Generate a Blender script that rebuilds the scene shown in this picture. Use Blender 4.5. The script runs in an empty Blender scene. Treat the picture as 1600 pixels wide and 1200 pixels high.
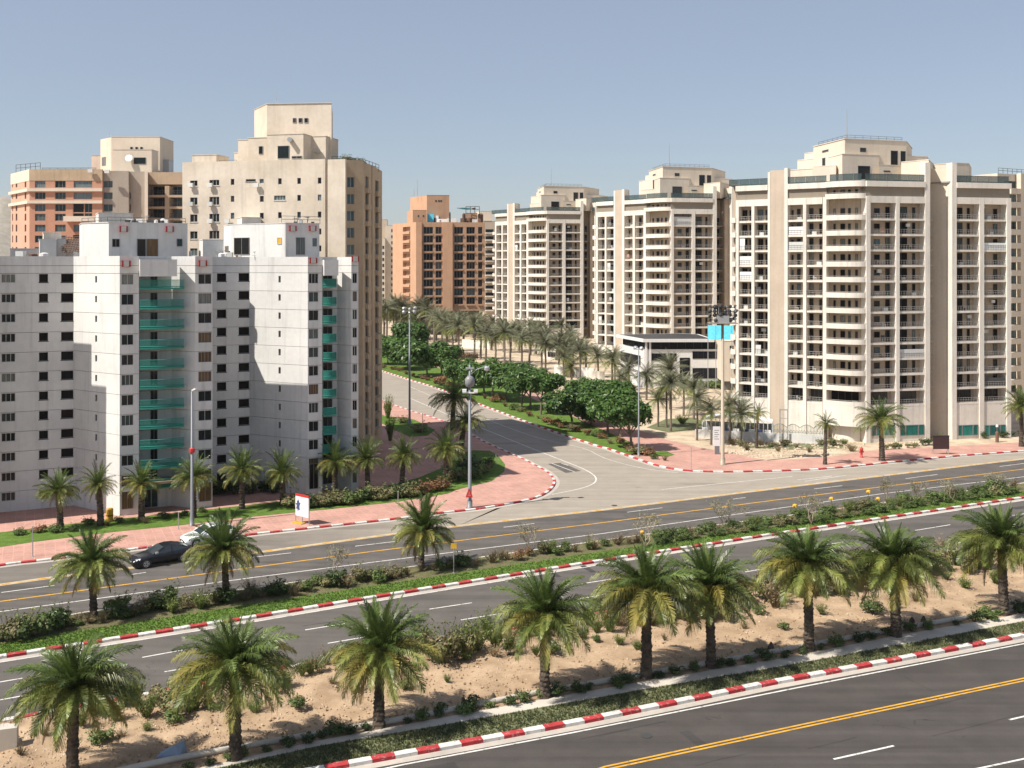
import bpy, math, random
from mathutils import Vector
from mathutils.geometry import tessellate_polygon

# ------------------------------------------------------------------ camera, world, sun, exposure
SC = bpy.context.scene
COL = SC.collection
F, H, HY = 1600.0, 30.0, 415.0          # focal length in photo pixels, eye height, horizon row
SUN_EL, SUN_DIR = 52.0, 27.0            # sun elevation; heading of the shadows, degrees from +X

cam = bpy.data.cameras.new("camera"); cam_o = bpy.data.objects.new("camera", cam); COL.objects.link(cam_o)
cam_o.location = (0, 0, H); cam_o.rotation_euler = (math.radians(90), 0, 0)
cam.sensor_width = 36; cam.lens = 36; cam.shift_y = -185 / 1600
cam.clip_start = 0.5; cam.clip_end = 20000
SC.camera = cam_o

world = bpy.data.worlds.new("World"); SC.world = world; world.use_nodes = True
wn = world.node_tree.nodes; bg = wn["Background"]
sky = wn.new("ShaderNodeTexSky"); sky.sky_type = 'NISHITA'; sky.sun_disc = False
sky.sun_elevation = math.radians(SUN_EL); sky.sun_rotation = math.radians(270 - SUN_DIR)
sky.altitude = 0; sky.air_density = 1.0; sky.dust_density = 0.6; sky.ozone_density = 2.5
# a dusty, desaturated day: an even pale veil over the whole sky
veil = wn.new("ShaderNodeMix"); veil.data_type = 'RGBA'; veil.inputs[0].default_value = .52; veil.inputs[7].default_value = (3.02, 3.16, 3.62, 1)
world.node_tree.links.new(sky.outputs[0], veil.inputs[6]); world.node_tree.links.new(veil.outputs[2], bg.inputs[0]); bg.inputs[1].default_value = 0.098

sun = bpy.data.lights.new("sun", 'SUN'); sun_o = bpy.data.objects.new("sun", sun); COL.objects.link(sun_o)
sun.energy = 5.0; sun.angle = math.radians(0.55); sun.color = (1.0, 0.94, 0.85)
_e, _b = math.radians(SUN_EL), math.radians(SUN_DIR)
sun_o.rotation_euler = Vector((math.cos(_b) * math.cos(_e), math.sin(_b) * math.cos(_e), -math.sin(_e))).to_track_quat('-Z', 'Y').to_euler()

SC.view_settings.view_transform = 'Standard'; SC.view_settings.look = 'None'
SC.view_settings.exposure = 0.50; SC.view_settings.gamma = 1.0; SC.view_settings.use_curve_mapping = False
SC.render.engine = 'CYCLES'
SC.cycles.max_bounces = 6; SC.cycles.transparent_max_bounces = 8

RN = random.Random(11)

# ------------------------------------------------------------------ helpers
def ground(px, py):
    Z = F * H / (py - HY)
    return ((px - 800) / F * Z, Z)
def at(px, Z): return ((px - 800) / F * Z, Z)
def zat(py, Z): return H + (HY - py) * Z / F

class MB:
    """collects geometry for one mesh"""
    def __init__(s): s.v = []; s.f = []; s.m = []
    def add(s, vs, fs, mi=0):
        o = len(s.v); s.v.extend(vs); s.f.extend(tuple(i + o for i in f) for f in fs); s.m.extend([mi] * len(fs)); return s
    def box(s, x0, x1, y0, y1, z0, z1, mi=0):
        return s.add([(x0,y0,z0),(x1,y0,z0),(x1,y1,z0),(x0,y1,z0),(x0,y0,z1),(x1,y0,z1),(x1,y1,z1),(x0,y1,z1)],
                     [(0,3,2,1),(4,5,6,7),(0,1,5,4),(1,2,6,5),(2,3,7,6),(3,0,4,7)], mi)
    def prism(s, poly, z0, z1, mi=0, sides=True):
        n = len(poly); a = sum(poly[i][0]*poly[(i+1)%n][1]-poly[(i+1)%n][0]*poly[i][1] for i in range(n))
        if a < 0: poly = poly[::-1]
        tris = tessellate_polygon([[Vector((p[0], p[1], 0)) for p in poly]])
        fs = []
        for t in tris:
            (ax, ay), (bx, by), (cx, cy) = [poly[i][:2] for i in t]
            fs.append(tuple(t) if (bx-ax)*(cy-ay)-(by-ay)*(cx-ax) > 0 else (t[0], t[2], t[1]))
        s.add([(p[0], p[1], z1) for p in poly], fs, mi)
        if sides:
            s.add([(p[0], p[1], z0) for p in poly] + [(p[0], p[1], z1) for p in poly],
                  [(i, (i+1) % n, n + (i+1) % n, n + i) for i in range(n)], mi)
        return s
    def tube(s, pts, rads, n=8, mi=0, cap=True):
        rings = []; P = [Vector(p) for p in pts]
        for i, p in enumerate(P):
            d = (P[min(i+1, len(P)-1)] - P[max(i-1, 0)]).normalized()
            a = d.cross(Vector((0, 1, 0.01))); a = a.normalized() if a.length > 1e-4 else Vector((1, 0, 0)); b = d.cross(a)
            rings.append([tuple(p + (a*math.cos(2*math.pi*k/n) + b*math.sin(2*math.pi*k/n)) * rads[i]) for k in range(n)])
        vs = [v for r in rings for v in r]
        fs = [(i*n+k, i*n+(k+1) % n, (i+1)*n+(k+1) % n, (i+1)*n+k) for i in range(len(P)-1) for k in range(n)]
        if cap: fs += [tuple(range(n))[::-1], tuple((len(P)-1)*n+k for k in range(n))]
        return s.add(vs, fs, mi)
    def lathe(s, prof, cx=0, cy=0, n=12, mi=0):
        vs = [(cx+r*math.cos(2*math.pi*k/n), cy+r*math.sin(2*math.pi*k/n), z) for r, z in prof for k in range(n)]
        fs = [(i*n+k, i*n+(k+1) % n, (i+1)*n+(k+1) % n, (i+1)*n+k) for i in range(len(prof)-1) for k in range(n)]
        fs += [tuple(range(n))[::-1], tuple((len(prof)-1)*n+k for k in range(n))]
        return s.add(vs, fs, mi)
    def leaf(s, p, nrm, size, asp=1.0, mi=0, rng=RN):
        """a small leaf-shaped quad at p"""
        n = Vector(nrm).normalized(); t = Vector((rng.uniform(-1,1), rng.uniform(-1,1), rng.uniform(-1,1))).cross(n)
        if t.length < 1e-3: t = Vector((1, 0, 0)).cross(n)
        t.normalize(); b = n.cross(t); p = Vector(p)
        return s.add([tuple(p - t*size), tuple(p - b*size*.5*asp + n*size*.12), tuple(p + t*size), tuple(p + b*size*.5*asp + n*size*.12)], [(0, 1, 2, 3)], mi)
    def mesh(s, name, mats, smooth=False):
        me = bpy.data.meshes.new(name); me.from_pydata(s.v, [], s.f)
        mats = mats if isinstance(mats, (list, tuple)) else [mats]
        for m in mats: me.materials.append(m)
        if len(mats) > 1: me.polygons.foreach_set("material_index", s.m)
        if smooth: me.polygons.foreach_set("use_smooth", [True]*len(s.f))
        me.update(); return me

def wloc(o):
    x = Vector((0, 0, 0))
    while o is not None: x += o.location; o = o.parent
    return x
def link(name, data, parent=None, loc=(0, 0, 0), rz=0.0, sc=None, rot=None):
    o = bpy.data.objects.new(name, data); COL.objects.link(o)
    o.location = loc; o.rotation_euler = rot if rot else (0, 0, rz)
    if sc is not None: o.scale = (sc, sc, sc) if isinstance(sc, (int, float)) else sc
    if parent: o.parent = parent
    return o
def tag(o, label=None, cat=None, group=None, kind=None):
    if label: o['label'] = label
    if cat: o['category'] = cat
    if group: o['group'] = group
    if kind: o['kind'] = kind
    return o
def thing(name, label, cat, loc, group=None, rz=0.0, sc=None):
    return tag(link(name, None, None, loc, rz, sc), label, cat, group)
def wpart(name, mb, mats, parent, smooth=False):
    """a part whose vertices were given in world coordinates, under a parent that is not rotated"""
    L = wloc(parent); mb.v = [(x-L.x, y-L.y, z-L.z) for x, y, z in mb.v]
    return link(name, mb.mesh(name, mats, smooth), parent)
def struct(name, mb, mats, label=None, smooth=False):
    return tag(link(name, mb.mesh(name, mats, smooth)), label, None, None, 'structure')

# ------------------------------------------------------------------ materials
def _nt(name):
    m = bpy.data.materials.new(name); m.use_nodes = True
    return m, m.node_tree.nodes, m.node_tree.links, m.node_tree.nodes["Principled BSDF"]
def _noise(N, L, vec, scale, detail=3, rough=.55):
    n = N.new("ShaderNodeTexNoise"); n.inputs["Scale"].default_value = scale; n.inputs["Detail"].default_value = detail
    n.inputs["Roughness"].default_value = rough; L.new(vec, n.inputs["Vector"]); return n.outputs["Fac"]
def _math(N, L, op, a, b):
    n = N.new("ShaderNodeMath"); n.operation = op
    for i, x in enumerate((a, b)):
        if isinstance(x, (int, float)): n.inputs[i].default_value = x
        else: L.new(x, n.inputs[i])
    return n.outputs[0]
def _map(N, L, x, a, b, c, d):
    n = N.new("ShaderNodeMapRange"); L.new(x, n.inputs[0])
    for i, v in enumerate((a, b, c, d)): n.inputs[i+1].default_value = v
    return n.outputs[0]
def _mix(N, L, fac, a, b, mode='MIX'):
    n = N.new("ShaderNodeMix"); n.data_type = 'RGBA'; n.blend_type = mode
    if isinstance(fac, (int, float)): n.inputs[0].default_value = fac
    else: L.new(fac, n.inputs[0])
    for i, x in ((6, a), (7, b)):
        if isinstance(x, tuple): n.inputs[i].default_value = (*x, 1)
        else: L.new(x, n.inputs[i])
    return n.outputs[2]
def _pos(N, L, rz=0.0, sc=(1, 1, 1)):
    g = N.new("ShaderNodeNewGeometry"); mp = N.new("ShaderNodeMapping"); mp.inputs["Rotation"].default_value = (0, 0, rz)
    mp.inputs["Scale"].default_value = sc; L.new(g.outputs["Position"], mp.inputs["Vector"]); return mp.outputs[0]
def _vmul(c, k): return tuple(min(.95, x*k) for x in c)
def _scale(N, L, col, fac):
    n = N.new("ShaderNodeVectorMath"); n.operation = 'SCALE'; L.new(col, n.inputs[0])
    if isinstance(fac, (int, float)): n.inputs[3].default_value = fac
    else: L.new(fac, n.inputs[3])
    return n.outputs[0]

def plaster(name, col, col2=None, rough=.85, var=.10, streak=.10, scale=.25, rnd=.0, bump=.15, spec=.25):
    """painted wall, concrete or stone: broad patches, vertical rain streaks, fine grain"""
    m, N, L, P = _nt(name)
    p = _pos(N, L)
    a = _noise(N, L, p, scale, 4); b = _noise(N, L, p, scale*9, 3)
    s = _noise(N, L, _pos(N, L, 0, (1.3, 1.3, .07)), 1.1, 3)
    c = _mix(N, L, _map(N, L, a, .35, .65, 0, 1), _vmul(col, 1-var), col2 or _vmul(col, 1+var*.6))
    c = _scale(N, L, c, _map(N, L, b, .3, .7, 1-var*.6, 1+var*.4))
    c = _scale(N, L, c, _map(N, L, s, .52, .75, 1.0, 1-streak*2.0))
    if rnd:
        oi = N.new("ShaderNodeObjectInfo"); c = _scale(N, L, c, _map(N, L, oi.outputs["Random"], 0, 1, 1-rnd, 1+rnd))
    L.new(c, P.inputs["Base Color"]); P.inputs["Roughness"].default_value = rough; P.inputs["Specular IOR Level"].default_value = spec
    if bump:
        bn = N.new("ShaderNodeBump"); bn.inputs["Strength"].default_value = bump; bn.inputs["Distance"].default_value = .03
        L.new(_noise(N, L, p, 5, 4), bn.inputs["Height"]); L.new(bn.outputs[0], P.inputs["Normal"])
    return m
def plain(name, col, rough=.5, metal=0.0, spec=.5, rnd=0.0, var=.05):
    m, N, L, P = _nt(name)
    c = _mix(N, L, _map(N, L, _noise(N, L, _pos(N, L), 1.7, 3), .3, .7, 0, 1), _vmul(col, 1-var), _vmul(col, 1+var))
    if rnd:
        oi = N.new("ShaderNodeObjectInfo"); c = _scale(N, L, c, _map(N, L, oi.outputs["Random"], 0, 1, 1-rnd, 1+rnd))
    L.new(c, P.inputs["Base Color"]); P.inputs["Roughness"].default_value = rough; P.inputs["Metallic"].default_value = metal
    P.inputs["Specular IOR Level"].default_value = spec
    return m
def glass(name, cols, rough=.12, spec=.18):
    """opaque window glass; the colour behind it differs from pane to pane"""
    m, N, L, P = _nt(name)
    oi = N.new("ShaderNodeObjectInfo"); r = N.new("ShaderNodeValToRGB"); r.color_ramp.interpolation = 'CONSTANT'
    e = r.color_ramp.elements
    while len(e) < len(cols): e.new(.5)
    for i, c in enumerate(cols): e[i].position = i/len(cols); e[i].color = (*c, 1)
    L.new(oi.outputs["Random"], r.inputs[0])
    folds = _noise(N, L, _pos(N, L, 0, (1, 1, .05)), 9, 2)
    c = _scale(N, L, r.outputs[0], _map(N, L, folds, .35, .65, .7, 1.25))
    L.new(c, P.inputs["Base Color"]); P.inputs["Roughness"].default_value = rough; P.inputs["Specular IOR Level"].default_value = spec
    return m
def leafmat(name, col, col2, trans=.25, rough=.5, rnd=.22, scale=.8):
    m, N, L, P = _nt(name)
    oi = N.new("ShaderNodeObjectInfo"); p = _pos(N, L)
    c = _mix(N, L, _map(N, L, _noise(N, L, p, scale, 3), .35, .65, 0, 1), col, col2)
    c = _scale(N, L, c, _map(N, L, oi.outputs["Random"], 0, 1, 1-rnd, 1+rnd))
    L.new(c, P.inputs["Base Color"]); P.inputs["Roughness"].default_value = rough; P.inputs["Specular IOR Level"].default_value = .35
    t = N.new("ShaderNodeBsdfTranslucent"); L.new(_scale(N, L, c, 1.15), t.inputs["Color"])
    mx = N.new("ShaderNodeMixShader"); mx.inputs[0].default_value = trans
    L.new(P.outputs[0], mx.inputs[1]); L.new(t.outputs[0], mx.inputs[2])
    out = [n for n in N if n.type == 'OUTPUT_MATERIAL'][0]; L.new(mx.outputs[0], out.inputs["Surface"])
    return m
def asphalt(name, col, rz, var=.16, col2=None, x0=None, x1=None):
    """asphalt with aggregate, patches and long wear tracks along the road; col2 takes over between x0 and x1"""
    m, N, L, P = _nt(name)
    p = _pos(N, L); t = _noise(N, L, _pos(N, L, -rz, (.02, .9, 1)), 1.0, 3)
    base = (lambda k: _mix(N, L, fx, _vmul(col, k), _vmul(col2, k))) if col2 else (lambda k: _vmul(col, k))
    if col2:
        sx = N.new("ShaderNodeSeparateXYZ"); L.new(p, sx.inputs[0])
        fx = _map(N, L, _math(N, L, 'ADD', sx.outputs[0], _math(N, L, 'MULTIPLY', _noise(N, L, p, .12, 3), 14)), x0, x1, 0, 1)
    c = _mix(N, L, _map(N, L, t, .3, .7, 0, 1), base(1-var), base(1+var))
    c = _scale(N, L, c, _map(N, L, _noise(N, L, p, .35, 5, .65), .3, .7, 1-var*.8, 1+var*.8))
    c = _scale(N, L, c, _map(N, L, _noise(N, L, p, 14, 3), .3, .7, .85, 1.15))
    vo = N.new("ShaderNodeTexVoronoi"); vo.feature = 'DISTANCE_TO_EDGE'; vo.inputs["Scale"].default_value = .16
    wob = N.new("ShaderNodeVectorMath"); wob.operation = 'MULTIPLY_ADD'; nz = N.new("ShaderNodeTexNoise"); nz.inputs["Scale"].default_value = .6; L.new(p, nz.inputs["Vector"])
    L.new(nz.outputs["Color"], wob.inputs[0]); wob.inputs[1].default_value = (3, 3, 0); L.new(_pos(N, L, -rz, (.35, 1, 1)), wob.inputs[2]); L.new(wob.outputs[0], vo.inputs["Vector"])
    c = _scale(N, L, c, _map(N, L, _math(N, L, 'ADD', vo.outputs["Distance"], _math(N, L, 'MULTIPLY', _map(N, L, _noise(N, L, p, .08, 2), .45, .6, 1, 0), .05)), 0.0, .006, .62, 1))
    c = _scale(N, L, c, _map(N, L, _noise(N, L, _pos(N, L, -rz, (.05, .35, 1)), .7, 2), .60, .64, 1.0, .84))
    L.new(c, P.inputs["Base Color"]); P.inputs["Roughness"].default_value = .82; P.inputs["Specular IOR Level"].default_value = .3
    bn = N.new("ShaderNodeBump"); bn.inputs["Strength"].default_value = .25; bn.inputs["Distance"].default_value = .02
    L.new(_noise(N, L, p, 18, 3), bn.inputs["Height"]); L.new(bn.outputs[0], P.inputs["Normal"])
    return m
def paving(name, col, rz):
    m, N, L, P = _nt(name)
    p = _pos(N, L, -rz); b = N.new("ShaderNodeTexBrick"); L.new(p, b.inputs["Vector"])
    b.inputs["Scale"].default_value = .9; b.inputs["Mortar Size"].default_value = .035; b.inputs["Brick Width"].default_value = .9; b.inputs["Row Height"].default_value = .9
    b.offset = 0.0
    b.inputs["Color1"].default_value = (*_vmul(col, .93), 1); b.inputs["Color2"].default_value = (*_vmul(col, 1.06), 1); b.inputs["Mortar"].default_value = (*_vmul(col, 1.18), 1)
    c = _scale(N, L, b.outputs[0], _map(N, L, _noise(N, L, _pos(N, L), .3, 4), .3, .7, .86, 1.1))
    c = _scale(N, L, c, _map(N, L, _noise(N, L, _pos(N, L), 4, 3), .3, .7, .9, 1.08))
    L.new(c, P.inputs["Base Color"]); P.inputs["Roughness"].default_value = .85; P.inputs["Specular IOR Level"].default_value = .25
    return m
def paint(name, col, wear):
    """road or kerb paint, worn through in flecks"""
    m, N, L, P = _nt(name)
    p = _pos(N, L)
    c = _mix(N, L, _map(N, L, _noise(N, L, p, 3.2, 5, .72), .55, .64, 0, 1), col, wear)
    c = _scale(N, L, c, _map(N, L, _noise(N, L, p, 1.3, 4), .3, .7, .78, 1.1))
    L.new(c, P.inputs["Base Color"]); P.inputs["Roughness"].default_value = .75; P.inputs["Specular IOR Level"].default_value = .3
    return m

M = {}
M['white_wall'] = plaster('white_render', (.72, .67, .59), var=.08, streak=.10, rnd=.04)
M['pier'] = plaster('white_pier_render', (.74, .69, .61), var=.08, streak=.11)
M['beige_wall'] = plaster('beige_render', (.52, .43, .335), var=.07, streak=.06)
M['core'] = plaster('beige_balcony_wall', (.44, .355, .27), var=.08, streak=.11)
M['cream'] = plaster('cream_render', (.66, .575, .465), var=.06, streak=.05)
M['band'] = plaster('taupe_band_render', (.27, .23, .18), var=.05, streak=.04)
M['concrete'] = plaster('pale_concrete_panel', (.66, .65, .625), var=.07, streak=.09, scale=.18, rnd=.025)
M['joint'] = plaster('dark_joint', (.20, .19, .175), var=.1)
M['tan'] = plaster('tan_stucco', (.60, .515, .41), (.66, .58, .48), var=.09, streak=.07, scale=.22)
M['tan_dark'] = plaster('dark_tan_stucco', (.47, .36, .245), var=.10, streak=.10)  # darker tan; on the tan block it puts shade into the right-hand faces
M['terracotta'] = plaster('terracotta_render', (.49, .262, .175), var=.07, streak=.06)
M['terra_light'] = plaster('pale_sunlit_terracotta', (.52, .315, .20), var=.06, streak=.06)  # paler copy putting sunlight into left-facing walls; plain pale tone on piers, clutter
M['terra_lit'] = plaster('sunlit_terracotta_render', (.56, .34, .245), var=.06, streak=.06)  # terracotta copy with the sun on the left face put into its colour
M['terra_brown'] = plaster('brown_terracotta_render', (.43, .268, .172), var=.08, streak=.06)
M['grey_wall'] = plaster('grey_beige_render', (.40, .35, .285), var=.08, streak=.10)
M['glass'] = glass('dark_window_glass', [(.012,.014,.016), (.02,.02,.02), (.03,.026,.024), (.015,.02,.022), (.05,.05,.048), (.018,.016,.015)])
M['glass_black'] = glass('black_brown_glass', [(.012,.010,.009), (.02,.016,.014), (.015,.015,.015)], .3, .05)
M['glass_teal'] = glass('teal_window_glass', [(.05,.085,.09), (.09,.12,.12), (.03,.05,.055), (.14,.16,.16), (.02,.03,.03)])
M['glass_grey'] = glass('curtained_window_glass', [(.02,.024,.024), (.06,.075,.07), (.13,.14,.13), (.018,.018,.018), (.20,.20,.18), (.03,.03,.028), (.045,.05,.05)])
M['glass_blue'] = glass('blue_curtained_glass', [(.11,.16,.18), (.15,.20,.215), (.08,.12,.14)])
M['glass_brown'] = glass('brown_shutter', [(.13,.075,.035), (.16,.10,.05)], rough=.6)
M['green_glass'] = glass('green_shop_glass', [(.02,.15,.125), (.03,.19,.16), (.02,.12,.11)], rough=.1)
M['frame_white'] = plain('pale_window_frame', (.52, .51, .48), .5)
M['frame_grey'] = plain('grey_window_frame', (.22, .22, .22), .45)
M['metal'] = plain('galvanised_steel', (.42, .43, .44), .45, .5)
M['pole'] = plain('grey_painted_pole', (.18, .19, .205), .5, .1)
M['pole_tan'] = plain('tan_painted_pole', (.34, .28, .21), .5, .1)
M['dark'] = plain('dark_paint', (.03, .03, .032), .5)
M['rail'] = plain('balcony_rail_metal', (.38, .36, .33), .5, .2)
M['rail_dark'] = plain('dark_rail_metal', (.07, .07, .07), .5, .2)
M['green_rail'] = plain('green_balcony_paint', (.03, .24, .19), .45, rnd=.1)
M['green_pane'] = plain('green_balcony_sheet', (.03, .22, .18), .3, rnd=.1)
M['white_paint'] = plain('white_gloss_paint', (.76, .77, .76), .35)
M['red'] = plain('red_paint', (.48, .035, .03), .4)
M['blue'] = plain('blue_tarpaulin', (.12, .62, .90), .6, var=.14)
M['yellow'] = plain('yellow_paint', (.62, .36, .03), .5)
M['roofing'] = plaster('grey_roofing', (.30, .285, .26), var=.15)
M['tank'] = plain('white_roof_tank', (.68, .68, .66), .4)
M['brownstuff'] = plain('rusty_brown', (.13, .07, .045), .8, rnd=.3)
M['ac'] = plain('air_conditioner_casing', (.58, .58, .55), .5, rnd=.2)

ROAD_A = math.radians(25)
M['asphalt'] = asphalt('dark_asphalt', (.066, .058, .053), ROAD_A, .17)
M['asphalt_mid'] = asphalt('worn_asphalt', (.105, .094, .084), ROAD_A, .15)
M['asphalt_far'] = asphalt('old_asphalt', (.10, .09, .082), ROAD_A, .2)
M['junction'] = asphalt('bleached_asphalt', (.30, .262, .215), math.radians(-60), .10)
M['slip'] = asphalt('slip_lane_asphalt', (.155, .138, .12), ROAD_A, .12, (.30, .262, .215), -24, 0)
M['gutter'] = plaster('concrete_gutter', (.44, .395, .345), var=.12, streak=0)
M['pink'] = paving('pink_paving', (.445, .255, .205), ROAD_A)
M['walk'] = plaster('pale_concrete_walk', (.52, .475, .41), var=.10, streak=0)
M['sand'] = plaster('sandy_soil', (.365, .25, .155), (.45, .325, .21), var=.18, streak=0, scale=.5, bump=.6)
M['sand_pale'] = plaster('pale_rubble_sand', (.47, .37, .26), (.58, .47, .34), var=.2, streak=0, scale=.3, bump=.6)
M['stone'] = plaster('sandstone', (.50, .40, .29), var=.2, streak=0, scale=1.2)
M['clod'] = plaster('soil_clod', (.36, .25, .16), var=.25, streak=0, scale=2)
M['white_line'] = paint('white_road_paint', (.66, .64, .60), (.22, .20, .18))
M['orange_line'] = paint('orange_road_paint', (.62, .33, .04), (.25, .17, .07))
M['cream_strip'] = paint('cream_road_strip', (.50, .42, .30), (.28, .24, .19))
M['kerb_red'] = paint('red_kerb_paint', (.40, .04, .045), (.42, .25, .22))
M['kerb_white'] = paint('white_kerb_paint', (.66, .63, .59), (.36, .32, .28))
def lawnmat(name, a, b, c3):
    m, N, L, P = _nt(name); p = _pos(N, L)
    c = _mix(N, L, _map(N, L, _noise(N, L, p, 1.1, 4), .35, .65, 0, 1), a, b)
    c = _mix(N, L, _map(N, L, _noise(N, L, p, .35, 4), .58, .75, 0, .8), c, c3)
    c = _scale(N, L, c, _map(N, L, _noise(N, L, p, 11, 3), .3, .7, .6, 1.4))
    L.new(c, P.inputs["Base Color"]); P.inputs["Roughness"].default_value = .9; P.inputs["Specular IOR Level"].default_value = .15
    bn = N.new("ShaderNodeBump"); bn.inputs["Strength"].default_value = .8; bn.inputs["Distance"].default_value = .08
    L.new(_noise(N, L, p, 7, 4), bn.inputs["Height"]); L.new(bn.outputs[0], P.inputs["Normal"]); return m
M['lawn'] = lawnmat('mown_grass', (.075, .135, .022), (.115, .185, .035), (.13, .15, .05))
M['rough_grass'] = lawnmat('rough_grass', (.12, .135, .07), (.17, .18, .095), (.21, .18, .11))
M['frond'] = leafmat('palm_frond_green', (.055, .09, .022), (.13, .175, .045), .2, .36, .42)
M['frond_mid'] = leafmat('palm_frond_olive', (.085, .12, .028), (.22, .23, .06), .22, .38, .42)
M['frond_old'] = leafmat('palm_frond_yellowed', (.30, .245, .055), (.20, .20, .055), .24, .5)
M['frond_dry'] = leafmat('palm_frond_dry', (.22, .14, .055), (.16, .11, .05), .12, .6)
M['frond_far'] = leafmat('far_palm_leaf', (.10, .112, .06), (.165, .165, .095), .15, .5)
M['trunk'] = plaster('palm_trunk_bark', (.075, .058, .045), (.13, .10, .075), var=.3, streak=0, scale=2.5, bump=.6)
M['bark'] = plaster('grey_bark', (.19, .155, .12), var=.2, streak=0, scale=2)
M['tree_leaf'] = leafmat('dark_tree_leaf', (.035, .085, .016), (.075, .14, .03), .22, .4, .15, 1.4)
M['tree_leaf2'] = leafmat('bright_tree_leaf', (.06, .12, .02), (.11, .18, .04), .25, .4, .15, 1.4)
M['shrub'] = leafmat('shrub_leaf', (.075, .12, .03), (.13, .17, .05), .2, .5, .3, 2)
M['shrub_olive'] = leafmat('olive_shrub_leaf', (.14, .16, .055), (.21, .21, .085), .2, .6, .3, 2)
M['shrub_dry'] = leafmat('dry_shrub_leaf', (.27, .205, .115), (.19, .15, .085), .15, .7, .25, 2)
M['shrub_fresh'] = leafmat('fresh_shrub_leaf', (.13, .18, .045), (.21, .235, .075), .28, .6, .25, 2)
M['sapling_leaf'] = leafmat('grey_sapling_leaf', (.20, .20, .12), (.28, .26, .17), .2, .6, .2, 2)
M['shrub_dark'] = leafmat('dark_shrub_leaf', (.03, .055, .016), (.07, .10, .028), .15, .4, .3, 2)
M['shrub_red'] = leafmat('reddish_shrub_leaf', (.26, .115, .06), (.17, .12, .05), .15, .6, .25, 2)
M['blossom'] = plain('orange_blossom', (.75, .43, .03), .6)
M['twig'] = plain('pale_twig', (.34, .28, .20), .8)
M['rock'] = plaster('distant_rock', (.36, .32, .26), var=.25, streak=0, scale=.02)
# ------------------------------------------------------------------ ground, roads, pavements (traced as ground points)
K1 = [(-200,1340),(300,1243),(530,1198),(740,1160),(900,1130),(1040,1102),(1200,1069),(1400,1032),(1600,994),(2000,918)]
K2B = [(-400,1204),(20,1127),(212,1092),(452,1046),(660,1009),(792,987),(1237,908),(1327,891),(1600,846),(2000,782)]
K2 = [(-400,1092),(0,1028),(400,965),(580,935),(940,877),(1200,837),(1600,778),(2000,722)]
MN = [(-400,1050),(0,985),(130,961),(375,925),(737,876),(1024,836),(1235,808),(1395,786),(1600,757),(2000,702)]
FW = [(-400,1018),(0,956),(400,902),(580,879),(940,834),(1240,791),(1375,772),(1600,745),(2000,695)]
FO = [(-400,995),(0,940),(400,886),(580,862),(940,817),(1200,783),(1600,733),(2000,684)]
ST = [(-400,968),(0,914),(85,902),(420,861),(611,835),(715,822),(940,797),(1240,760),(1600,717),(2000,671)]
K3 = [(-400,942),(0,884),(82,874.5),(383,837),(485,826),(609,812.5),(690,802),(737,797),(782,790),(827,781),(850,772),(863,760),(864,749.5),(852,737),(827,724),(818,719),(753,690),(704,663),(618,635),(560,610),(500,585),(400,543)]
K4 = [(400,513),(597,580),(677,605),(760,636.5),(850,670),(931,697),(947,701),(992,717),(1026,728),(1060,735),(1105,738),(1161,738),(1240,736),(1300,732.5),(1400,722.5),(1500,713),(1600,705.5),(2000,672)]
def yat(pl, x):
    for (x0, y0), (x1, y1) in zip(pl, pl[1:]):
        if x0 <= x <= x1: return y0 + (y1-y0)*(x-x0)/(x1-x0)
    return pl[-1][1] if x > pl[-1][0] else pl[0][1]
def G(pl): return [ground(*p) for p in pl]
def smooth(pl, n=3):
    """Catmull-Rom through ground points"""
    P = [Vector((*p, 0)) for p in pl]; out = []
    for i in range(len(P)-1):
        a, b, c, d = P[max(i-1, 0)], P[i], P[i+1], P[min(i+2, len(P)-1)]
        for k in range(n):
            t = k/n
            q = .5*((2*b)+(c-a)*t+(2*a-5*b+4*c-d)*t*t+(3*b-a-3*c+d)*t**3); out.append((q.x, q.y))
    return out + [(P[-1].x, P[-1].y)]
gK1, gK2B, gK2, gMN, gFW, gFO, gST = [G(p) for p in (K1, K2B, K2, MN, FW, FO, ST)]
gK3, gK4 = smooth(G(K3)), smooth(G(K4))
def off(pl, d):
    """polyline moved sideways (positive: to the left of its heading)"""
    out = []
    for i in range(len(pl)):
        a, b = Vector(pl[max(i-1, 0)]), Vector(pl[min(i+1, len(pl)-1)]); t = (b-a).normalized()
        out.append((pl[i][0]-t.y*d, pl[i][1]+t.x*d))
    return out
def sheet(name, poly, z, mat, label=None): return struct(name, MB().prism(poly, 0, z, sides=False), mat, label)
def raised(name, poly, z, mat, label=None): return struct(name, MB().prism(poly, 0, z), mat, label)
def ribbon(pl, w, z, mb, mi=0, dash=None, d0=0.0):
    """a flat painted line of width w; dash = (on, off) lengths"""
    L, R = off(pl, w/2), off(pl, -w/2)
    if not dash:
        n = len(pl); mb.add([(x, y, z) for x, y in R]+[(x, y, z) for x, y in L], [(i, i+1, n+i+1, n+i) for i in range(n-1)], mi); return
    for a, t in walk(pl, dash[0], dash[1], d0):
        nx, ny = -t[1]*w/2, t[0]*w/2; bx, by = a[0]+t[0]*dash[0], a[1]+t[1]*dash[0]
        mb.add([(a[0]-nx, a[1]-ny, z), (bx-nx, by-ny, z), (bx+nx, by+ny, z), (a[0]+nx, a[1]+ny, z)], [(0, 1, 2, 3)], mi)
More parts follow.
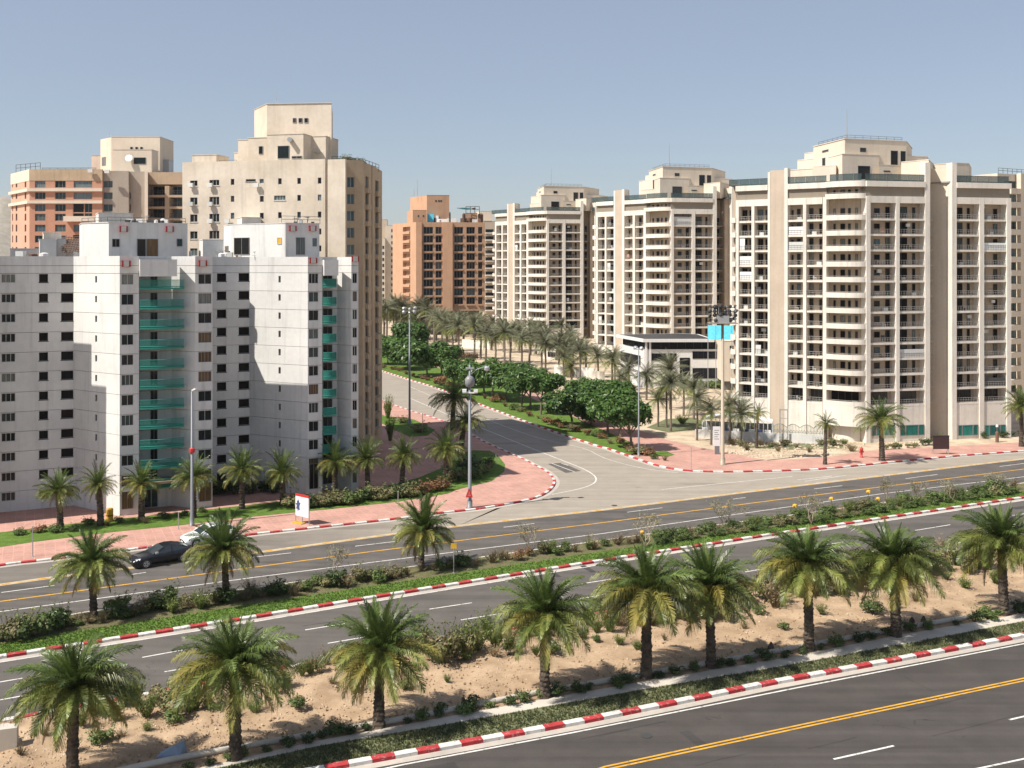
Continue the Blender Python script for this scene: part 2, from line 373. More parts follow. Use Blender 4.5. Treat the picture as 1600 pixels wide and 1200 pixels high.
def walk(pl, on, gap=0.0, d0=0.0):
    """start points and headings of pieces of length on set along a polyline"""
    P = [Vector(p) for p in pl]; cum = [0.0]
    for a, b in zip(P, P[1:]): cum.append(cum[-1]+(b-a).length)
    def pt(s):
        for i in range(len(P)-1):
            if s <= cum[i+1]: return P[i]+(P[i+1]-P[i])*((s-cum[i])/max(1e-6, cum[i+1]-cum[i]))
        return P[-1]
    s, out = d0, []
    while s+on < cum[-1]:
        a, b = pt(s), pt(s+on); t = (b-a).normalized(); out.append(((a.x, a.y), (t.x, t.y))); s += on+gap
    return out

sheet('ground', [(-2500, -60), (2500, -60), (5000, 9000), (-5000, 9000)], 0, M['sand_pale'], 'pale sandy ground spreading between the roads and buildings')

sheet('near_road', gK1 + [ground(2000, 1600), ground(-200, 1900)], .006, M['asphalt'], 'dark asphalt road in the bottom right corner')
sheet('middle_road', gK2B + gK2[::-1], .006, M['asphalt_mid'], 'asphalt carriageway between the palm strip and the green median')
sheet('far_road', gMN + G([(2000, 670)]) + gST[::-1], .006, M['asphalt_far'], 'dark asphalt carriageway with orange line beyond the median')
sheet('junction_road', gST + gK4[::-1] + gK3[::-1], .004, M['junction'], 'bleached asphalt of the side street mouth and slip lane')

sheet('slip_lane', [p for p, q in zip(gST, ST) if q[0] < 900] + [p for p in gK3[::-1] if p[1] < ground(0, 752)[1]], .0075, M['slip'], 'grey slip lane between the cream strip and the left pavement')
mb = MB()   # concrete gutters along the kerbs
ribbon(off(gK1, -.62), .62, .012, mb); ribbon(off(gK2, -.62), .62, .012, mb)
ribbon(off(gK3, -.55), .6, .012, mb); ribbon(off(gK4, -.5), .5, .012, mb)
struct('gutter', mb, M['gutter'], 'pale concrete gutter strips beside the painted kerbs')

def lines(pl_d, name, label, mat): 
    mb = MB()
    for pl, w, dash, d0 in pl_d: ribbon(pl, w, .018, mb, 0, dash, d0)
    struct(name, mb, mat, label)
NW = G([(-200,1390),(300,1268),(630,1195),(900,1144),(1250,1074),(1600,1006),(2000,930)])
ND = G([(500,1360),(948,1200),(1270,1131),(1600,1062),(2000,978)])
NW2 = G([(1000,1230),(1302,1186.6),(1396,1165.6),(1577,1126),(2000,1036)])
NW3 = G([(1200,1270),(1534,1200),(1600,1186),(2000,1100)])
# the gap between dashes is measured from the traced dashes
def seg(a, b, w, mb):
    ribbon([ground(*a), ground(*b)], w, .018, mb)
mbw = MB()
ribbon(NW, .16, .018, mbw); ribbon(NW3, .16, .018, mbw)
for a, b in [((1302.5,1186.6),(1396.5,1165.6)), ((1577,1125),(1660,1106)), ((1000,1255),(1105,1231))]: seg(a, b, .17, mbw)
struct('edge_lines_near_road', mbw, M['white_line'], 'white edge line and lane dashes on the near road')
mbo = MB(); ribbon(off(ND, .17), .17, .018, mbo); ribbon(off(ND, -.17), .17, .018, mbo)
struct('double_orange_line', mbo, M['orange_line'], 'double orange centre line on the near road')
mbw = MB()
for a, b in [((-30,1071),(35,1060)), ((222,1027.5),(285,1016)), ((477,984.5),(539,974.5)), ((671,952),(737.5,942)), ((893,915),(955,905)), ((1070,887),(1130,877)), ((1260,856),(1318,847)), ((1430,829),(1485,820)), ((1580,806),(1632,798)),
             ((0,1094),(60,1083)), ((257,1050),(320,1039)), ((512,1005.5),(574,995)), ((720,969),(782,959)), ((893,938),(950,928)), ((1164,894),(1222,884)), ((1350,864),(1405,855)), ((1520,836),(1572,828))]: seg(a, b, .16, mbw)
ribbon(off(gK2, -1.0), .13, .018, mbw)
struct('lane_dashes_middle_road', mbw, M['white_line'], 'white lane dashes on the middle carriageway')
mbw = MB(); ribbon(gFW, .17, .018, mbw)
FD = G([(-400,978),(0,926),(210,897),(600,848.5),(800,822.5),(1154,779),(1290,762),(1600,723),(2000,675)])
for a, b in [((2,926),(85,915)), ((205,898),(228,894.5)), ((390,871.5),(455,864)), ((555,853.6),(620,846)), ((787,824),(835,818)), ((980,800.5),(1035,793.5)), ((1145,780),(1165,777.5)), ((1272,764),(1316,759)), ((1415,748),(1465,741.5)), ((1562,729),(1610,723))]: seg(a, b, .16, mbw)
struct('lane_dashes_far_road', mbw, M['white_line'], 'white edge line and lane dashes on the far carriageway')
mbo = MB(); ribbon(gFO, .26, .018, mbo); ribbon(off(gST, -.12), .16, .024, mbo); ribbon(off(gST, .1), .35, .024, mbo, 0, (.7, 2.4), 1.0)
struct('orange_line_far_road', mbo, M['orange_line'], 'orange line and short orange dashes on the far carriageway')
mbs = MB(); ribbon(gST, .75, .014, mbs)
struct('cream_strip', mbs, M['cream_strip'], 'cream strip dividing the slip lane from the far road')
mbw = MB()
gJ = smooth(G([(640,622),(700,648),(760,672),(824,698),(880,720),(914,734),(930,745),(928,755),(905,764),(860,773)]), 4)
ribbon(gJ, .2, .018, mbw)
ribbon(smooth(G([(640,604),(700,630),(760,655),(840,684),(910,700),(945,716),(1000,731),(1060,739)]), 3), .14, .018, mbw)
for a, b in [((1034,765),(1238,744.5)), ((1246,750),(1300,744)), ((1258,752),(1322,743)), ((862,724),(898,737.5)), ((877,724),(888,727.5))]: seg(a, b, .16, mbw)
struct('junction_lines', mbw, M['white_line'], 'white turning line curving out of the side street')
sheet('dark_patch_on_junction', G([(856,725),(878,723),(908,736),(884,739)]), .012, M['asphalt_mid'], 'dark asphalt patch behind the white turning line')

M['bed'] = lawnmat('weedy_soil', (.16, .125, .075), (.10, .12, .045), (.24, .18, .11))
# manhole covers and tar repairs
for i, (px, py) in enumerate([(1010, 1150), (820, 960), (390, 1012), (1330, 775), (960, 790), (640, 845)]):
    g = ground(px, py); b_ = MB().lathe([(.36, 0), (.36, .012)], 0, 0, 16); o = tag(link('manhole_cover', b_.mesh('manhole_cover', M['rail_dark']), None, (g[0], g[1], .02)), ('dark manhole cover on the nearest road', 'manhole cover on the middle carriageway above the lone palm', 'manhole cover on the middle carriageway near the second dash', 'manhole cover on the far carriageway towards the right', 'manhole cover at the mouth of the side street', 'manhole cover on the far carriageway by the right median palm')[i], 'manhole cover')
mbt = MB(); rt_ = random.Random(31)
for _ in range(34):
    x = rt_.uniform(0, 1600); pl_ = rt_.choice([(K2B, K2), (MN, ST), (K1, None)]); 
    y = yat(K1, x)+rt_.uniform(20, 150) if pl_[1] is None else yat(pl_[0], x)*(q_ := rt_.uniform(.15, .85))+yat(pl_[1], x)*(1-q_)
    if y > 1240: continue
    a_ = Vector(ground(x, y)); L_ = rt_.uniform(2, 9); w_ = rt_.choice((.06, .08, .1, .9)); d_ = Vector((math.cos(ROAD_A-.02), math.sin(ROAD_A-.02)))
    if rt_.random() < .3: d_ = Vector((-d_.y, d_.x)); L_ *= .35
    ribbon([tuple(a_), tuple(a_+d_*L_*.5+Vector((rt_.uniform(-.1, .1), rt_.uniform(-.1, .1)))), tuple(a_+d_*L_)], w_ if w_ < .5 else rt_.uniform(.5, 1.1), .0145, mbt)
struct('tar_repairs', mbt, asphalt('fresh_tar', (.05, .046, .044), ROAD_A, .2), 'dark tar strips and patches in the road surface')
# median, palm strip, verges
raised('median_soil', gMN + gK2[::-1], .14, M['bed'], 'soil bed of the planted median')
raised('median_lawn', off(gK2, .2)[:] + [(x*.58+u*.42, y*.58+v*.42) for (x, y), (u, v) in zip(G([(p[0], yat(K2, p[0])) for p in K2]), G([(p[0], yat(MN, p[0])) for p in K2]))][::-1], .17, M['lawn'], 'bright green grass along the front of the median')
PIPE = [(-100,1276),(280,1193),(455,1162),(567,1143),(680,1122),(835,1091),(1040,1055),(1232,1021),(1395,990),(1510,971),(1600,955),(2000,884)]
WU = [(-100,1300),(300,1208),(492,1163),(680,1128),(810,1104),(1000,1070),(1232,1031),(1400,997),(1600,962),(2000,888)]
WL = [(-100,1322),(350,1203),(492,1171),(680,1139),(810,1116),(1000,1082),(1232,1043),(1400,1012),(1600,974),(2000,900)]
raised('verge_soil', G(PIPE) + G(WU)[::-1], .16, M['clod'], 'dark planting strip behind the pale footpath')
raised('footpath', G(WU) + G(WL)[::-1], .20, M['walk'], 'pale concrete footpath under the front palms')
raised('verge_grass', G(WL) + gK1[::-1], .18, M['rough_grass'], 'rough grass strip behind the nearest kerb')
# bumpy sand of the palm strip
mb = MB(); nx, ny = 150, 14
from mathutils import noise as mnoise
for i in range(nx+1):
    x = -120 + 2000*i/nx
    a, b = Vector(ground(x, yat(K2B, x))), Vector(ground(x, yat(PIPE, x)))
    for j in range(ny+1):
        t = j/ny; p = a.lerp(b, t); e = min(1, 6*t, 6*(1-t)) if 0 < t < 1 else 0
        mb.v.append((p.x, p.y, .12 + e*(.22*mnoise.noise((p.x*.35, p.y*.35, 0)) + .16*mnoise.noise((p.x*1.1, p.y*1.1, 5)) + .10)))
for i in range(nx):
    for j in range(ny):
        k = i*(ny+1)+j; mb.f.append((k, k+1, k+ny+2, k+ny+1)); mb.m.append(0)
struct('sand_strip', mb, M['sand'], 'bare orange sand under the front row of palms', True)
mb = MB(); r = random.Random(3)
for _ in range(6500):
    x = r.uniform(-80, 1680); t = r.random()**.8
    p = Vector(ground(x, yat(K2B, x))).lerp(Vector(ground(x, yat(PIPE, x))), t); s = r.choice((.03, .04, .05, .06, .08, .11)); z = .30+.1*mnoise.noise((p.x*.35, p.y*.35, 0))-.06
    vs = [(p.x+s*a*r.uniform(.6, 1.3), p.y+s*b*r.uniform(.6, 1.3), z+s*c*r.uniform(.5, 1.1)) for a, b, c in ((1,0,0),(-1,0,0),(0,1,0),(0,-1,0),(0,0,1),(0,0,-1))]
    mb.add(vs, [(0,2,4),(2,1,4),(1,3,4),(3,0,4),(2,0,5),(1,2,5),(3,1,5),(0,3,5)], r.choice((0, 0, 1)))
tag(link('soil_clods', mb.mesh('soil_clods', [M['clod'], M['stone']])), 'small clods and stones strewn over the palm strip sand', None, None, 'stuff')
# low grey irrigation kerb behind the planting strip (a long rounded concrete edge)
mb = MB(); pl = off(G(PIPE), .12)
mb.tube([(x, y, .30) for x, y in pl], [.20]*len(pl), 8)
struct('edging_kerb', mb, M['walk'], 'rounded grey concrete edging between sand and planting strip', True)
# grass tufts
def tufts(n, inside, z, h, mat, name, label, seed):
    r = random.Random(seed); mb = MB()
    for _ in range(n):
        x, y = inside(r)
        for k in range(3):
            a = r.uniform(0, 6.28); hh = h*r.uniform(.5, 1.3); dx, dy = math.cos(a)*.05, math.sin(a)*.05
            mb.add([(x-dx, y-dy, z-.02), (x+dx, y+dy, z-.02), (x+dy*2.2*r.uniform(-1, 1), y-dx*2.2*r.uniform(-1, 1), z+hh)], [(0, 1, 2)])
    tag(link(name, mb.mesh(name, mat)), label, None, None, 'stuff')
M['blade'] = leafmat('grass_blade', (.10, .17, .03), (.15, .22, .045), .3, .6, 0)
M['blade_dry'] = leafmat('rough_grass_blade', (.10, .12, .05), (.17, .17, .08), .25, .6, 0)
def between(A, B, x0, x1, t0, t1):
    def f(r):
        x = r.uniform(x0, x1); p = Vector(ground(x, yat(A, x))).lerp(Vector(ground(x, yat(B, x))), r.uniform(t0, t1)); return p.x, p.y
    return f
tufts(9000, between(MN, K2, -60, 1660, .60, .98), .17, .13, M['blade'], 'lawn_grass', 'short bright grass blades on the median lawn', 5)
tufts(9000, between(WL, K1, 250, 1680, .05, .93), .18, .16, M['blade_dry'], 'verge_grass_blades', 'tufty dull grass behind the nearest kerb', 6)

# far pavements and lawns
NB = [(-400,868),(0,834),(157,815),(225,809),(320,798),(334,797),(442,785),(520,777),(600,763)]
GS = [(-400,900),(0,857),(52,849),(180,833),(279,823),(377,811),(446,804),(520,797),(620,786),(690,776)]
pave = gK3 + G([(300,520),(-400,700)])
raised('sidewalk', pave, .14, M['pink'], 'pink paved pavement in front of the white apartment blocks')
raised('lawn_strip', G(NB) + G([(640,759),(700,752),(725,762),(700,773)]) + G(GS)[:-1][::-1], .165, M['lawn'], 'green lawn strip under the palms beside the pink pavement')
raised('corner_lawn', G([(600,762),(654,748),(688,734),(702,716),(740,705),(765,706),(778,713),(789,727),(788,738),(767,754),(737,761),(701,770),(660,769)]), .17, M['lawn'], 'rounded corner lawn with shrubs at the side street')
raised('triangle_lawn', G([(560,640),(597,650),(648,657),(680,673),(668,682),(640,684),(623,676),(597,663),(560,650)]), .165, M['lawn'], 'small triangular lawn beside the tall lamp post')
# right hand side of the side street
raised('right_sidewalk', gK4 + G([(2000,655),(1600,692),(1462,700),(1350,706),(1300,715),(1200,721),(1130,707),(1090,700),(1040,688),(985,668),(930,640),(880,618),(800,590),(700,560),(597,532),(400,480)]), .14, M['pink'], 'pink paved corner and path on the far side of the street')
sl = [p for p in gK4 if p[1] > ground(0, 716)[1] and p[0] < ground(1000, 716)[0]]
raised('street_lawn', off(sl, .4) + G([(1040,706),(1054,712),(1044,715),(1000,709),(985,692),(930,668),(880,645),(800,610),(720,588),(640,560),(597,548),(400,490)]), .17, M['lawn'], 'strip of green lawn along the side street kerb')

def kerb(label, pl, ln, w, h, seed, d0=0.0, zt=None):
    """painted kerb: every block an object of its own, red and white in turn"""
    t = thing('kerb', label, 'kerb', (pl[len(pl)//2][0], pl[len(pl)//2][1], 0)); t['kind'] = 'structure'; del t['category']
    r = random.Random(seed); W = wloc(t)
    base = []
    for c in (.03, .045):
        b = MB(); l = ln*.985/2
        b.add([(-l,-w/2,0),(l,-w/2,0),(l,-w/2,h-c),(-l,-w/2,h-c),(-l+.02,-w/2+c*1.5,h),(l-.02,-w/2+c*1.5,h),(l-.02,w/2,h),(-l+.02,w/2,h),(l,w/2,0),(-l,w/2,0)],
              [(0,1,2,3),(3,2,5,4),(4,5,6,7),(7,6,8,9),(1,8,6,5,2),(0,3,4,7,9)])
        base.append([b.mesh('kerb_stone', M['kerb_red']), b.mesh('kerb_stone', M['kerb_white'])])
    for i, (a, d) in enumerate(walk(pl, ln, 0, d0)):
        o = link('kerb_stone', base[r.randrange(2)][i % 2], t, (a[0]+d[0]*ln/2-W.x, a[1]+d[1]*ln/2-W.y, r.uniform(-.012, .012)), math.atan2(d[1], d[0])+r.uniform(-.008, .008))
    return t
kerb('red and white painted kerb beside the nearest road', off(gK1, -.1), 1.42, .46, .26, 1, .4)
kerb('red and white painted kerb along the front of the green median', off(gK2, -.1), 1.36, .42, .24, 2)
kerb('sand-strewn red and white kerb behind the front palms', off(gK2B, .1), 1.40, .38, .22, 3, .5)
kerb('red and white kerb curving round the left pavement corner', off(gK3, -.1), 1.40, .36, .20, 4)
kerb('red and white kerb curving round the right pavement corner', off(gK4, .1), 1.45, .36, .20, 5)
mb = MB()
for (x, y), (u, v) in zip(off(gMN, .15), off(gMN, .15)[1:]):
    d = Vector((u-x, v-y)); n = Vector((-d.y, d.x)).normalized()*.15
    mb.add([(x-n.x,y-n.y,0),(u-n.x,v-n.y,0),(u+n.x,v+n.y,0),(x+n.x,y+n.y,0),(x-n.x,y-n.y,.19),(u-n.x,v-n.y,.19),(u+n.x,v+n.y,.19),(x+n.x,y+n.y,.19)], [(4,5,6,7),(0,1,5,4),(2,3,7,6)])
struct('median_back_kerb', mb, M['walk'], 'plain pale concrete kerb along the back of the median')
# ------------------------------------------------------------------ facades
class Fac:
    """a straight wall line from P0 to P1 (left to right as seen from the street)"""
    def __init__(s, b, P0, P1):
        s.b = b; s.P0 = Vector(P0); v = Vector(P1)-s.P0; s.L = v.length; s.d = v.normalized(); s.a = math.atan2(s.d.y, s.d.x); s.B = wloc(b)
    def u(s, px):
        k = (px-800)/F; return (k*s.P0.y-s.P0.x)/(s.d.x-k*s.d.y)
    def pt(s, u, out=0): return (s.P0.x+u*s.d.x+out*s.d.y, s.P0.y+u*s.d.y-out*s.d.x)
    def z(s, px, py): return zat(py, s.pt(s.u(px))[1])
    def put(s, name, mesh, u=0, out=0, z=0, parent=None):
        x, y = s.pt(u, out); return link(name, mesh, parent or s.b, (x-s.B.x, y-s.B.y, z-s.B.z), s.a)
    def shift(s, out): return Fac(s.b, s.pt(0, out), s.pt(s.L, out))
def box_mesh(name, mat, *a):
    k = ('box', name, mat) + tuple(round(x, 3) for x in a)
    if k not in CACHE: CACHE[k] = MB().box(*a).mesh(name, M[mat])
    return CACHE[k]
CACHE = {}
def wall_mb(L, z0, z1, ops, t=.25, rev=.22):
    """a wall face with window openings cut through it and their reveals; local x along, y into the wall"""
    b = MB(); xs = sorted({0.0, L} | {min(max(o[0], 0), L) for o in ops} | {min(max(o[1], 0), L) for o in ops})
    zs = sorted({z0, z1} | {min(max(o[2], z0), z1) for o in ops} | {min(max(o[3], z0), z1) for o in ops})
    for x0, x1 in zip(xs, xs[1:]):
        for a, c in zip(zs, zs[1:]):
            mx, mz = (x0+x1)/2, (a+c)/2
            if x1-x0 < 1e-4 or c-a < 1e-4 or any(o[0] < mx < o[1] and o[2] < mz < o[3] for o in ops): continue
            b.add([(x0,0,a),(x1,0,a),(x1,0,c),(x0,0,c)], [(0,1,2,3)])
    for x0, x1, a, c in ops:
        b.add([(x0,0,a),(x1,0,a),(x1,0,c),(x0,0,c),(x0,rev,a),(x1,rev,a),(x1,rev,c),(x0,rev,c)], [(0,1,5,4),(1,2,6,5),(2,3,7,6),(3,0,4,7)])
    b.add([(0,0,z0),(L,0,z0),(L,0,z1),(0,0,z1),(0,t,z0),(L,t,z0),(L,t,z1),(0,t,z1)], [(0,4,5,1),(1,5,6,2),(2,6,7,3),(3,7,4,0)])
    return b
def window(f, u0, u1, z0, z1, out=-.16, gl='glass', fr='frame_grey', n=2, parent=None, bar=.06, extra=None):
    """window part: frame with mullions; the pane is its sub-part"""
    w, h = u1-u0, z1-z0; k = ('win', round(w, 2), round(h, 2), fr, n, bar, extra)
    if k not in CACHE:
        b = MB(); b.box(0, w, -.03, .05, 0, bar); b.box(0, w, -.03, .05, h-bar, h); b.box(0, bar, -.03, .05, bar, h-bar); b.box(w-bar, w, -.03, .05, bar, h-bar)
        for i in range(1, n): b.box(w*i/n-bar/2, w*i/n+bar/2, -.02, .05, bar, h-bar)
        if extra == 'sill': b.box(-.08, w+.08, -.22, .02, -.10, -.004)
        CACHE[k] = b.mesh('window', M[fr])
    o = f.put('window', CACHE[k], u0, out, z0, parent)
    k = ('pane', round(w, 2), round(h, 2), gl, bar)
    if k not in CACHE: CACHE[k] = MB().box(bar*.9, w-bar*.9, .01, .03, bar*.9, h-bar*.9).mesh('pane', M[gl])
    link('pane', CACHE[k], o, (0, .003, 0))
    return o
def solid(name, poly, z0, z1, mat, b): return wpart(name, MB().prism(poly, z0, z1), M[mat], b)
def roof_box(name, b, px0, px1, ytop, Z, deep, zb, mat, a=0.0, cap=True):
    """a roof block whose front runs from px0 to px1 at distance Z, turned by a"""
    P0 = at(px0, Z); d = Vector((math.cos(a), math.sin(a))); k = (px1-800)/F
    L = (k*P0[1]-P0[0])/(d.x-k*d.y); P1 = (P0[0]+L*d.x, P0[1]+L*d.y); n = (-d.y*deep, d.x*deep)
    zt = zat(ytop, P0[1]); mb = MB().prism([P0, P1, (P1[0]+n[0], P1[1]+n[1]), (P0[0]+n[0], P0[1]+n[1])], zb, zt)
    o = wpart(name, mb, M[mat], b)
    if cap:
        e = .06; mb = MB().prism([(P0[0]-e*d.x+e*d.y, P0[1]-e*d.y-e*d.x), (P1[0]+e*d.x+e*d.y, P1[1]+e*d.y-e*d.x), (P1[0]+n[0]+e*d.x-e*d.y, P1[1]+n[1]+e*d.y+e*d.x), (P0[0]+n[0]-e*d.x-e*d.y, P0[1]+n[1]-e*d.y+e*d.x)], zt+.004, zt+.10)
        wpart('coping', mb, M[mat], b)
    return Fac(b, P0, P1)
def rail_mesh(L, h=.95, mat='rail', step=.45, th=.035, key=''):
    k = ('rail', round(L, 2), h, mat, step, th)
    if k not in CACHE:
        b = MB(); b.box(0, L, -th, th, h-.06, h); b.box(0, L, -th*.6, th*.6, .12, .16); b.box(0, L, -th*.6, th*.6, h*.55, h*.55+.04)
        n = max(1, round(L/step))
        for i in range(n+1):
            x = min(max(L*i/n, th), L-th); b.box(x-th*.6, x+th*.6, -th*.5, th*.5, 0, h-.06)
        CACHE[k] = b.mesh('railing', M[mat])
    return CACHE[k]
def antenna(b, x, y, z, h, r=.07):
    mb = MB(); mb.tube([(x, y, z), (x, y, z+h*.5), (x, y, z+h)], [r, r*.8, r*.4], 6)
    for k in range(3): mb.tube([(x-.5+.1*k, y, z+h*(.25+.08*k)), (x+.5-.1*k, y, z+h*(.25+.08*k))], [.02, .02], 4)
    wpart('antenna', mb, M['metal'], b)
def pipe_rail(b, pts, z, h=1.0, r=.035, mat='rail_dark'):
    mb = MB()
    for (x0, y0), (x1, y1) in zip(pts, pts[1:]):
        for hh in (h, h*.55): mb.tube([(x0, y0, z+hh), (x1, y1, z+hh)], [r, r], 4)
        n = max(1, int(math.hypot(x1-x0, y1-y0)/1.6))
        for i in range(n+1): mb.tube([(x0+(x1-x0)*i/n, y0+(y1-y0)*i/n, z), (x0+(x1-x0)*i/n, y0+(y1-y0)*i/n, z+h)], [r, r], 4)
    wpart('roof_railing', mb, M[mat], b)
AC = MB().box(-.42, .42, -.18, .16, 0, .62); AC.lathe([(.24, 0), (.24, .03)], 0, 0, 10)
ACM = MB().box(-.42, .42, -.16, .16, 0, .62).mesh('air_conditioner', M['ac'])
def ac_unit(f, u, z, out=.18, s=1.0, parent=None):
    o = f.put('air_conditioner', ACM, u, out, z, parent); o.scale = (s, s, s); return o

# ------------------------------------------------------------------ the three balcony towers and their neighbour
def tower(label, Lp, Cp, Rp, fpx, ytop, nfl, left, right, corner, base_windows, s_detail=1.0, boxes=True, recess=None, group='beige balcony towers'):
    """Lp, Cp, Rp: photo pixel and ground row of the left end, front corner and right end.  fpx: storey height in pixels at the corner.
       left / right: lists of (kind, px0, px1[, ytop]); corner: (px0, px1) of the curved balconies"""
    gl, gc, gr = ground(*Lp), ground(*Cp), ground(*Rp); ZC = gc[1]
    b = thing('apartment_tower', label, 'tower block', (gc[0], gc[1], 0), group)
    fh = fpx*ZC/F; zt = zat(ytop, ZC); s = fh/2.643; r = random.Random(int(Cp[0]))
    D = 1.5*s; fl = Fac(b, gl, gc); fr = Fac(b, gc, gr); zr = zt+4.0*s            # roof terrace level
    flo = [zt-fh*(i+1) for i in range(nfl)]; zb = flo[-1]
    # core body
    def isect(f1, f2):
        den = f1.d.x*f2.d.y-f1.d.y*f2.d.x; w = f2.P0-f1.P0; t = (w.x*f2.d.y-w.y*f2.d.x)/den; return f1.pt(t)
    cl, cr = fl.shift(-D), fr.shift(-D)
    ci = isect(cl, cr)
    ucl, ucr = fl.u(corner[0]), fr.u(corner[1])
    deep = 24*s
    # chamfered core corner: the recess behind the curved balconies
    ca, cb = cl.pt(ucl+.3*s), cr.pt(ucr-.2*s)
    n1 = (-fl.d.y, fl.d.x); n2 = (-fr.d.y, fr.d.x)
    Lc, Rc = cl.pt(.2), cr.pt(fr.L-.2)
    if recess:
        ru0, ru1, ru2 = [fr.u(p) for p in recess]      # recess start, end of back wall, end of splayed wall
        rd = -4.2*s
        rc = [cr.pt(ru0), fr.pt(ru0, rd), fr.pt(ru1, rd), cr.pt(ru2)]
    else: rc = []
    back = [(Rc[0]+n2[0]*deep*.7, Rc[1]+n2[1]*deep*.7), (gc[0]+(n1[0]+n2[0])*deep*.75, gc[1]+(n1[1]+n2[1])*deep*.75), (Lc[0]+n1[0]*deep*.7, Lc[1]+n1[1]*deep*.7)]
    plan = [Lc, ca, cb] + rc + [Rc] + back
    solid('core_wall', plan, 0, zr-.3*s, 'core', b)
    solid('roof_deck', [p for p in [fl.pt(.1, -.3), fl.pt(ucl, -.3), fr.pt(ucr, -.3)] + ([fr.pt(ru0, -.3), fr.pt(ru0, rd-.05), fr.pt(ru1, rd-.05), fr.pt(ru2, -.3)] if recess else []) + [fr.pt(fr.L-.1, -.3)] + back], zr-.296*s, zr-.05, 'roofing', b)
    railm = {}
    tops = {}
    for f, els in ((fl, left), (fr, right)):
        for e in els:
            k, u0, u1 = e[0], f.u(e[1]), f.u(e[2]); w = u1-u0
            if k in ('pier', 'blank'):
                ztop = f.z((e[1]+e[2])/2, e[3]) if len(e) > 3 else zt+1.15*s
                m = 'pier' if k == 'pier' else 'beige_wall'
                o = (.16 if k == 'pier' else .10)*s
                f.put('pier' if k == 'pier' else 'blank_panel', MB().box(0, w, 0, D+o+(1.2*s if k == 'blank' else 0), 0, ztop).mesh('pier', M[m]), u0, o, 0)
            elif k == 'side':      # small rounded balconies that turn the left end
                for i, z in enumerate(flo):
                    k2 = ('side', label, round(w, 2))
                    if k2 not in CACHE:
                        n = 6; poly = [(0.0, D)] + [(w*(.55-.55*math.cos(math.pi*j/(2*n))), D-(D+.3*s)*math.sin(math.pi*j/(2*n))) for j in range(n+1)] + [(w, -.3*s), (w, D)]
                        mm = MB().prism(poly, -.30*s, 0); e2 = MB()
                        pl = [(x, y) for x, y in poly[:-1]]
                        for (x0, y0), (x1, y1) in zip(pl, pl[1:]):
                            mm.add([(x0,y0,0),(x1,y1,0),(x1,y1,.62*s),(x0,y0,.62*s),(x0+.1,y0+.1,0),(x1+.1,y1+.1,0),(x1+.1,y1+.1,.62*s),(x0+.1,y0+.1,.62*s)], [(0,1,2,3),(4,7,6,5),(3,2,6,7)])
                        CACHE[k2] = mm.mesh('rounded_balcony', M['pier'])
                    f.put('rounded_balcony', CACHE[k2], u0, 0, z)
            elif k == 'bay':
                sl = MB().box(0, w, 0, D, -.34*s, 0); sl = sl.mesh('balcony_slab', M['white_wall'])
                f.put('top_beam', MB().box(0, w, 0, D, 0, 1.15*s).mesh('top_beam', M['white_wall']), u0, .12*s, zt)
                dx, wx = (.58+.1*r.random(), .16) if r.random() < .5 else (.12+.08*r.random(), .66)
                nb = [q for q in els if q[0] == 'bay'].index(e); style = (('sq', 'wide', 'wide', 'two') if f is fr else ('wide2', 'wide2', 'mid', 'two'))[min(nb, 3)]
                for i, z in enumerate(flo):
                    f.put('balcony_slab', sl, u0, 0, z)
                    f.put('railing', rail_mesh(w-.02, round(.85*s, 2), 'rail', .5*s, .032*s), u0+.01, -.10*s, z)
                    dw = min(.95*s, w*.34)
                    if i == nfl-1 and base_windows is not None:
                        window(f, u0+.12*w, u0+.86*w, z+.05, z+2.05*s, -D+.06, 'glass', 'rail_dark', 3, bar=.06*s)
                    else:
                        for t0, t1, a, c2 in {'wide': ((.03, .50, .05, 2.1), (.70, .82, .1, 2.05)), 'wide2': ((.08, .46, .05, 2.05), (.62, .90, .05, 2.0)), 'sq': ((.34, .56, .75, 1.8), (.78, .95, .05, 2.05)),
                                              'mid': ((.44, .68, .05, 2.0), (.08, .22, .8, 1.8)), 'two': ((.05, .30, .05, 2.05), (.66, .84, .1, 1.95))}[style]:
                            q = r.random(); big = t1-t0 > .3
                            window(f, u0+t0*w, u0+t1*w, z+a*s, z+c2*s, -D+.06, 'glass_blue' if q < .07 else 'glass_grey' if q < .2 else 'glass_black' if big or q < .7 else 'glass', 'rail_dark', 2 if big else 1, bar=.05*s)
                        if r.random() < .06: f.put('balcony_screen', MB().box(.02, w*r.choice((.45, .98)), .12*s, .17*s, .02, r.uniform(1.2, 2.2)*s).mesh('balcony_screen', M[r.choice(('white_paint', 'ac', 'rail_dark', 'band'))]), u0, 0, z)
                    q = r.random()
                    if q < .22: ac_unit(f, u0+w*r.uniform(.25, .75), z+r.choice((0, .0, 1.3*s)), -D+.45*s, s*r.uniform(.8, 1.1))
                    elif q < .44:     # folded chairs, boxes, drying racks: small pale clutter
                        c = MB(); x = w*r.uniform(.2, .6); c.box(x, x+.5*s, .5*s, .95*s, .38*s, .45*s); c.box(x, x+.06*s, .5*s, .95*s, 0, .85*s); c.box(x+.44*s, x+.5*s, .5*s, .95*s, 0, .38*s)
                        f.put('balcony_chair', c.mesh('balcony_chair', M[r.choice(('white_paint', 'brownstuff', 'ac', 'dark'))]), u0, 0, z)
                    elif q < .52:
                        f.put('hung_laundry', MB().box(0, .7*s, 0, .05, .3*s, 1.25*s).mesh('hung_laundry', M[r.choice(('white_paint', 'ac', 'pole', 'terracotta', 'dark', 'navy_cloth'))]), u0+w*r.uniform(.1, .5), -.35*s, z)
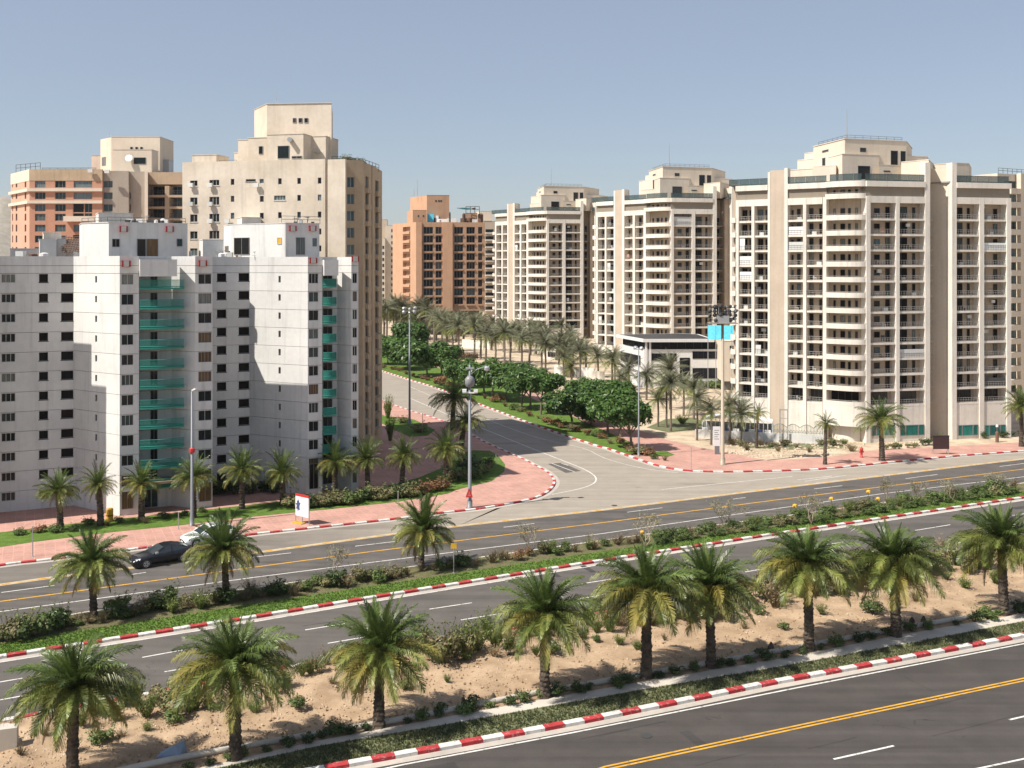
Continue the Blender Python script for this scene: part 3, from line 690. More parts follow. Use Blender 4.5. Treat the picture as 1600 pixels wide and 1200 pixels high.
                # ground storeys
                if zb > 1:
                    f.put('base_wall', MB().box(0, w, .02, D, 0, zb-.34*s-.003).mesh('base_wall', M['white_wall']), u0, 0, 0)
                    f.put('railing', rail_mesh(w-.02, round(.5*s, 2), 'rail_dark', .3*s, .032*s), u0+.01, -.12*s, zb)
    # taupe band and cornice, one piece for each run between the tall piers
    for f, els in ((fl, left), (fr, right)):
        run = None
        for e in els + [('pier', 0, 0, 0)]:
            if e[0] == 'side': continue
            if (e[0] == 'blank' or len(e) > 3):
                if run:
                    a_, b_ = f.u(run[0]), f.u(run[1]); w = b_-a_
                    f.put('taupe_band', MB().box(.03, w-.03, .30*s, D, 1.15*s+.003, 2.75*s).mesh('taupe_band', M['band']), a_, .12*s, zt)
                    f.put('cornice', MB().box(0, w, -.15*s, D, 2.75*s+.003, 3.7*s).mesh('cornice', M['white_wall']), a_, .12*s, zt)
                run = None
            else: run = (run[0] if run else e[1], e[2])
    # curved corner balconies
    A, Bp = Vector(fl.pt(ucl)), Vector(fr.pt(ucr)); ctrl = Vector(fl.pt(ucl+(fl.L-ucl)*.80, 1.9*s)); n = 12
    A2 = Vector(fl.pt(ucl, .9*s))
    curve = [tuple((1-t)**2*A2+2*t*(1-t)*ctrl+t*t*Bp) for t in [j/n for j in range(n+1)]]
    inner = [tuple(Vector(p)+(Vector(ca)+(Vector(cb)-Vector(ca))*.5-Vector(p)).normalized()*.16*s) for p in curve]
    X = gc
    def cmesh(name, zlo, zhi, full, mat, hole=False):
        mb = MB(); loc = lambda pl: [(x-X[0], y-X[1]) for x, y in pl]
        if full: mb.prism(loc(curve+[cb, ca]), zlo, zhi)
        else: mb.prism(loc(curve+inner[::-1]), zlo, zhi)
        return mb.mesh(name, M[mat])
    m_slab = cmesh('balcony_slab', -.27*s, 0, True, 'white_wall'); m_par = cmesh('curved_parapet', .003, .60*s, False, 'white_wall'); m_cap = cmesh('curved_rail', .74*s, .80*s, False, 'rail')
    fc = Fac(b, ca, cb)
    for i, z in enumerate([zt+1.0*s] + flo):
        if i == nfl: # lowest: dark glazed storey above a solid apron
            pass
        for nm, me in (('balcony_slab', m_slab), ('curved_parapet', m_par), ('curved_rail', m_cap)): link(nm, me, b, (0, 0, z))
        h = 1.85 if i else 1.4
        for (t0, t1, zz) in ((.10, .18, .05), (.34, .50, .7), (.60, .69, .05), (.84, .93, .7)):
            window(fc, fc.L*t0, fc.L*t1, z+zz*s, z+h*s, .06, r.choice(('glass_black', 'glass_black', 'glass', 'glass_grey')), 'rail_dark', 1, bar=.05*s)
        if i == nfl: window(fc, fc.L*.04, fc.L*.97, z+.05, z+2.1*s, .14, 'glass_black', 'rail_dark', 4, bar=.06*s)
        if r.random() < .3: ac_unit(fc, fc.L*r.uniform(.5, .9), z, .5*s, s)
    link('curved_cornice', cmesh('curved_cornice', 0, .95*s, True, 'white_wall'), b, (0, 0, zt+2.753*s))
    if zb > 1: link('curved_apron', cmesh('curved_apron', -min(zb-.1, 3.6*s), -.275*s, True, 'white_wall'), b, (0, 0, zb))
    if zb > 5: wpart('recessed_base', MB().prism([tuple(Vector(p)*.5+(Vector(ca)+Vector(cb))*.25) for p in curve]+[cb, ca], 0, zb-3.6*s-.003), M['white_wall'], b)
    # glass railing of the roof terrace, pane by pane
    def glass_line(pts, z):
        for (x0, y0), (x1, y1) in zip(pts, pts[1:]):
            f = Fac(b, (x0, y0), (x1, y1)); m = max(1, round(f.L/(2.0*s)))
            for j in range(m):
                k3 = ('gp', round(f.L/m, 2), round(s, 2))
                if k3 not in CACHE: CACHE[k3] = (MB().box(.05, f.L/m-.05, -.02, .02, .08, 1.15*s).mesh('glass_panel', M['terrace_glass']), MB().box(0, f.L/m, -.035, .035, 1.15*s+.003, 1.15*s+.07).box(0, .06, -.03, .03, 0, 1.15*s).mesh('rail_post', M['rail_dark']))
                g = f.put('glass_panel', CACHE[k3][0], j*f.L/m, 0, z); link('rail_post', CACHE[k3][1], g)
    zc = zt+3.7*s+.004
    firstpier = [e for e in left if e[0] == 'blank'][0]
    glass_line([fl.pt(fl.u(left[0][1]), -.1), fl.pt(fl.u(firstpier[1]), -.1)], zc)
    glass_line([fl.pt(fl.u(firstpier[2]), -.1), fl.pt(ucl, -.1)], zc)
    glass_line([curve[1], curve[4], curve[7], curve[10]], zc); 
    glass_line([fr.pt(ucr, -.1), fr.pt(fr.u(recess[0]) if recess else fr.L, -.1)], zc)
    glass_line([fr.pt(fr.u(recess[2])+.8*s, -.1), fr.pt(fr.L-.1, -.1)], zc)
    if recess:
        # splayed beige wall of the recess and its windows
        fs = Fac(b, fr.pt(ru1, rd), cr.pt(ru2)); fb = Fac(b, fr.pt(ru0, rd), fr.pt(ru1, rd))
        fs.put('splayed_wall', MB().box(0, fs.L+.3, 0, 1.0, 0, zr+2.3*s).mesh('splayed_wall', M['cream']), 0, .05, 0)
        for i, z in enumerate(flo):
            for t0 in (.12, .58): window(fb, fb.L*t0, fb.L*(t0+.28), z+.1, z+2.0*s, .05, 'glass_black', 'rail_dark', 1, bar=.05*s)
            fr.put('balcony_slab', MB().box(0, ru1-ru0-.05, 0, 1.2*s, -.2*s, 0).mesh('balcony_slab', M['core']), ru0+.02, -2.6*s, z)
            fr.put('railing', rail_mesh(ru1-ru0-.08, round(.8*s, 2), 'rail', .5*s, .032*s), ru0+.03, -2.7*s, z)
    return dict(b=b, fl=fl, fr=fr, s=s, zt=zt, zr=zr, flo=flo, zb=zb, gc=gc, a=fr.a, D=D)

def terr_glass():
    m, N, L, P = _nt('teal_terrace_glass')
    P.inputs["Base Color"].default_value = (.05, .085, .085, 1); P.inputs["Roughness"].default_value = .05; P.inputs["Alpha"].default_value = .62; P.inputs["Specular IOR Level"].default_value = .7
    return m
M['terrace_glass'] = terr_glass(); M['navy_cloth'] = plain('navy_cloth', (.06, .08, .16), .8)

def penthouse(T, R0=None):
    """stepped roof blocks, laid out in the plan of the right-hand tower and scaled with each tower"""
    b, s, zr = T['b'], T['s'], T['zr']; ca, sa = math.cos(T['a']), math.sin(T['a'])
    def W(x, y): return (T['gc'][0]+s*(x*ca-y*sa), T['gc'][1]+s*(x*sa+y*ca))
    def blk(name, poly, z0, z1, mat='cream', cop=True):
        P = [W(*p) for p in poly]; wpart(name, MB().prism(P, zr+z0*s, zr+z1*s), M[mat], b)
        if cop:
            c = Vector((sum(p[0] for p in P)/len(P), sum(p[1] for p in P)/len(P)))
            wpart('coping', MB().prism([tuple(c+(Vector(p)-c)*1.012) for p in P], zr+z1*s+.004, zr+z1*s+.14*s), M[mat], b)
    H0 = 0
    for i, (poly, z0, z1) in enumerate(BLK):
        if s > 1.1 and i in (5, 6): poly = [(x+4.5, y+1.5) for x, y in poly]
        blk('roof_block', poly, z0, z1)
    for (p0, p1, wins) in BWIN:
        f = Fac(b, W(*p0), W(*p1))
        for (t0, t1, z0, z1) in wins: window(f, f.L*t0, f.L*t1, zr+z0*s, zr+z1*s, .04, 'glass', 'frame_grey', 1, bar=.05*s)
    x, y = W(*(Vector(BLK[0][0][0])*.7+Vector(BLK[0][0][3])*.3)); antenna(b, x, y, zr+7.6*s, 6.4*s, .10*s)
    x, y = W(*(Vector(BLK[0][0][1])*.7+Vector(BLK[0][0][3])*.3)); antenna(b, x, y, zr+7.6*s, 1.6*s, .05*s)
    ins = [W(*(Vector(p)*.9+sum((Vector(q) for q in BLK[0][0]), Vector((0, 0)))*.02)) for p in (BLK[0][0][4], BLK[0][0][0], BLK[0][0][1])]
    pipe_rail(b, ins, zr+7.75*s, .8*s, .03*s)
def lc(px, Z):
    """photo pixel at distance Z in the plan of the right-hand tower"""
    g = ground(1353, 692); p = at(px, Z); g2 = ground(1578, 683); a = math.atan2(g2[1]-g[1], g2[0]-g[0])
    dx, dy = p[0]-g[0], p[1]-g[1]; return (dx*math.cos(a)+dy*math.sin(a), -dx*math.sin(a)+dy*math.cos(a))
# block outlines (px, distance); heights above the roof deck
_A = [lc(1320, 181), lc(1416, 185), lc(1425, 196), lc(1330, 201), lc(1271, 193)]
_B = [lc(1316, 180), lc(1373, 182.3), lc(1375, 184), lc(1335, 190), lc(1294, 186)]
BLK = [(_A, 0, 7.7), (_B, -.2, 4.9),
       ([lc(1246, 196), lc(1274, 192.6), lc(1290, 202), lc(1258, 205)], 0, 5.4),
       ([lc(1257, 197.5), lc(1275, 195), lc(1292, 204), lc(1270, 206)], 0, 6.9),
       ([lc(1414, 187), lc(1449, 188.5), lc(1452, 195), lc(1420, 196)], 0, 5.3),
       ([lc(1231, 187), lc(1306, 181.5), lc(1318, 190), lc(1245, 194)], -.2, 2.7),
       ([lc(1270, 183.6), lc(1306, 181.2), lc(1310, 184), lc(1276, 187)], -.2, 3.0),
       ([lc(1373, 181), lc(1409, 182.5), lc(1412, 188), lc(1376, 187)], -.2, 3.1),
       ([lc(1408, 180.5), lc(1451, 176.3), lc(1460, 186), lc(1415, 188)], -.2, 3.5),
       ([lc(1458, 184), lc(1480, 182), lc(1490, 190), lc(1462, 192)], -.2, 3.4),
       ([lc(1493, 180), lc(1514, 181), lc(1518, 190), lc(1497, 190)], -.2, 3.3)]
BWIN = [(_B[0], _B[1], [(.42, .76, .3, 3.0)]), (_A[0], _A[1], [(.24, .34, 5.5, 6.3), (.74, .86, 2.6, 6.0)]), (_A[0], _A[1], [(.90, .99, 2.6, 6.0)]),
        (_A[4], _A[0], [(.30, .40, 1.5, 5.2), (.3, .5, 6.2, 6.6)]), (BLK[7][0][0], BLK[7][0][1], [(.2, .5, 1.9, 2.2)])]

TR = tower('nearest and largest cream balcony tower at the right, with tall rooftop mast', (1140, 673), (1353, 692), (1578, 683), 24.4, 316.5, 13,
    [('side', 1139, 1150), ('pier', 1150, 1154.5), ('bay', 1154.5, 1174.5), ('pier', 1174.5, 1179), ('bay', 1179, 1200), ('pier', 1200, 1203.5, 269), ('blank', 1203.5, 1226, 266), ('pier', 1226, 1231, 262.5), ('bay', 1231, 1255), ('pier', 1255, 1260), ('bay', 1260, 1285), ('pier', 1286, 1291.5)],
    [('pier', 1353, 1359.5), ('bay', 1359.5, 1399.5), ('pier', 1399.5, 1405), ('bay', 1405, 1445), ('pier', 1445, 1452.5, 254), ('pier', 1487, 1494, 254), ('bay', 1494, 1530), ('pier', 1530, 1537), ('bay', 1537, 1572.5), ('pier', 1572.5, 1579)],
    (1291.5, 1353), True, recess=(1452.5, 1473, 1487))
penthouse(TR)
TM = tower('middle cream balcony tower standing behind the low black and white building', (925, 555), (1049, 565), (1137, 563.4), 17.7, 334, 12,
    [('side', 924, 932), ('pier', 932, 934.5), ('bay', 934.5, 945.5), ('pier', 945.5, 948), ('bay', 948, 959.5), ('pier', 959.5, 962, 298), ('blank', 962, 972.5, 297), ('pier', 972.5, 976, 296), ('bay', 976, 989), ('pier', 989, 992.5), ('bay', 992.5, 1006), ('pier', 1006, 1009.5)],
    [('pier', 1048.5, 1052.5), ('bay', 1052.5, 1081), ('pier', 1081, 1086), ('bay', 1086, 1114), ('pier', 1114, 1119.5, 291), ('pier', 1143, 1148, 291), ('bay', 1148, 1170), ('pier', 1170, 1175)],
    (1009.5, 1048.5), True, recess=(1119.5, 1137, 1143))
penthouse(TM)
TN = tower('furthest and smallest cream balcony tower beside the brown terracotta block', (769, 523), (855, 530), (925, 529.1), 13.75, 348.6, 12,
    [('side', 768, 774), ('pier', 774, 776), ('bay', 776, 784), ('pier', 784, 786), ('bay', 786, 793), ('pier', 793, 795, 318.5), ('blank', 795, 802, 318.5), ('pier', 802, 804.5, 317.5), ('bay', 804.5, 812.5), ('pier', 812.5, 815), ('bay', 815, 823), ('pier', 823, 826)],
    [('pier', 854, 857.5), ('bay', 857.5, 879), ('pier', 879, 883.5), ('bay', 883.5, 907), ('pier', 907, 911.5, 314), ('pier', 930, 934, 314), ('bay', 934, 950), ('pier', 950, 954)],
    (826, 854), True, recess=(911.5, 924, 930))
penthouse(TN)
# ground storeys of the right-hand tower: green shop glazing and a dark doorway
fr, s = TR['fr'], TR['s']
for a, bb in ((1362, 1398), (1407, 1444), (1497, 1528), (1539, 1571)):
    u0, u1 = fr.u(a), fr.u(bb)
    z0, z1 = fr.z(a, 681), fr.z(a, 664.5)
    for t0, t1 in ((0, .2), (.22, .74), (.76, 1)): window(fr, u0+(u1-u0)*t0, u0+(u1-u0)*t1, z0, z1, .06, 'green_glass', 'frame_grey', 1, bar=.08)
fb = Fac(TR['b'], fr.pt(fr.u(1453), -4.0), fr.pt(fr.u(1470), -4.0))
window(fb, .3, 1.6, 0.1, 3.4, .06, 'glass', 'frame_grey', 1)
# ------------------------------------------------------------------ white panel apartment block on the left
A26 = math.radians(26); dG = Vector((math.cos(A26), math.sin(A26))); nG = Vector((dG.y, -dG.x))   # along the front, outward
def on_line(P, px):
    k = (px-800)/F; L = (k*P[1]-P[0])/(dG.x-k*dG.y); return Vector((P[0]+L*dG.x, P[1]+L*dG.y))
PB = thing('apartment_block', 'white panel apartment block with green balconies stepping back along the left pavement', 'apartment block', (*ground(187, 808), 0))
ZR = 31.15; FHG = 2.41; ZJ = [29.05-FHG*k for k in range(13)]
A2 = Vector(ground(187, 808)); A1 = Vector(ground(115, 791.5)); A0 = on_line(A1, -70)
A3 = on_line(A2, 332)
B2 = Vector(ground(390, 764)); B1 = on_line(B2, 285)
C2 = Vector(ground(481, 775.5)); e2 = (C2-B2).normalized(); C3 = on_line(C2, 560)
T0c = A1 - dG*9.3 + nG*6.6          # right front corner of the wing that stands out of the picture
T0a = T0c - dG*12
rp = random.Random(4)
def panels(f, u0, u1, cols, ztop=ZR, t=.24, kinds=None, deep=.24):
    """one wall face as storey-high concrete panels with open joints; cols = (ua, ub, height, drop, style)"""
    g = .022
    rows = [(ZR-1.15+g, ztop, None), (ZJ[0]+g, ZR-1.15-g, None)] + [((ZJ[k+1] if k < 11 else 0)+g, ZJ[k]-g, k) for k in range(12)]
    for z0, z1, k in rows:
        ops = [] if k is None else [(a-u0, b-u0, z1-d-h-z0, z1-d-z0) for a, b, h, d, st in cols if not (st == 'skip_last' and k == 11)]
        key = ('panel', id(f), round(u0, 2), round(z1-z0, 3), k is None)
        if key not in CACHE: CACHE[key] = wall_mb(u1-u0, 0, z1-z0, ops, t, deep).mesh('wall_panel', M['concrete'])
        f.put('wall_panel', CACHE[key], u0, rp.uniform(-.008, .008), z0)
        if k is not None:
            for a, b, h, d, st in cols:
                if st == 'slit': window(f, a, b, z1-d-h, z1-d, -.16, 'glass', 'frame_grey', 1, bar=.04)
                elif st == 'blank': window(f, a, b, z1-d-h, z1-d, -.20, 'glass_black', 'dark', 1, bar=.05, extra='sill')
                elif st == 'triple': window(f, a, b, z1-d-h, z1-d, -.14, rp.choice(('glass_grey', 'glass', 'glass_grey')), 'frame_white', 3, bar=.06)
                else:
                    q = rp.random()
                    gl, n = ('glass_brown', 4) if q < .2 else (('glass', 2) if q < .5 else ('glass_grey', rp.choice((2, 2, 3))))
                    window(f, a, b, z1-d-h, z1-d, -.14, gl, 'frame_white' if q > .6 else 'frame_grey', n, bar=.05)
# core behind the panels
fA, fL1, fF1 = Fac(PB, A0, A1), Fac(PB, A1, A2), Fac(PB, A2, A3)
fB, fL2, fF2 = Fac(PB, B1, B2), Fac(PB, B2, C2), Fac(PB, C2, C3)
u = fF1.u; r0, r1, r2 = u(217), on_line(fF1.pt(0, -2.7), 268), u(305)
f_back1 = Fac(PB, fF1.pt(r0, -2.7), r1); f_spl1 = Fac(PB, r1, fF1.pt(r2))
v = fF2.u; q0, q1, q2 = v(503.5), on_line(fF2.pt(0, -2.6), 527), v(549)
f_back2 = Fac(PB, fF2.pt(q0, -2.6), q1); f_spl2 = Fac(PB, q1, fF2.pt(q2))
i_ = .30
core = [fA.pt(0, -i_), fA.pt(fA.L+.25, -.6), fF1.pt(.3, -i_), fF1.pt(r0-.06, -i_), fF1.pt(r0-.06, -2.7-i_), f_spl1.pt(0, -i_), fF1.pt(r2+.25, -i_), fF1.pt(fF1.L-.1, -i_), tuple(A3-e2*8),
        fB.pt(0, -i_), fB.pt(fB.L+.25, -.6), fF2.pt(.3, -i_), fF2.pt(q0-.06, -i_), fF2.pt(q0-.06, -2.6-i_), f_spl2.pt(0, -i_), fF2.pt(q2+.25, -i_), fF2.pt(fF2.L-.1, -i_),
        tuple(Vector(fF2.pt(fF2.L-.1, -14))), tuple(Vector(fA.pt(0, -16)))]
solid('core_wall', core, 0, ZR-.35, 'joint', PB)
sh_ = Vector((math.cos(math.radians(SUN_DIR)), math.sin(math.radians(SUN_DIR)))); e1 = (A2-A1).normalized()
for px_, dd_, zs_ in ((143, 11.7, 20.4), (166, 14.2, 15.4)):     # unseen wing end, its steps shaped to cast the shadow on the lit wall
    k_ = (px_-800)/F; t_ = (k_*A1.y-A1.x)/(e1.x-k_*e1.y); c_ = A1+e1*t_-sh_*dd_
    solid('unseen_wing', [tuple(c_), tuple(c_-e1*5), tuple(c_-e1*5-dG*14), tuple(c_-dG*14)], 0, zs_+dd_*math.tan(math.radians(SUN_EL)), 'concrete', PB)
raf = MB()
for k_ in range(9): raf.tube([(*at(97+k_*4, 139+k_*.2), ZR+.6), (*at(104+k_*4, 142), ZR+3.0-.1*k_)], [.07, .07], 4); raf.tube([(*at(96, 139.2+k_*.3), ZR+.7+k_*.25), (*at(132, 139.2+k_*.3), ZR+.9+k_*.25)], [.05, .05], 4)
wpart('rafters', raf, M['brownstuff'], PB)
def cols(f, L): return [(f.u(a), f.u(b), h, d, s) for a, b, h, d, s in L]
panels(fA, 0, fA.L, cols(fA, [(2, 24, 1.05, .06, 'triple'), (61, 75, 1.02, .06, 'blank'), (95.5, 114.6, 1.05, .04, 'blank')]))
panels(fL1, 0, fL1.L, cols(fL1, [(148.5, 151.6, .8, .30, 'slit')]))
panels(fF1, 0, r0, cols(fF1, [(186.8+3, 208.5, 1.26, .05, 'mix')]))
panels(f_back1, 0, f_back1.L, [])
panels(f_spl1, 0, f_spl1.L, [])
panels(fF1, r2, fF1.L, cols(fF1, [(310, 330.5, 1.26, .05, 'mix')]))
panels(fB, fB.u(332), fB.L, cols(fB, [(339, 353.5, 1.06, .06, 'blank'), (373, 389.5, 1.06, .04, 'blank')]))
panels(fL2, 0, fL2.L, cols(fL2, [(435, 438.6, .86, .40, 'slit')]))
panels(fF2, 0, q0, cols(fF2, [(481+1.5, 497.5, 1.30, .05, 'mix')]))
panels(f_spl2, 0, f_spl2.L, [])
panels(f_back2, 0, f_back2.L, [])
panels(fF2, q2, fF2.L, cols(fF2, [(550.5, 558.5, 1.30, .05, 'mix')]))
# side returns
for f, L_ in ((Fac(PB, tuple(C3), tuple(C3-nG*14)), 14),): panels(f, 0, L_, [])
for f, uu, dd in ((fF1, r0, 2.7), (fF2, q0, 2.6)):
    g = Fac(PB, f.pt(uu, 0), f.pt(uu, -dd)); panels(g, 0, dd, [])
# ground floor openings: brown shop windows
for f, a, b_, zt in ((fF1, 190, 208, 3.0), (fF2, 483, 497, 4.2), (fF1, 311, 330, 3.2)): window(f, f.u(a), f.u(b_), .9, zt, .06, 'glass_brown' if a != 483 else 'glass', 'frame_grey', 2)
# window pairs on the balcony back walls and the green balconies
def balconies(f, ua, ub, fb, dep, doors, bow):
    w = ub-ua; n = 10
    pts = [(w*j/n, -bow*math.sin(math.pi*j/n)-.02) for j in range(n+1)]
    slab = MB().prism(pts + [(w, dep), (0, dep)], -.20, -.02); slab = slab.mesh('balcony', M['green_rail'])
    rl, pn = MB(), MB()
    for (x0, y0), (x1, y1) in zip(pts, pts[1:]):
        rl.tube([(x0, y0+.05, .92), (x1, y1+.05, .92)], [.035, .035], 4); rl.tube([(x0, y0+.05, .12), (x1, y1+.05, .12)], [.05, .05], 4)
        for k in range(4):
            t = k/4; rl.tube([(x0+(x1-x0)*t, y0+(y1-y0)*t+.05, 0), (x0+(x1-x0)*t, y0+(y1-y0)*t+.05, .92)], [.02, .02], 4)
    for (x0, y0), (x1, y1) in zip(pts, pts[1:]): pn.add([(x0, y0+.09, .15), (x1, y1+.09, .15), (x1, y1+.09, .85), (x0, y0+.09, .85)], [(0, 1, 2, 3)])
    rm, pm = rl.mesh('railing', M['green_rail']), pn.mesh('green_infill', M['green_sheer'])
    for k in range(12):
        z = ZJ[k]-1.72
        if k < 11:
            o = f.put('balcony', slab, ua, 0, z); link('railing', rm, o); link('green_infill', pm, o)
        for a, b_ in doors: window(fb, a, b_, z+.02, z+1.75, .05, 'glass', 'frame_grey', 2, bar=.05)
m, N_, L_, P_ = _nt('sheer_green_sheet'); P_.inputs["Base Color"].default_value = (.05, .30, .24, 1); P_.inputs["Alpha"].default_value = .38; P_.inputs["Roughness"].default_value = .4; M['green_sheer'] = m
d0 = f_back1.u(236)
balconies(fF1, r0+.05, fF1.u(288), f_back1, 2.6, [(f_back1.u(235), f_back1.u(246))], .35)
balconies(fF2, q0+.05, fF2.u(526), f_back2, 2.5, [(f_back2.L*.3, f_back2.L*.75)], .3)
wpart('entrance_canopy', MB().prism([fF1.pt(r0+.1, .5), fF1.pt(r2-.4, .5), fF1.pt(r2-.4, -2.3), fF1.pt(r0+.1, -2.3)], 3.6, 3.9), M['tan_dark'], PB)
wpart('entrance_door', MB().prism([f_back1.pt(.8, .08), f_back1.pt(2.6, .08), f_back1.pt(2.6, .0), f_back1.pt(.8, .0)], .1, 2.6), M['frame_white'], PB)
window(f_back1, .9, 2.5, .2, 2.5, .12, 'glass_teal', 'frame_white', 2)
# parapet boxes over the balcony bays
for f, a, b_, dd in ((fF1, 217.5, 275, 1.6), (fF2, 504, 526, 1.5)):
    ua, ub = f.u(a), f.u(b_)
    f.put('parapet_box', wall_mb(ub-ua, 0, 1.95, [], dd+1.0).mesh('parapet_box', M['concrete']), ua, dd*.55, ZR-2.35)
    f.put('parapet_box', MB().box(0, ub-ua, .0, dd+.9, -.1, 0).mesh('parapet_box', M['concrete']), ua, dd*.55, ZR-2.35)
# penthouses
def pent(px0, px1, px2, ytop, Z, deep):
    """lit side px0-px1, front px1-px2"""
    P1 = Vector(at(px1, Z)); P2 = on_line(P1, px2); ang = math.radians(150)
    k = (px0-800)/F; e = Vector((math.cos(ang), math.sin(ang))); L = (k*P1.y-P1.x)/(e.x-k*e.y); P0 = P1+e*L
    zt = zat(ytop, Z); nb = -nG*deep
    solid('penthouse', [tuple(P0), tuple(P1), tuple(P2), tuple(P2+nb), tuple(P0+nb*.6)], ZR-.6, zt, 'concrete', PB)
    for zz in (zt-.95, zt-2.0):     # recessed panel joints shown as dark shadow grooves
        pass
    c = (P0+P1+P2+P2+nb)/4
    solid('coping', [tuple(p+(p-c).normalized()*.08) for p in (P0, P1, P2, P2+nb, P0+nb*.6)], zt+.004, zt+.1, 'concrete', PB)
    return Fac(PB, tuple(P0), tuple(P1)), Fac(PB, tuple(P1), tuple(P2)), zt
pl1, pf1, zp1 = pent(128, 170, 293, 348, 129, 9)
pl2, pf2, zp2 = pent(361, 446, 499, 349, 138, 9)
def pwin(f, a, b_, y0, y1, gl='glass', n=2, fr='frame_grey', name=None):
    window(f, f.u(a), f.u(b_), f.z(a, y1), f.z(a, y0), .05, gl, fr, n, bar=.06)
pwin(pf1, 175, 187, 373, 386); pwin(pf1, 214, 228, 373, 404, 'glass', 1); pwin(pf1, 228.6, 247, 373, 404, 'glass_brown', 1); pwin(pf1, 276, 285, 373, 385, 'glass_teal', 1)
pwin(pl2, 366, 390, 371.5, 398, 'glass_grey', 2); pwin(pl2, 433.5, 440, 371, 381.5, 'yellow', 1, 'frame_white'); pwin(pf2, 462, 476.5, 371, 398, 'glass_grey', 2); pwin(pf2, 488, 495, 372, 385, 'glass_blue', 1)
# stair houses and tanks on the roof
roof_box('roof_block', PB, 62, 88.5, 374.5, 138, 4, ZR-.4, 'concrete', A26); roof_box('roof_block', PB, 68, 96, 364, 143, 4, ZR-.4, 'white_wall', A26)
roof_box('roof_block', PB, 89, 103, 374, 140, 3, ZR-.4, 'concrete', A26); roof_box('roof_block', PB, 102, 130, 375, 142, 4, ZR-.4, 'concrete', A26)
roof_box('roof_block', PB, 16, 60, 389, 142, 4, ZR-.4, 'concrete', A26)
roof_box('roof_block', PB, 154, 208, 333, 141, 5, ZR, 'white_wall', A26)
roof_box('roof_block', PB, 378, 408, 340, 150, 4, ZR, 'white_wall', A26)
roof_box('water_tank', PB, 317, 349, 375, 143, 3, ZR-.4, 'tank', A26)
def lampbox(f, px, py, s=1.0):
    """ornamental lantern of two crossed red frames and a pale box, fixed to the wall"""
    c = MB(); c.box(-.36, .36, -.5, 0, -.42, .42)
    o = f.put('wall_light', c.mesh('wall_light', M['frame_white']), f.u(px), .02, f.z(px, py))
    d = MB()
    for x0, x1, z0, z1 in ((-.62, .62, .30, .45), (-.62, .62, -.45, -.30), (-.62, -.47, -.45, .45), (.47, .62, -.45, .45)): d.box(x0, x1, -.4, -.02, z0, z1)
    link('red_surround', d.mesh('red_surround', M['red']), o); o.scale = (s, s, s)
for f, px, py in ((pf1, 193, 358), (pf1, 265, 358), (fF1, 197, 412), (fF1, 316.5, 411.5), (pf2, 457, 357), (pf2, 488, 357), (fF2, 489, 407), (fF2, 554.5, 404.5)): lampbox(f, px, py, .8)
pipe_rail(PB, [at(128, 139), at(168, 135), tuple(Vector(on_line(Vector(at(168, 135)), 290)))], zp1+.1, .9, .03)
pipe_rail(PB, [at(440, 140), tuple(on_line(Vector(at(440, 140)), 500))], zp2+.1, 1.0, .03)
rc_ = random.Random(9)
def clutter(b, n, px0, px1, Z0, Z1, z, smax, mats, seed):
    r = random.Random(seed)
    for _ in range(n):
        x, y = at(r.uniform(px0, px1), r.uniform(Z0, Z1)); w, d, h = r.uniform(.25, smax), r.uniform(.25, smax), r.uniform(.3, smax*.9); q = r.random(); mb = MB()
        if q < .45: mb.box(x-w/2, x+w/2, y-d/2, y+d/2, z, z+h); nm = 'roof_box'
        elif q < .75: mb.lathe([(w*.5, z), (w*.5, z+h), (w*.2, z+h*1.15)], x, y, 9); nm = 'roof_tank'
        else:
            mb.tube([(x, y, z), (x+w*.3, y, z+h*1.8)], [.04, .03], 4); mb.lathe([(.05, z+h*1.5), (w*.7, z+h*1.62), (w*.72, z+h*1.66)], x, y, 10); nm = 'satellite_dish'
        wpart(nm, mb, M[r.choice(mats)], b)
clutter(PB, 12, 20, 125, 134, 141, ZR-.35, 1.3, ['brownstuff', 'tank', 'metal', 'dark', 'terra_light'], 1)
clutter(PB, 11, 296, 360, 136, 146, ZR-.35, 1.2, ['brownstuff', 'tank', 'dark', 'tank', 'ac'], 2)
clutter(PB, 12, 180, 262, 134, 139, zp1+.1, .9, ['dark', 'metal', 'dark', 'tank'], 3)
clutter(PB, 6, 455, 495, 140, 145, zp2+.1, .8, ['dark', 'metal'], 5)
for px, py in ((395, 397), (372, 396), (344, 398)): clutter(PB, 2, px, px+6, 137, 139, ZR-.35, .9, ['tank', 'shrub_red', 'white_paint'], int(px))

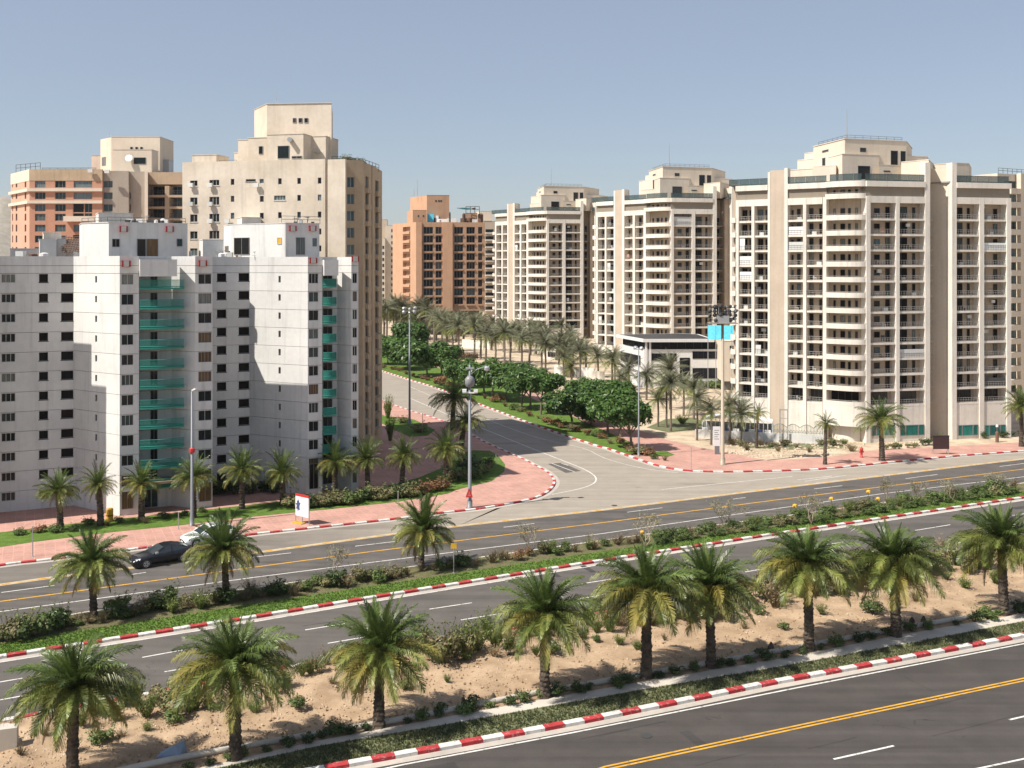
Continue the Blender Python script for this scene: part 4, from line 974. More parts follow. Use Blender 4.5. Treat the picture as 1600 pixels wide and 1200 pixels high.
# ------------------------------------------------------------------ tall tan block behind it
TB = thing('tan_apartment_block', 'tall tan stucco block with small dark windows rising behind the white panel block', 'apartment block', (*at(510, 150), 0))
fT = Fac(TB, at(285, 155), at(508, 150.1)); zt = zat(248.3, 150)
ops, wl = [], []
def tw(f, a, b_, y0, y1, gl, n, fr='frame_white'): wl.append((f, f.u(a), f.u(b_), f.z(a, y1), f.z(a, y0), gl, n, fr))
rt = random.Random(8)
for k in range(12):
    dy = 26.5*k
    tw(fT, 297, 308.5, 282+dy, 291+dy+(3 if k else 0), rt.choice(('glass', 'glass_teal', 'glass')), 2); tw(fT, 327, 342.5, 281+dy, 290+dy+(4 if k else 0), rt.choice(('glass', 'glass', 'glass_teal')), 3)
    tw(fT, 360.5, 366, 279.5+dy, 289+dy, rt.choice(('glass', 'glass', 'glass_blue')), 1, 'frame_grey')
    if k == 0: tw(fT, 384, 399.5, 280, 283.5, 'glass', 1, 'frame_grey'); tw(fT, 405.5, 412, 279.5, 286.5, 'glass_blue', 1)
    else: tw(fT, 406, 412, 279.5+dy, 289+dy, rt.choice(('glass', 'glass_blue')), 1, 'frame_grey')
    if k == 1: tw(fT, 428, 446, 305.5, 313, 'glass_teal', 4)
    else: tw(fT, 434.5, 440, 278.5+dy, 288+dy, 'glass', 1, 'frame_grey')
    tw(fT, 464.5, 470, 278+dy, 287.5+dy, rt.choice(('glass', 'glass_teal')), 1, 'frame_grey'); tw(fT, 496.5, 502, 277.5+dy, 287+dy, rt.choice(('glass', 'glass', 'glass_blue')), 1, 'frame_grey')
wT = wall_mb(fT.L, 0, zt, [w[1:5] for w in wl], .4, .2); fT.put('wall', wT.mesh('wall', M['tan']))
for w in wl:
    window(*w[:5], out=-.14, gl=w[5], fr=w[7], n=w[6], bar=.05, extra='sill' if w[2]-w[1] > .8 else None)
for px, ks in ((300, (0, 1)), (330, (0, 1, 2)), (357, (2,)), (402, (0,))):
    for k in ks: ac_unit(fT, fT.u(px), fT.z(px, 292.5+26.5*k+(3 if k else 0)), .42, .95)
fT2 = Fac(TB, at(512, 149.9), at(539.5, 149.2)); fT2.put('wall', MB().box(0, fT2.L, 0, .4, 0, zt-.1).mesh('wall', M['tan'])); solid('core_wall', [at(512.3, 150.5), at(539.2, 149.8), at(540.6, 154.6), at(512.3, 154.6)], 0, zt-.13, 'tan', TB)
fT3 = Fac(TB, at(541, 153.5), at(567, 154.5)); z3 = zat(250, 154)
wl = []
for k in range(14):
    tw(fT3, 542.5, 553.5, 276.5+26.4*k, 292.5+26.4*k, 'glass_blue', 2)
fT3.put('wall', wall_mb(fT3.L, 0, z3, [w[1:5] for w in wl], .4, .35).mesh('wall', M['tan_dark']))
for w in wl: window(*w[:5], out=-.25, gl=w[5], fr=w[7], n=w[6], bar=.05)
Pa, Pb, Pc, Pd = Vector(at(567, 154.5)), Vector(at(581, 160.5)), Vector(at(582, 160.2)), Vector(at(597, 170))
for f in (Fac(TB, tuple(Pa), tuple(Pb)), Fac(TB, tuple(Pc), tuple(Pd))):
    ops = []; zz = z3-2.0
    for k in range(16): 
        if zz-2.53*k-2.0 > .5: ops.append((f.L*.28, f.L*.62, zz-2.53*k-2.0, zz-2.53*k-.2))
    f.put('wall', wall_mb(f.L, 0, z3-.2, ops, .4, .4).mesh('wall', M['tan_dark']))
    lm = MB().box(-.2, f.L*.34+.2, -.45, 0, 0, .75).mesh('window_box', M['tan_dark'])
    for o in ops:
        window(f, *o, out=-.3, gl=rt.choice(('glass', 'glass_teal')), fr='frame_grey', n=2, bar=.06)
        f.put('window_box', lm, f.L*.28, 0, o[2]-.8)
pol = [fT.pt(.3, -.41), fT.pt(fT.L, -.41), at(513, 151), at(539, 152), at(541.3, 154.0), fT3.pt(fT3.L-.2, -.41), (Pb.x-.5, Pb.y+.5), (Pd.x-.6, Pd.y+.2), (Pd.x-10, Pd.y+14), fT.pt(0, -26)]
solid('core_wall', pol, 0, zt-.45, 'tan', TB)
solid('core_wall', [fT.pt(fT.L-.1, -.4), fT.pt(fT.L+.35, -.4), fT.pt(fT.L+.35, -2), fT.pt(fT.L-.1, -2)], 0, zt-.5, 'tan', TB)
solid('side_wall', [fT.pt(0, -.41), fT.pt(.29, -.41), fT.pt(.29, -25), fT.pt(0, -25)], 0, zt, 'tan', TB)
a_ = fT.a
f1 = Fac(TB, at(417, 158), at(518, 157)); pol1 = [at(417, 158), at(518, 157), at(520, 168), at(430, 172), at(397.3, 164)]; z1_ = zat(162, 157.5)
solid('roof_block', pol1, zt-.5, z1_, 'tan', TB); solid('coping', [(x*1.0004, y*.9993) for x, y in pol1], z1_+.004, z1_+.09, 'tan', TB)
pwin(f1, 457.5, 463, 184.5, 192, n=1); pwin(f1, 466.5, 472.5, 184.5, 192, n=1); pwin(f1, 475.5, 481.5, 184.5, 192, n=1)
f2 = roof_box('roof_block', TB, 417.3, 474, 211, 154.5, 3.4, zt-.5, 'tan', a_); pwin(f2, 434, 452, 228, 248, n=1); pwin(f2, 456, 472, 244, 248, 'glass_grey', 2)
f3 = roof_box('roof_block', TB, 388, 417, 216, 156, 6, zt-.5, 'tan', a_); pwin(f3, 404.5, 411, 228.5, 241, n=1)
f4 = roof_box('roof_block', TB, 372, 388.5, 219, 158, 5, zt-.5, 'tan', a_)
f5 = roof_box('roof_block', TB, 474.2, 509, 214, 156.5, 5, zt-.5, 'tan', a_)
roof_box('roof_block', TB, 300, 338, 243, 160, 4, zt-.5, 'tan', a_); roof_box('roof_block', TB, 366, 374, 239, 160, 4, zt-.5, 'tan', a_)
o = MB(); o.lathe([(.45, 0), (.45, .8)], 0, 0, 12); x, y = f2.pt(f2.u(455.5), .55); o2 = MB(); o2.tube([(x, y+.55, f2.z(455, 219)), (x, y-.35, f2.z(455, 219))], [.36, .36], 12); wpart('vent_pipe', o2, M['metal'], TB)
o2 = MB(); x, y = f5.pt(f5.u(498), .3); zz = f5.z(498, 245); o2.lathe([(.02, zz+.4), (.55, zz+.6), (.6, zz+.7)], x, y, 12); wpart('satellite_dish', o2, M['metal'], TB)
antenna(TB, *at(432, 162), z1_, 2.8, .04)
pipe_rail(TB, [at(518, 153), at(566, 156.5), at(592, 166)], zt-.4, 1.1, .04); pipe_rail(TB, [at(343, 157), at(370, 156.5)], zt-.4, .9, .03)
clutter(TB, 14, 520, 575, 154.5, 160, zt-.45, 1.0, ['dark', 'brownstuff', 'metal', 'dark'], 12)

# ------------------------------------------------------------------ terracotta block at the far left
OB = thing('terracotta_block', 'terracotta apartment block with cream top and bands at the far left edge', 'apartment block', (*at(46, 215), 0))
fo0 = Fac(OB, at(17, 226), at(46, 215)); fo = Fac(OB, at(46, 215), at(160, 215)); zo = zat(264.5, 215)
rows = [(282.5, 293), (300.5, 311), (319, 330), (334, 345), (351, 362), (368, 379), (386, 397), (403, 413)]
wl = []
for i, (y0, y1) in enumerate(rows):
    tw(fo, 54.5, 71, y0, y1, 'glass_blue' if i % 2 == 0 else 'glass_teal', 3); tw(fo, 86, 102.5, y0, y1, 'glass_teal', 3)
    if i in (2, 3, 5): tw(fo, 114, 131, y0-1, y1+2, 'glass', 1); tw(fo, 132, 144, y0-1, y1+2, 'glass_teal', 2)
    else: tw(fo, 115, 144, y0, y1, 'glass_blue', 5)
zc = zat(282.3, 215)
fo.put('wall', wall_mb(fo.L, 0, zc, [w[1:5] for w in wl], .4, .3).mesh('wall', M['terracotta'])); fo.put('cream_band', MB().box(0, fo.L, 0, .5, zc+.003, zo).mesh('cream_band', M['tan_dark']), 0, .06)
for w in wl: window(*w[:5], out=-.2, gl=w[5], fr='frame_grey', n=w[6], bar=.07)
wl0 = []
for y0, y1 in rows:
    for a, b_ in ((19, 20.5), (24.5, 27), (38.5, 41)): wl0.append((fo0.u(a), fo0.u(b_), fo0.z(a, y1), fo0.z(a, y0)))
fo0.put('wall', wall_mb(fo0.L, 0, zc, wl0, .4, .3).mesh('wall', M['terra_lit'])); fo0.put('cream_band', MB().box(0, fo0.L, 0, .5, zc+.003, zo).mesh('cream_band', M['cream']), 0, .06)
for w in wl0: window(fo0, *w, out=-.2, gl='glass', fr='frame_grey', n=1, bar=.07)
for y0, y1 in ((294.5, 299), (313.5, 318)):
    for f in (fo, fo0):
        f.put('ledge', MB().box(-.3, f.L+.1, 0, .5, 0, .62).mesh('ledge', M['cream']), 0, .45, zat(y1, 215))
fo.put('balcony', MB().box(0, 8, 0, 1.6, 0, 1.1).mesh('balcony', M['cream']), fo.u(104), 1.6, zat(346.5, 215))
solid('core_wall', [fo0.pt(.3, -.41), fo.pt(.2, -.41), fo.pt(fo.L, -.41), fo.pt(fo.L, -20), fo0.pt(.3, -20)], 0, zo-.3, 'terracotta', OB)
fg = Fac(OB, at(160, 215.5), at(201, 216)); fg2 = Fac(OB, at(201, 217), at(226, 217.2)); fg3 = Fac(OB, at(231.5, 219), at(285.5, 219))
for f, yt, mt in ((fg, 267, 'grey_wall'), (fg2, 268, 'grey_wall')):
    wl = [(f.u(161.5), f.u(176), f.z(165, y1), f.z(165, y0)) for y0, y1 in rows] if f is fg else [(f.u(202), f.u(204.5), f.z(203, y1), f.z(203, y0)) for y0, y1 in rows[1:]]
    f.put('wall', wall_mb(f.L, 0, f.z(190, yt), wl, .4, .3).mesh('wall', M[mt]))
    for w in wl: window(f, *w, out=-.2, gl='glass_teal', fr='frame_grey', n=2, bar=.07)
solid('core_wall', [fg.pt(0, -.42), fg.pt(fg.L, -.42), fg2.pt(0, -.42), fg2.pt(fg2.L, -.42), fg3.pt(0, -2.4), fg3.pt(fg3.L, -2.4), fg3.pt(fg3.L, -20), fg.pt(0, -20)], 0, zat(269, 219), 'grey_wall', OB)
wpart('pier', MB().prism([at(226, 216), at(231, 216), at(231, 221), at(226, 221)], 0, zat(267, 216)), M['cream'], OB)
fg3.put('fascia', MB().box(0, fg3.L, 0, 2.4, 0, fg3.z(250, 269)-fg3.z(250, 288)).mesh('fascia', M['tan_dark']), 0, 0, fg3.z(250, 288))
for y in (305, 323, 341, 359, 377):
    z = fg3.z(250, y); fg3.put('balcony_slab', MB().box(0, fg3.L, 0, 2.4, -.45, .05).mesh('balcony_slab', M['tan_dark']), 0, 0, z)
    fg3.put('railing', rail_mesh(fg3.L-.1, 1.0, 'rail_dark', .6, .04), .05, -.2, z+.05)
    window(fg3, fg3.u(234), fg3.u(255), z+.1, z+2.0, -2.3, 'glass', 'frame_grey', 3); window(fg3, fg3.u(266), fg3.u(284), z+.1, z+2.0, -2.3, 'glass_teal', 'frame_grey', 3)
    fg3.put('balcony_pier', MB().box(0, .95, 0, 2.4, .05, 2.0).mesh('balcony_pier', M['tan_dark']), fg3.u(257.5), 0, z)
g1 = roof_box('roof_block', OB, 174, 250, 214, 226, 9, zo-.5, 'cream', 0); solid('roof_block', [at(157, 230), (g1.P0.x, g1.P0.y+.01), (g1.P0.x+.3, g1.P0.y+8)], zo-.5, g1.z(175, 214.5), 'cream', OB)
g2 = roof_box('roof_block', OB, 177, 237, 234, 220.5, 4, zo-.5, 'cream', 0)
for a in (203.5, 211.5, 219): pwin(g1, a, a+4, 229.5, 234, n=1)
pwin(g2, 209, 228, 246, 256.5, n=1); roof_box('roof_block', OB, 143, 158, 243, 231, 4, zo-.5, 'cream', 0); roof_box('water_tank', OB, 252, 264, 250, 228, 3, zo-.5, 'metal', 0)
f = Fac(OB, at(157, 230), tuple(g1.P0)); window(f, f.L*.15, f.L*.5, f.z(160, 259), f.z(160, 246), .05, 'glass_grey', 'frame_grey', 2)
mb = MB(); mb.lathe([(.05, 0), (.75, .2), (.8, .3)], 0, 0, 12); o = g2.put('satellite_dish', mb.mesh('satellite_dish', M['metal']), g2.u(203), .4, g2.z(203, 248)); o.rotation_euler = (math.radians(70), 0, g2.a)
pipe_rail(OB, [at(25, 222), at(63, 217)], zo, 1.6, .05); pipe_rail(OB, [at(66, 217), at(150, 217)], zo, .5, .04); antenna(OB, *at(171, 227), g1.z(175, 214), 1.4, .04)
for px, py in ((143, 270), (169, 271)): ac_unit(fo, fo.u(px), fo.z(px, py), .6, 1.2)

# ------------------------------------------------------------------ brown terracotta block in the middle distance
BB = thing('brown_block', 'brown terracotta block with dark glazed bays beyond the palm grove', 'apartment block', (*at(650, 440), 0))
fl = Fac(BB, at(613.5, 462), at(650, 440)); fb_ = Fac(BB, at(650, 440), at(757.5, 443)); zB = zat(347, 440); zU = zat(486, 440)
wl = []; fhB = 13.75
for k in range(9):
    y = 354.5+fhB*k
    for a, b_ in ((661.5, 676.5), (680.5, 690), (709.5, 723.5), (728.8, 742), (747, 753.5)): tw(fb_, a, b_, y, y+10.8, rt.choice(('glass_black', 'glass', 'glass_teal', 'glass_black', 'glass')), 3 if b_-a > 12 else 2, 'frame_grey')
fb_.put('wall', wall_mb(fb_.L, 0, zB-zU, [(w[1], w[2], w[3]-zU, w[4]-zU) for w in wl], 1.0, .9).mesh('wall', M['terra_brown']), 0, 0, zU)
for w in wl: window(*w[:5], out=-.75, gl=w[5], fr=w[7], n=w[6], bar=.14); 
sill = MB().box(0, 4.0, 0, .9, 0, .55).mesh('window_ledge', M['terra_brown'])
for w in wl:
    o = fb_.put('window_ledge', sill, w[1]-.05, .45, w[3]-.6); o.scale = ((w[2]-w[1]+.1)/4.0, 1, 1)
for a, b_ in ((691.5, 707),): fb_.put('pier', MB().box(0, fb_.u(b_)-fb_.u(a), 0, 1.4, zU, zB).mesh('pier', M['terra_light']), fb_.u(a), 1.4)
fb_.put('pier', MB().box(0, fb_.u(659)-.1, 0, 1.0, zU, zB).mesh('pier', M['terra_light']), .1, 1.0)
wl = [(fl.u(629.5), fl.u(641), fl.z(635, 354.5+fhB*k+9.5), fl.z(635, 354.5+fhB*k)) for k in range(9)]
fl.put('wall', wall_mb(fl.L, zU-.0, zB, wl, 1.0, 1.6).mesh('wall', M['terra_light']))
for w in wl:
    window(fl, *w, out=-1.4, gl='glass', fr='frame_grey', n=2, bar=.14)
    fl.put('balcony', MB().box(0, w[1]-w[0], 0, 1.6, 0, 1.1).mesh('balcony', M['terra_light']), w[0], .5, w[2]-.5)
pol = [fl.pt(.3, -1.61), fb_.pt(.5, -1.61), fb_.pt(fb_.L-.3, -1.61), fb_.pt(fb_.L-.3, -24), fl.pt(.3, -24)]
solid('core_wall', pol, zU+.2, zB-.5, 'terra_brown', BB); solid('ground_storey', [fl.pt(2, -5), fb_.pt(2.5, -5), fb_.pt(fb_.L-2, -5), fb_.pt(fb_.L-2, -22), fl.pt(2, -22)], 0, zU+.3, 'joint', BB)
solid('side_wall', [fb_.pt(fb_.L-.3, -1), fb_.pt(fb_.L, -1), fb_.pt(fb_.L, -24), fb_.pt(fb_.L-.3, -24)], zU, zB, 'terra_brown', BB)
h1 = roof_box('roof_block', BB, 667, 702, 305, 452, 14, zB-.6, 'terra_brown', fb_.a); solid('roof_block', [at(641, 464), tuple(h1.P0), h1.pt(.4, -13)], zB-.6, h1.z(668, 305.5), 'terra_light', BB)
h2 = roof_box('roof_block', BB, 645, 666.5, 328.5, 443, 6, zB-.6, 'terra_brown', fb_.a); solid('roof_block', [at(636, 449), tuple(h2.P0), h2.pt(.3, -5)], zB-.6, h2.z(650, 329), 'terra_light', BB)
for a in (680, 684.5, 688): pwin(h1, a, a+2.6, 312.5, 315.5, n=1)
for a in (652.5, 660.5): pwin(h2, a, a+2.3, 336, 339, n=1)
antenna(BB, *at(652, 455), h1.z(668, 305), 7.5, .12); antenna(BB, *at(647, 457), h1.z(668, 305), 4.0, .1)
clutter(BB, 26, 672, 752, 446, 458, zB-.4, 5.0, ['white_paint', 'brownstuff', 'tank', 'dark', 'blue', 'brownstuff', 'tank'], 21)
roof_box('roof_block', BB, 727, 746, 333, 462, 4, zB-.5, 'terra_light', fb_.a); pipe_rail(BB, [at(728, 461), at(749, 461)], zat(333, 461), 3.0, .12)

# cream blocks far behind, seen through the gaps
def far_block(label, px0, px1, ytop, Z, a, mat, cols, fh, ystart, nrow, yb=0):
    b = thing('distant_block', label, 'apartment block', (*at(px0, Z), 0)); f = roof_box('wall', b, px0, px1, ytop, Z, 25, 0, mat, a)
    for k in range(nrow):
        for a_, b_ in cols:
            z1 = f.z(a_, ystart+fh*k); h = fh*.5*Z/F; window(f, f.u(a_), f.u(b_), z1-h, z1, .06, 'glass', 'frame_grey', 1, bar=.12)
            if b_-a_ > 6: f.put('balcony_slab', MB().box(0, f.u(b_)-f.u(a_), -1.2, 0, -.5, .1).mesh('balcony_slab', M['white_wall']), f.u(a_), 0, z1-h)
    return b, f
b, f = far_block('narrow cream tower glimpsed between the tan block and the brown block', 602, 619, 352, 560, .1, 'cream', [(611.2, 613.6)], 9.4, 358, 12)
roof_box('roof_block', b, 596, 605, 343, 575, 20, 0, 'beige_wall', .1); f_ = roof_box('side_wing', b, 590, 601.5, 372, 556, 10, 0, 'cream', .05)
for k in range(11): window(f_, f_.u(597.3), f_.u(600.2), f_.z(598, 389+9.4*k), f_.z(598, 384+9.4*k), .06, 'glass', 'frame_grey', 1, bar=.12)
b, f = far_block('cream block half hidden between the brown block and the furthest balcony tower', 756, 790, 346, 520, .15, 'beige_wall', [(758.5, 771)], 11, 358, 12)
roof_box('roof_block', b, 748, 770, 330, 530, 14, zat(345, 530), 'cream', .15)
# block at the right edge
EB = thing('edge_block', 'cream block with teal windows cut off by the right edge', 'apartment block', (*at(1575, 232), 0))
fe = Fac(EB, at(1566, 232), at(1720, 250)); ze = fe.z(1585, 270)
solid('core_wall', [fe.pt(0, -1.2), fe.pt(fe.L, -1.2), fe.pt(fe.L, -24), fe.pt(0, -24)], 0, ze-.2, 'cream', EB)
u0, u1 = fe.u(1577), fe.u(1594)
fe.put('pier', MB().box(0, fe.L-u1, 0, 1.2, 0, ze).mesh('pier', M['cream']), u1, .2)
for k in range(17):
    y = 285+18.0*k*1.15 if False else 284+21.3*k
    z = fe.z(1585, y+8.5)
    if z < 1: break
    fe.put('balcony_slab', MB().box(0, u1-u0, 0, 1.3, -.35, .9).mesh('balcony_slab', M['cream']), u0, .5, z-1.2)
    window(fe, u0+.1, u1-.1, z-.2, z+1.5, -1.1, 'glass_blue' if k % 3 else 'glass_teal', 'frame_grey', 3, bar=.06)
pipe_rail(EB, [fe.pt(0, -1), fe.pt(10, -1)], ze-.2, 1.2, .05)

# ------------------------------------------------------------------ low black and white modern building
WB = thing('modern_building', 'low white modern building with black ribbon glazing in front of the middle tower', 'building', (*at(1006, 252), 0))
w1 = Fac(WB, at(968, 268), at(1006, 252)); w2 = Fac(WB, at(1006, 252), at(1127, 252.5)); zW = w2.z(1010, 529.5)
M['white_panel'] = plain('white_cladding', (.70, .69, .67), .4); M['black_glass'] = glass('black_ribbon_glass', [(.012, .013, .018), (.016, .017, .024)], .08)
hz = w2.z(1010, 546)
w2.put('wall', MB().box(0, w2.L, 0, .5, 0, hz).mesh('wall', M['white_panel'])); w1.put('wall', MB().box(0, w1.L, 0, .5, 0, hz).mesh('wall', M['white_panel']))
solid('core_wall', [w1.pt(.2, -1.5), w2.pt(1, -1.5), w2.pt(w2.L, -1.5), w2.pt(w2.L, -16), w1.pt(.2, -16)], 0, zW-.8, 'joint', WB)
rf = [w1.pt(-.6, .8), w2.pt(-.3, .9), w2.pt(w2.L-2, .9), w2.pt(w2.L-2, -17), w1.pt(-.6, -17)]
solid('roof_fascia', rf, zW-.75, zW, 'white_panel', WB); cR = Vector(w2.pt(w2.L/2-3, -8))
solid('roof_sheet', [tuple(Vector(p)+(cR-Vector(p))*.07) for p in rf], zW+.004, zW+.03, 'dark', WB)
for f, a, b_, y0, y1, n in ((w2, 1018, 1057, 552, 564, 4), (w2, 1062, 1078, 559, 588, 2), (w2, 1082, 1125, 549, 560.5, 5), (w2, 1082, 1125, 575, 591, 5), (w1, 970, 1001, 549, 563, 4)):
    window(f, f.u(a), f.u(b_), f.z(a, y1), f.z(a, y0), .06, 'black_glass', 'dark', n, bar=.06)
for f, n in ((w2, 9), (w1, 4)): window(f, .3, f.L-.6, hz+.05, zW-.8, -.8, 'black_glass', 'dark', n, bar=.08)
w2.put('corner_column', MB().box(0, .5, -.3, .2, 0, zW-.76).mesh('corner_column', M['white_panel']), w2.u(1014)); w2.put('corner_column', MB().box(0, .5, -.3, .2, 0, zW-.76).mesh('corner_column', M['white_panel']), w2.u(1008))
CB = thing('cream_annex', 'small cream annex between the modern building and the nearest tower', 'building', (*at(1128, 250), 0))
f = roof_box('wall', CB, 1129, 1152, 533, 246, 8, 2.2, 'cream', 0); solid('ground_storey', [at(1131, 247), at(1150, 247), at(1150, 253), at(1131, 253)], 0, 2.3, 'joint', CB)
pwin(f, 1140, 1149, 540, 547); pwin(f, 1140, 1149, 560, 568)
# hill at the far left
mb = MB(); n = 26
for i in range(n+1):
    for j in range(9):
        x = -1050+24*i; y = 1250+60*j; h = 150*math.exp(-((x+830)/190)**2)*(1-abs(j-4)/4.6)
        mb.v.append((x, y, max(0, h*(1+.35*mnoise.noise((x*.012, y*.012, 1))+.2*mnoise.noise((x*.05, y*.05, 2)))-.5)))
for i in range(n):
    for j in range(8): k = i*9+j; mb.f.append((k, k+9, k+10, k+1)); mb.m.append(0)
struct('hill', mb, M['rock'], 'bare rocky hill far away at the left edge', True)
# ------------------------------------------------------------------ vegetation
ORD = "first second third fourth fifth sixth seventh eighth ninth tenth eleventh twelfth thirteenth fourteenth fifteenth sixteenth seventeenth eighteenth nineteenth twentieth".split()
def frond_mesh(el, bend, n, mat, seed, width=.15, droop=.5):
    """one pinnate palm leaf of unit length leaving the origin along +x at elevation el (degrees)"""
    r = random.Random(seed); b = MB(); N = 9; p = Vector((0, 0, 0)); pts = [p.copy()]; dirs = []; sway = r.uniform(-.25, .25)
    for i in range(N):
        t = (i+.5)/N; th = math.radians(el) - math.radians(bend)*t**1.4; ya = sway*t
        d = Vector((math.cos(th)*math.cos(ya), math.cos(th)*math.sin(ya), math.sin(th))); p = p+d/N; pts.append(p.copy()); dirs.append(d)
    b.tube([tuple(q) for q in pts[::3]], [.017, .013, .009, .004][:len(pts[::3])], 3, 0, False)
    for k in range(n):
        t = .10 + .90*(k+.5)/n; i = min(N-1, int(t*N)); q = pts[i].lerp(pts[i+1], t*N-i); d = dirs[i]
        side = d.cross(Vector((0, 0, 1))); side = side.normalized() if side.length > .05 else Vector((0, 1, 0)); up = side.cross(d)
        L = width*(math.sin(math.pi*min(1, (t*.93+.10)))**.6)*1.6*r.uniform(.85, 1.15); w = .0062+.003*(1-t)
        for sg in (-1, 1):
            v = (side*sg*.80 + d*(.60+.55*t) + up*(.42-r.uniform(.0, .62))).normalized()*L
            e = q+v*.55+up*.01; f = q+v+Vector((0, 0, -L*droop*r.uniform(.5, 1.2))); ww = d*w
            b.add([tuple(q-ww), tuple(q+ww), tuple(e+ww*.9), tuple(e-ww*.9), tuple(f)], [(0, 1, 2, 3), (3, 2, 4)])
    return b.mesh('frond', M[mat])
FROND = {}     # tiers from the spear leaves down to the hanging old leaves
for q, n in (('near', 62), ('mid', 36)):
    FROND[q] = [[frond_mesh(el+de, bend, n, mat, 10*i+j, wd, dr) for j, de in enumerate((-5, 0, 5))] for i, (el, bend, mat, wd, dr) in enumerate(
        [(80, 18, 'frond', .10, .1), (66, 42, 'frond', .13, .2), (50, 62, 'frond', .15, .3), (32, 80, 'frond_mid', .16, .45), (16, 74, 'frond_mid', .165, .55), (0, 62, 'frond_mid', .16, .6), (-20, 50, 'frond_old', .15, .6), (-48, 34, 'frond_dry', .12, .6)])]
YEL = {q: {i: [frond_mesh(el+de, bend, n, 'frond_old', 90+10*i+j, wd, dr) for j, de in enumerate((-6, 0, 6))] for i, (el, bend, wd, dr) in {3: (30, 80, .15, .5), 4: (12, 76, .15, .6), 5: (-4, 66, .14, .7)}.items()} for q, n in (('near', 58), ('mid', 34))}
def palm_trunk(h, r0, seed, lean=(0, 0)):
    """ringed trunk with cut leaf bases"""
    rg = random.Random(seed); b = MB(); n = max(8, int(h/.16)); k = 9
    vs, fs = [], []
    for i in range(n+1):
        t = i/n; z = h*t; cx, cy = lean[0]*t*t, lean[1]*t*t
        rad = r0*(1.22-.34*t+.30*max(0, .10-t)*6) * (1.0 if i % 2 else 1.16)
        if t > .86: rad *= 1+.55*(t-.86)/.14
        for j in range(k):
            a = 2*math.pi*(j+(.5 if i % 4 < 2 else 0))/k; q = rad*rg.uniform(.90, 1.12)
            vs.append((cx+q*math.cos(a), cy+q*math.sin(a), z))
    fs = [(i*k+j, i*k+(j+1) % k, (i+1)*k+(j+1) % k, (i+1)*k+j) for i in range(n) for j in range(k)]
    b.add(vs, fs); b.add(vs[-k:], [tuple(range(k))]); return b.mesh('trunk', M['trunk'])
def palm(label, base, cy, ytop, x0, x1, q='near', counts=(4, 6, 8, 9, 9, 8, 6, 3), seed=0, group=None, lean_px=0, dx=0.0, r0=None, tilt=0):
    """base: photo pixel of the foot; cy: row of the crown's heart; ytop: top of the crown; x0, x1: its width"""
    g = ground(*base); Z = g[1]; m = Z/F; h = (base[1]-cy)*m; up = (cy-ytop)*m; R_ = (x1-x0)/2*m*1.08
    rg = random.Random(seed*7+3); t = thing('date_palm', label, 'palm tree', (g[0], g[1], .14), group); yel = rg.choice((.05, .12, .2, .3)); counts = [max(0, c+rg.choice((-2, -1, 0, 0, 1))) if c > 2 else c for c in counts]; lean_px = lean_px or rg.uniform(-5, 5)
    lx = lean_px*m; b_tilt = rg.uniform(-.05, .05); link('trunk', palm_trunk(h, r0 or max(.22, R_*.074), seed, (lx, 0)), t)
    rl = []
    for i, c in enumerate(counts):
        for j in range(c):
            a = 2*math.pi*(j+.5*(i % 2)+rg.uniform(-.32, .32))/max(1, c)+i*.7
            w3 = rg.randrange(3); tier = FROND[q][i][w3] if not (2 < i < 6 and rg.random() < yel) else YEL[q][i][w3]
            o = link('frond', tier, t, (lx+math.cos(a)*.12, math.sin(a)*.12, h-.02*i+rg.uniform(-.06, .06)))
            k = rg.uniform(.88, 1.1)*((up if i < 2 else R_*1.12) if i < 2 else R_*1.02*(1 if i < 5 else 1.0 if i < 6 else rg.choice((.66, .8, .95)))); 
            if i < 2: k = rg.uniform(.92, 1.08)*max(up*.98, R_*.70)
            o.rotation_euler = (rg.uniform(-.12, .12), rg.uniform(-.10, .10), a); o.scale = (k, k*rg.uniform(.9, 1.1), k)
    return t
FR = [((113, 1222), 1078, 996, 15, 205), ((368, 1190), 1043, 962, 265, 460), ((592, 1140), 1020, 934, 512, 685), ((851, 1093), 963, 884, 768, 932), ((1010, 1062), 925, 849, 922, 1095),
      ((1111, 1045), 922, 845, 1040, 1195), ((1264, 1018), 885, 821, 1186, 1345), ((1400, 997), 880, 814, 1320, 1484), ((1568, 963), 850, 784, 1486, 1640)]
fd = ['at the bottom left corner, its trunk cut by the frame', 'second from the left, with many yellowed hanging fronds', 'third from the left, in the middle of the sand strip', 'standing alone in the centre with open sand on both sides',
      'left one of the close pair', 'right one of the close pair', 'third from the right', 'second from the right', 'furthest right, its crown cut by the frame']
for i, (p, d) in enumerate(zip(FR, fd)): palm('large front palm ' + d, *p, 'near', seed=i+1, group='date palms along the sand strip', counts=(6, 9, 11, 12, 12, 10, 9 if i in (0, 1, 2, 5) else 6, 3 if i in (1, 2) else 1))
MP = [((146, 966), 882, 824, 85, 205), ((353, 941), 862, 796, 303, 417), ((658, 889), 832, 766, 612, 712)]
for i, (p, d) in enumerate(zip(MP, ['left of the black car', 'in front of the white car', 'standing alone towards the side street'])): palm('median palm ' + d, *p, 'near', seed=20+i, group='date palms on the planted median', counts=(6, 8, 10, 11, 11, 9, 6, 4))
SP = [((94, 830), 768, 729, 60, 126), ((157, 823), 758, 719, 130, 184), ((221, 814), 757, 717, 188, 250), ((302, 811), 748, 707, 262, 332), ((378, 797), 737, 693, 343, 410), ((442, 791), 740, 696, 412, 472), ((523, 776), 724, 683, 490, 556), ((575, 772), 720, 678, 552, 606), ((628, 766), 714, 676, 601, 658), ((697, 756), 703, 665, 665, 730)]
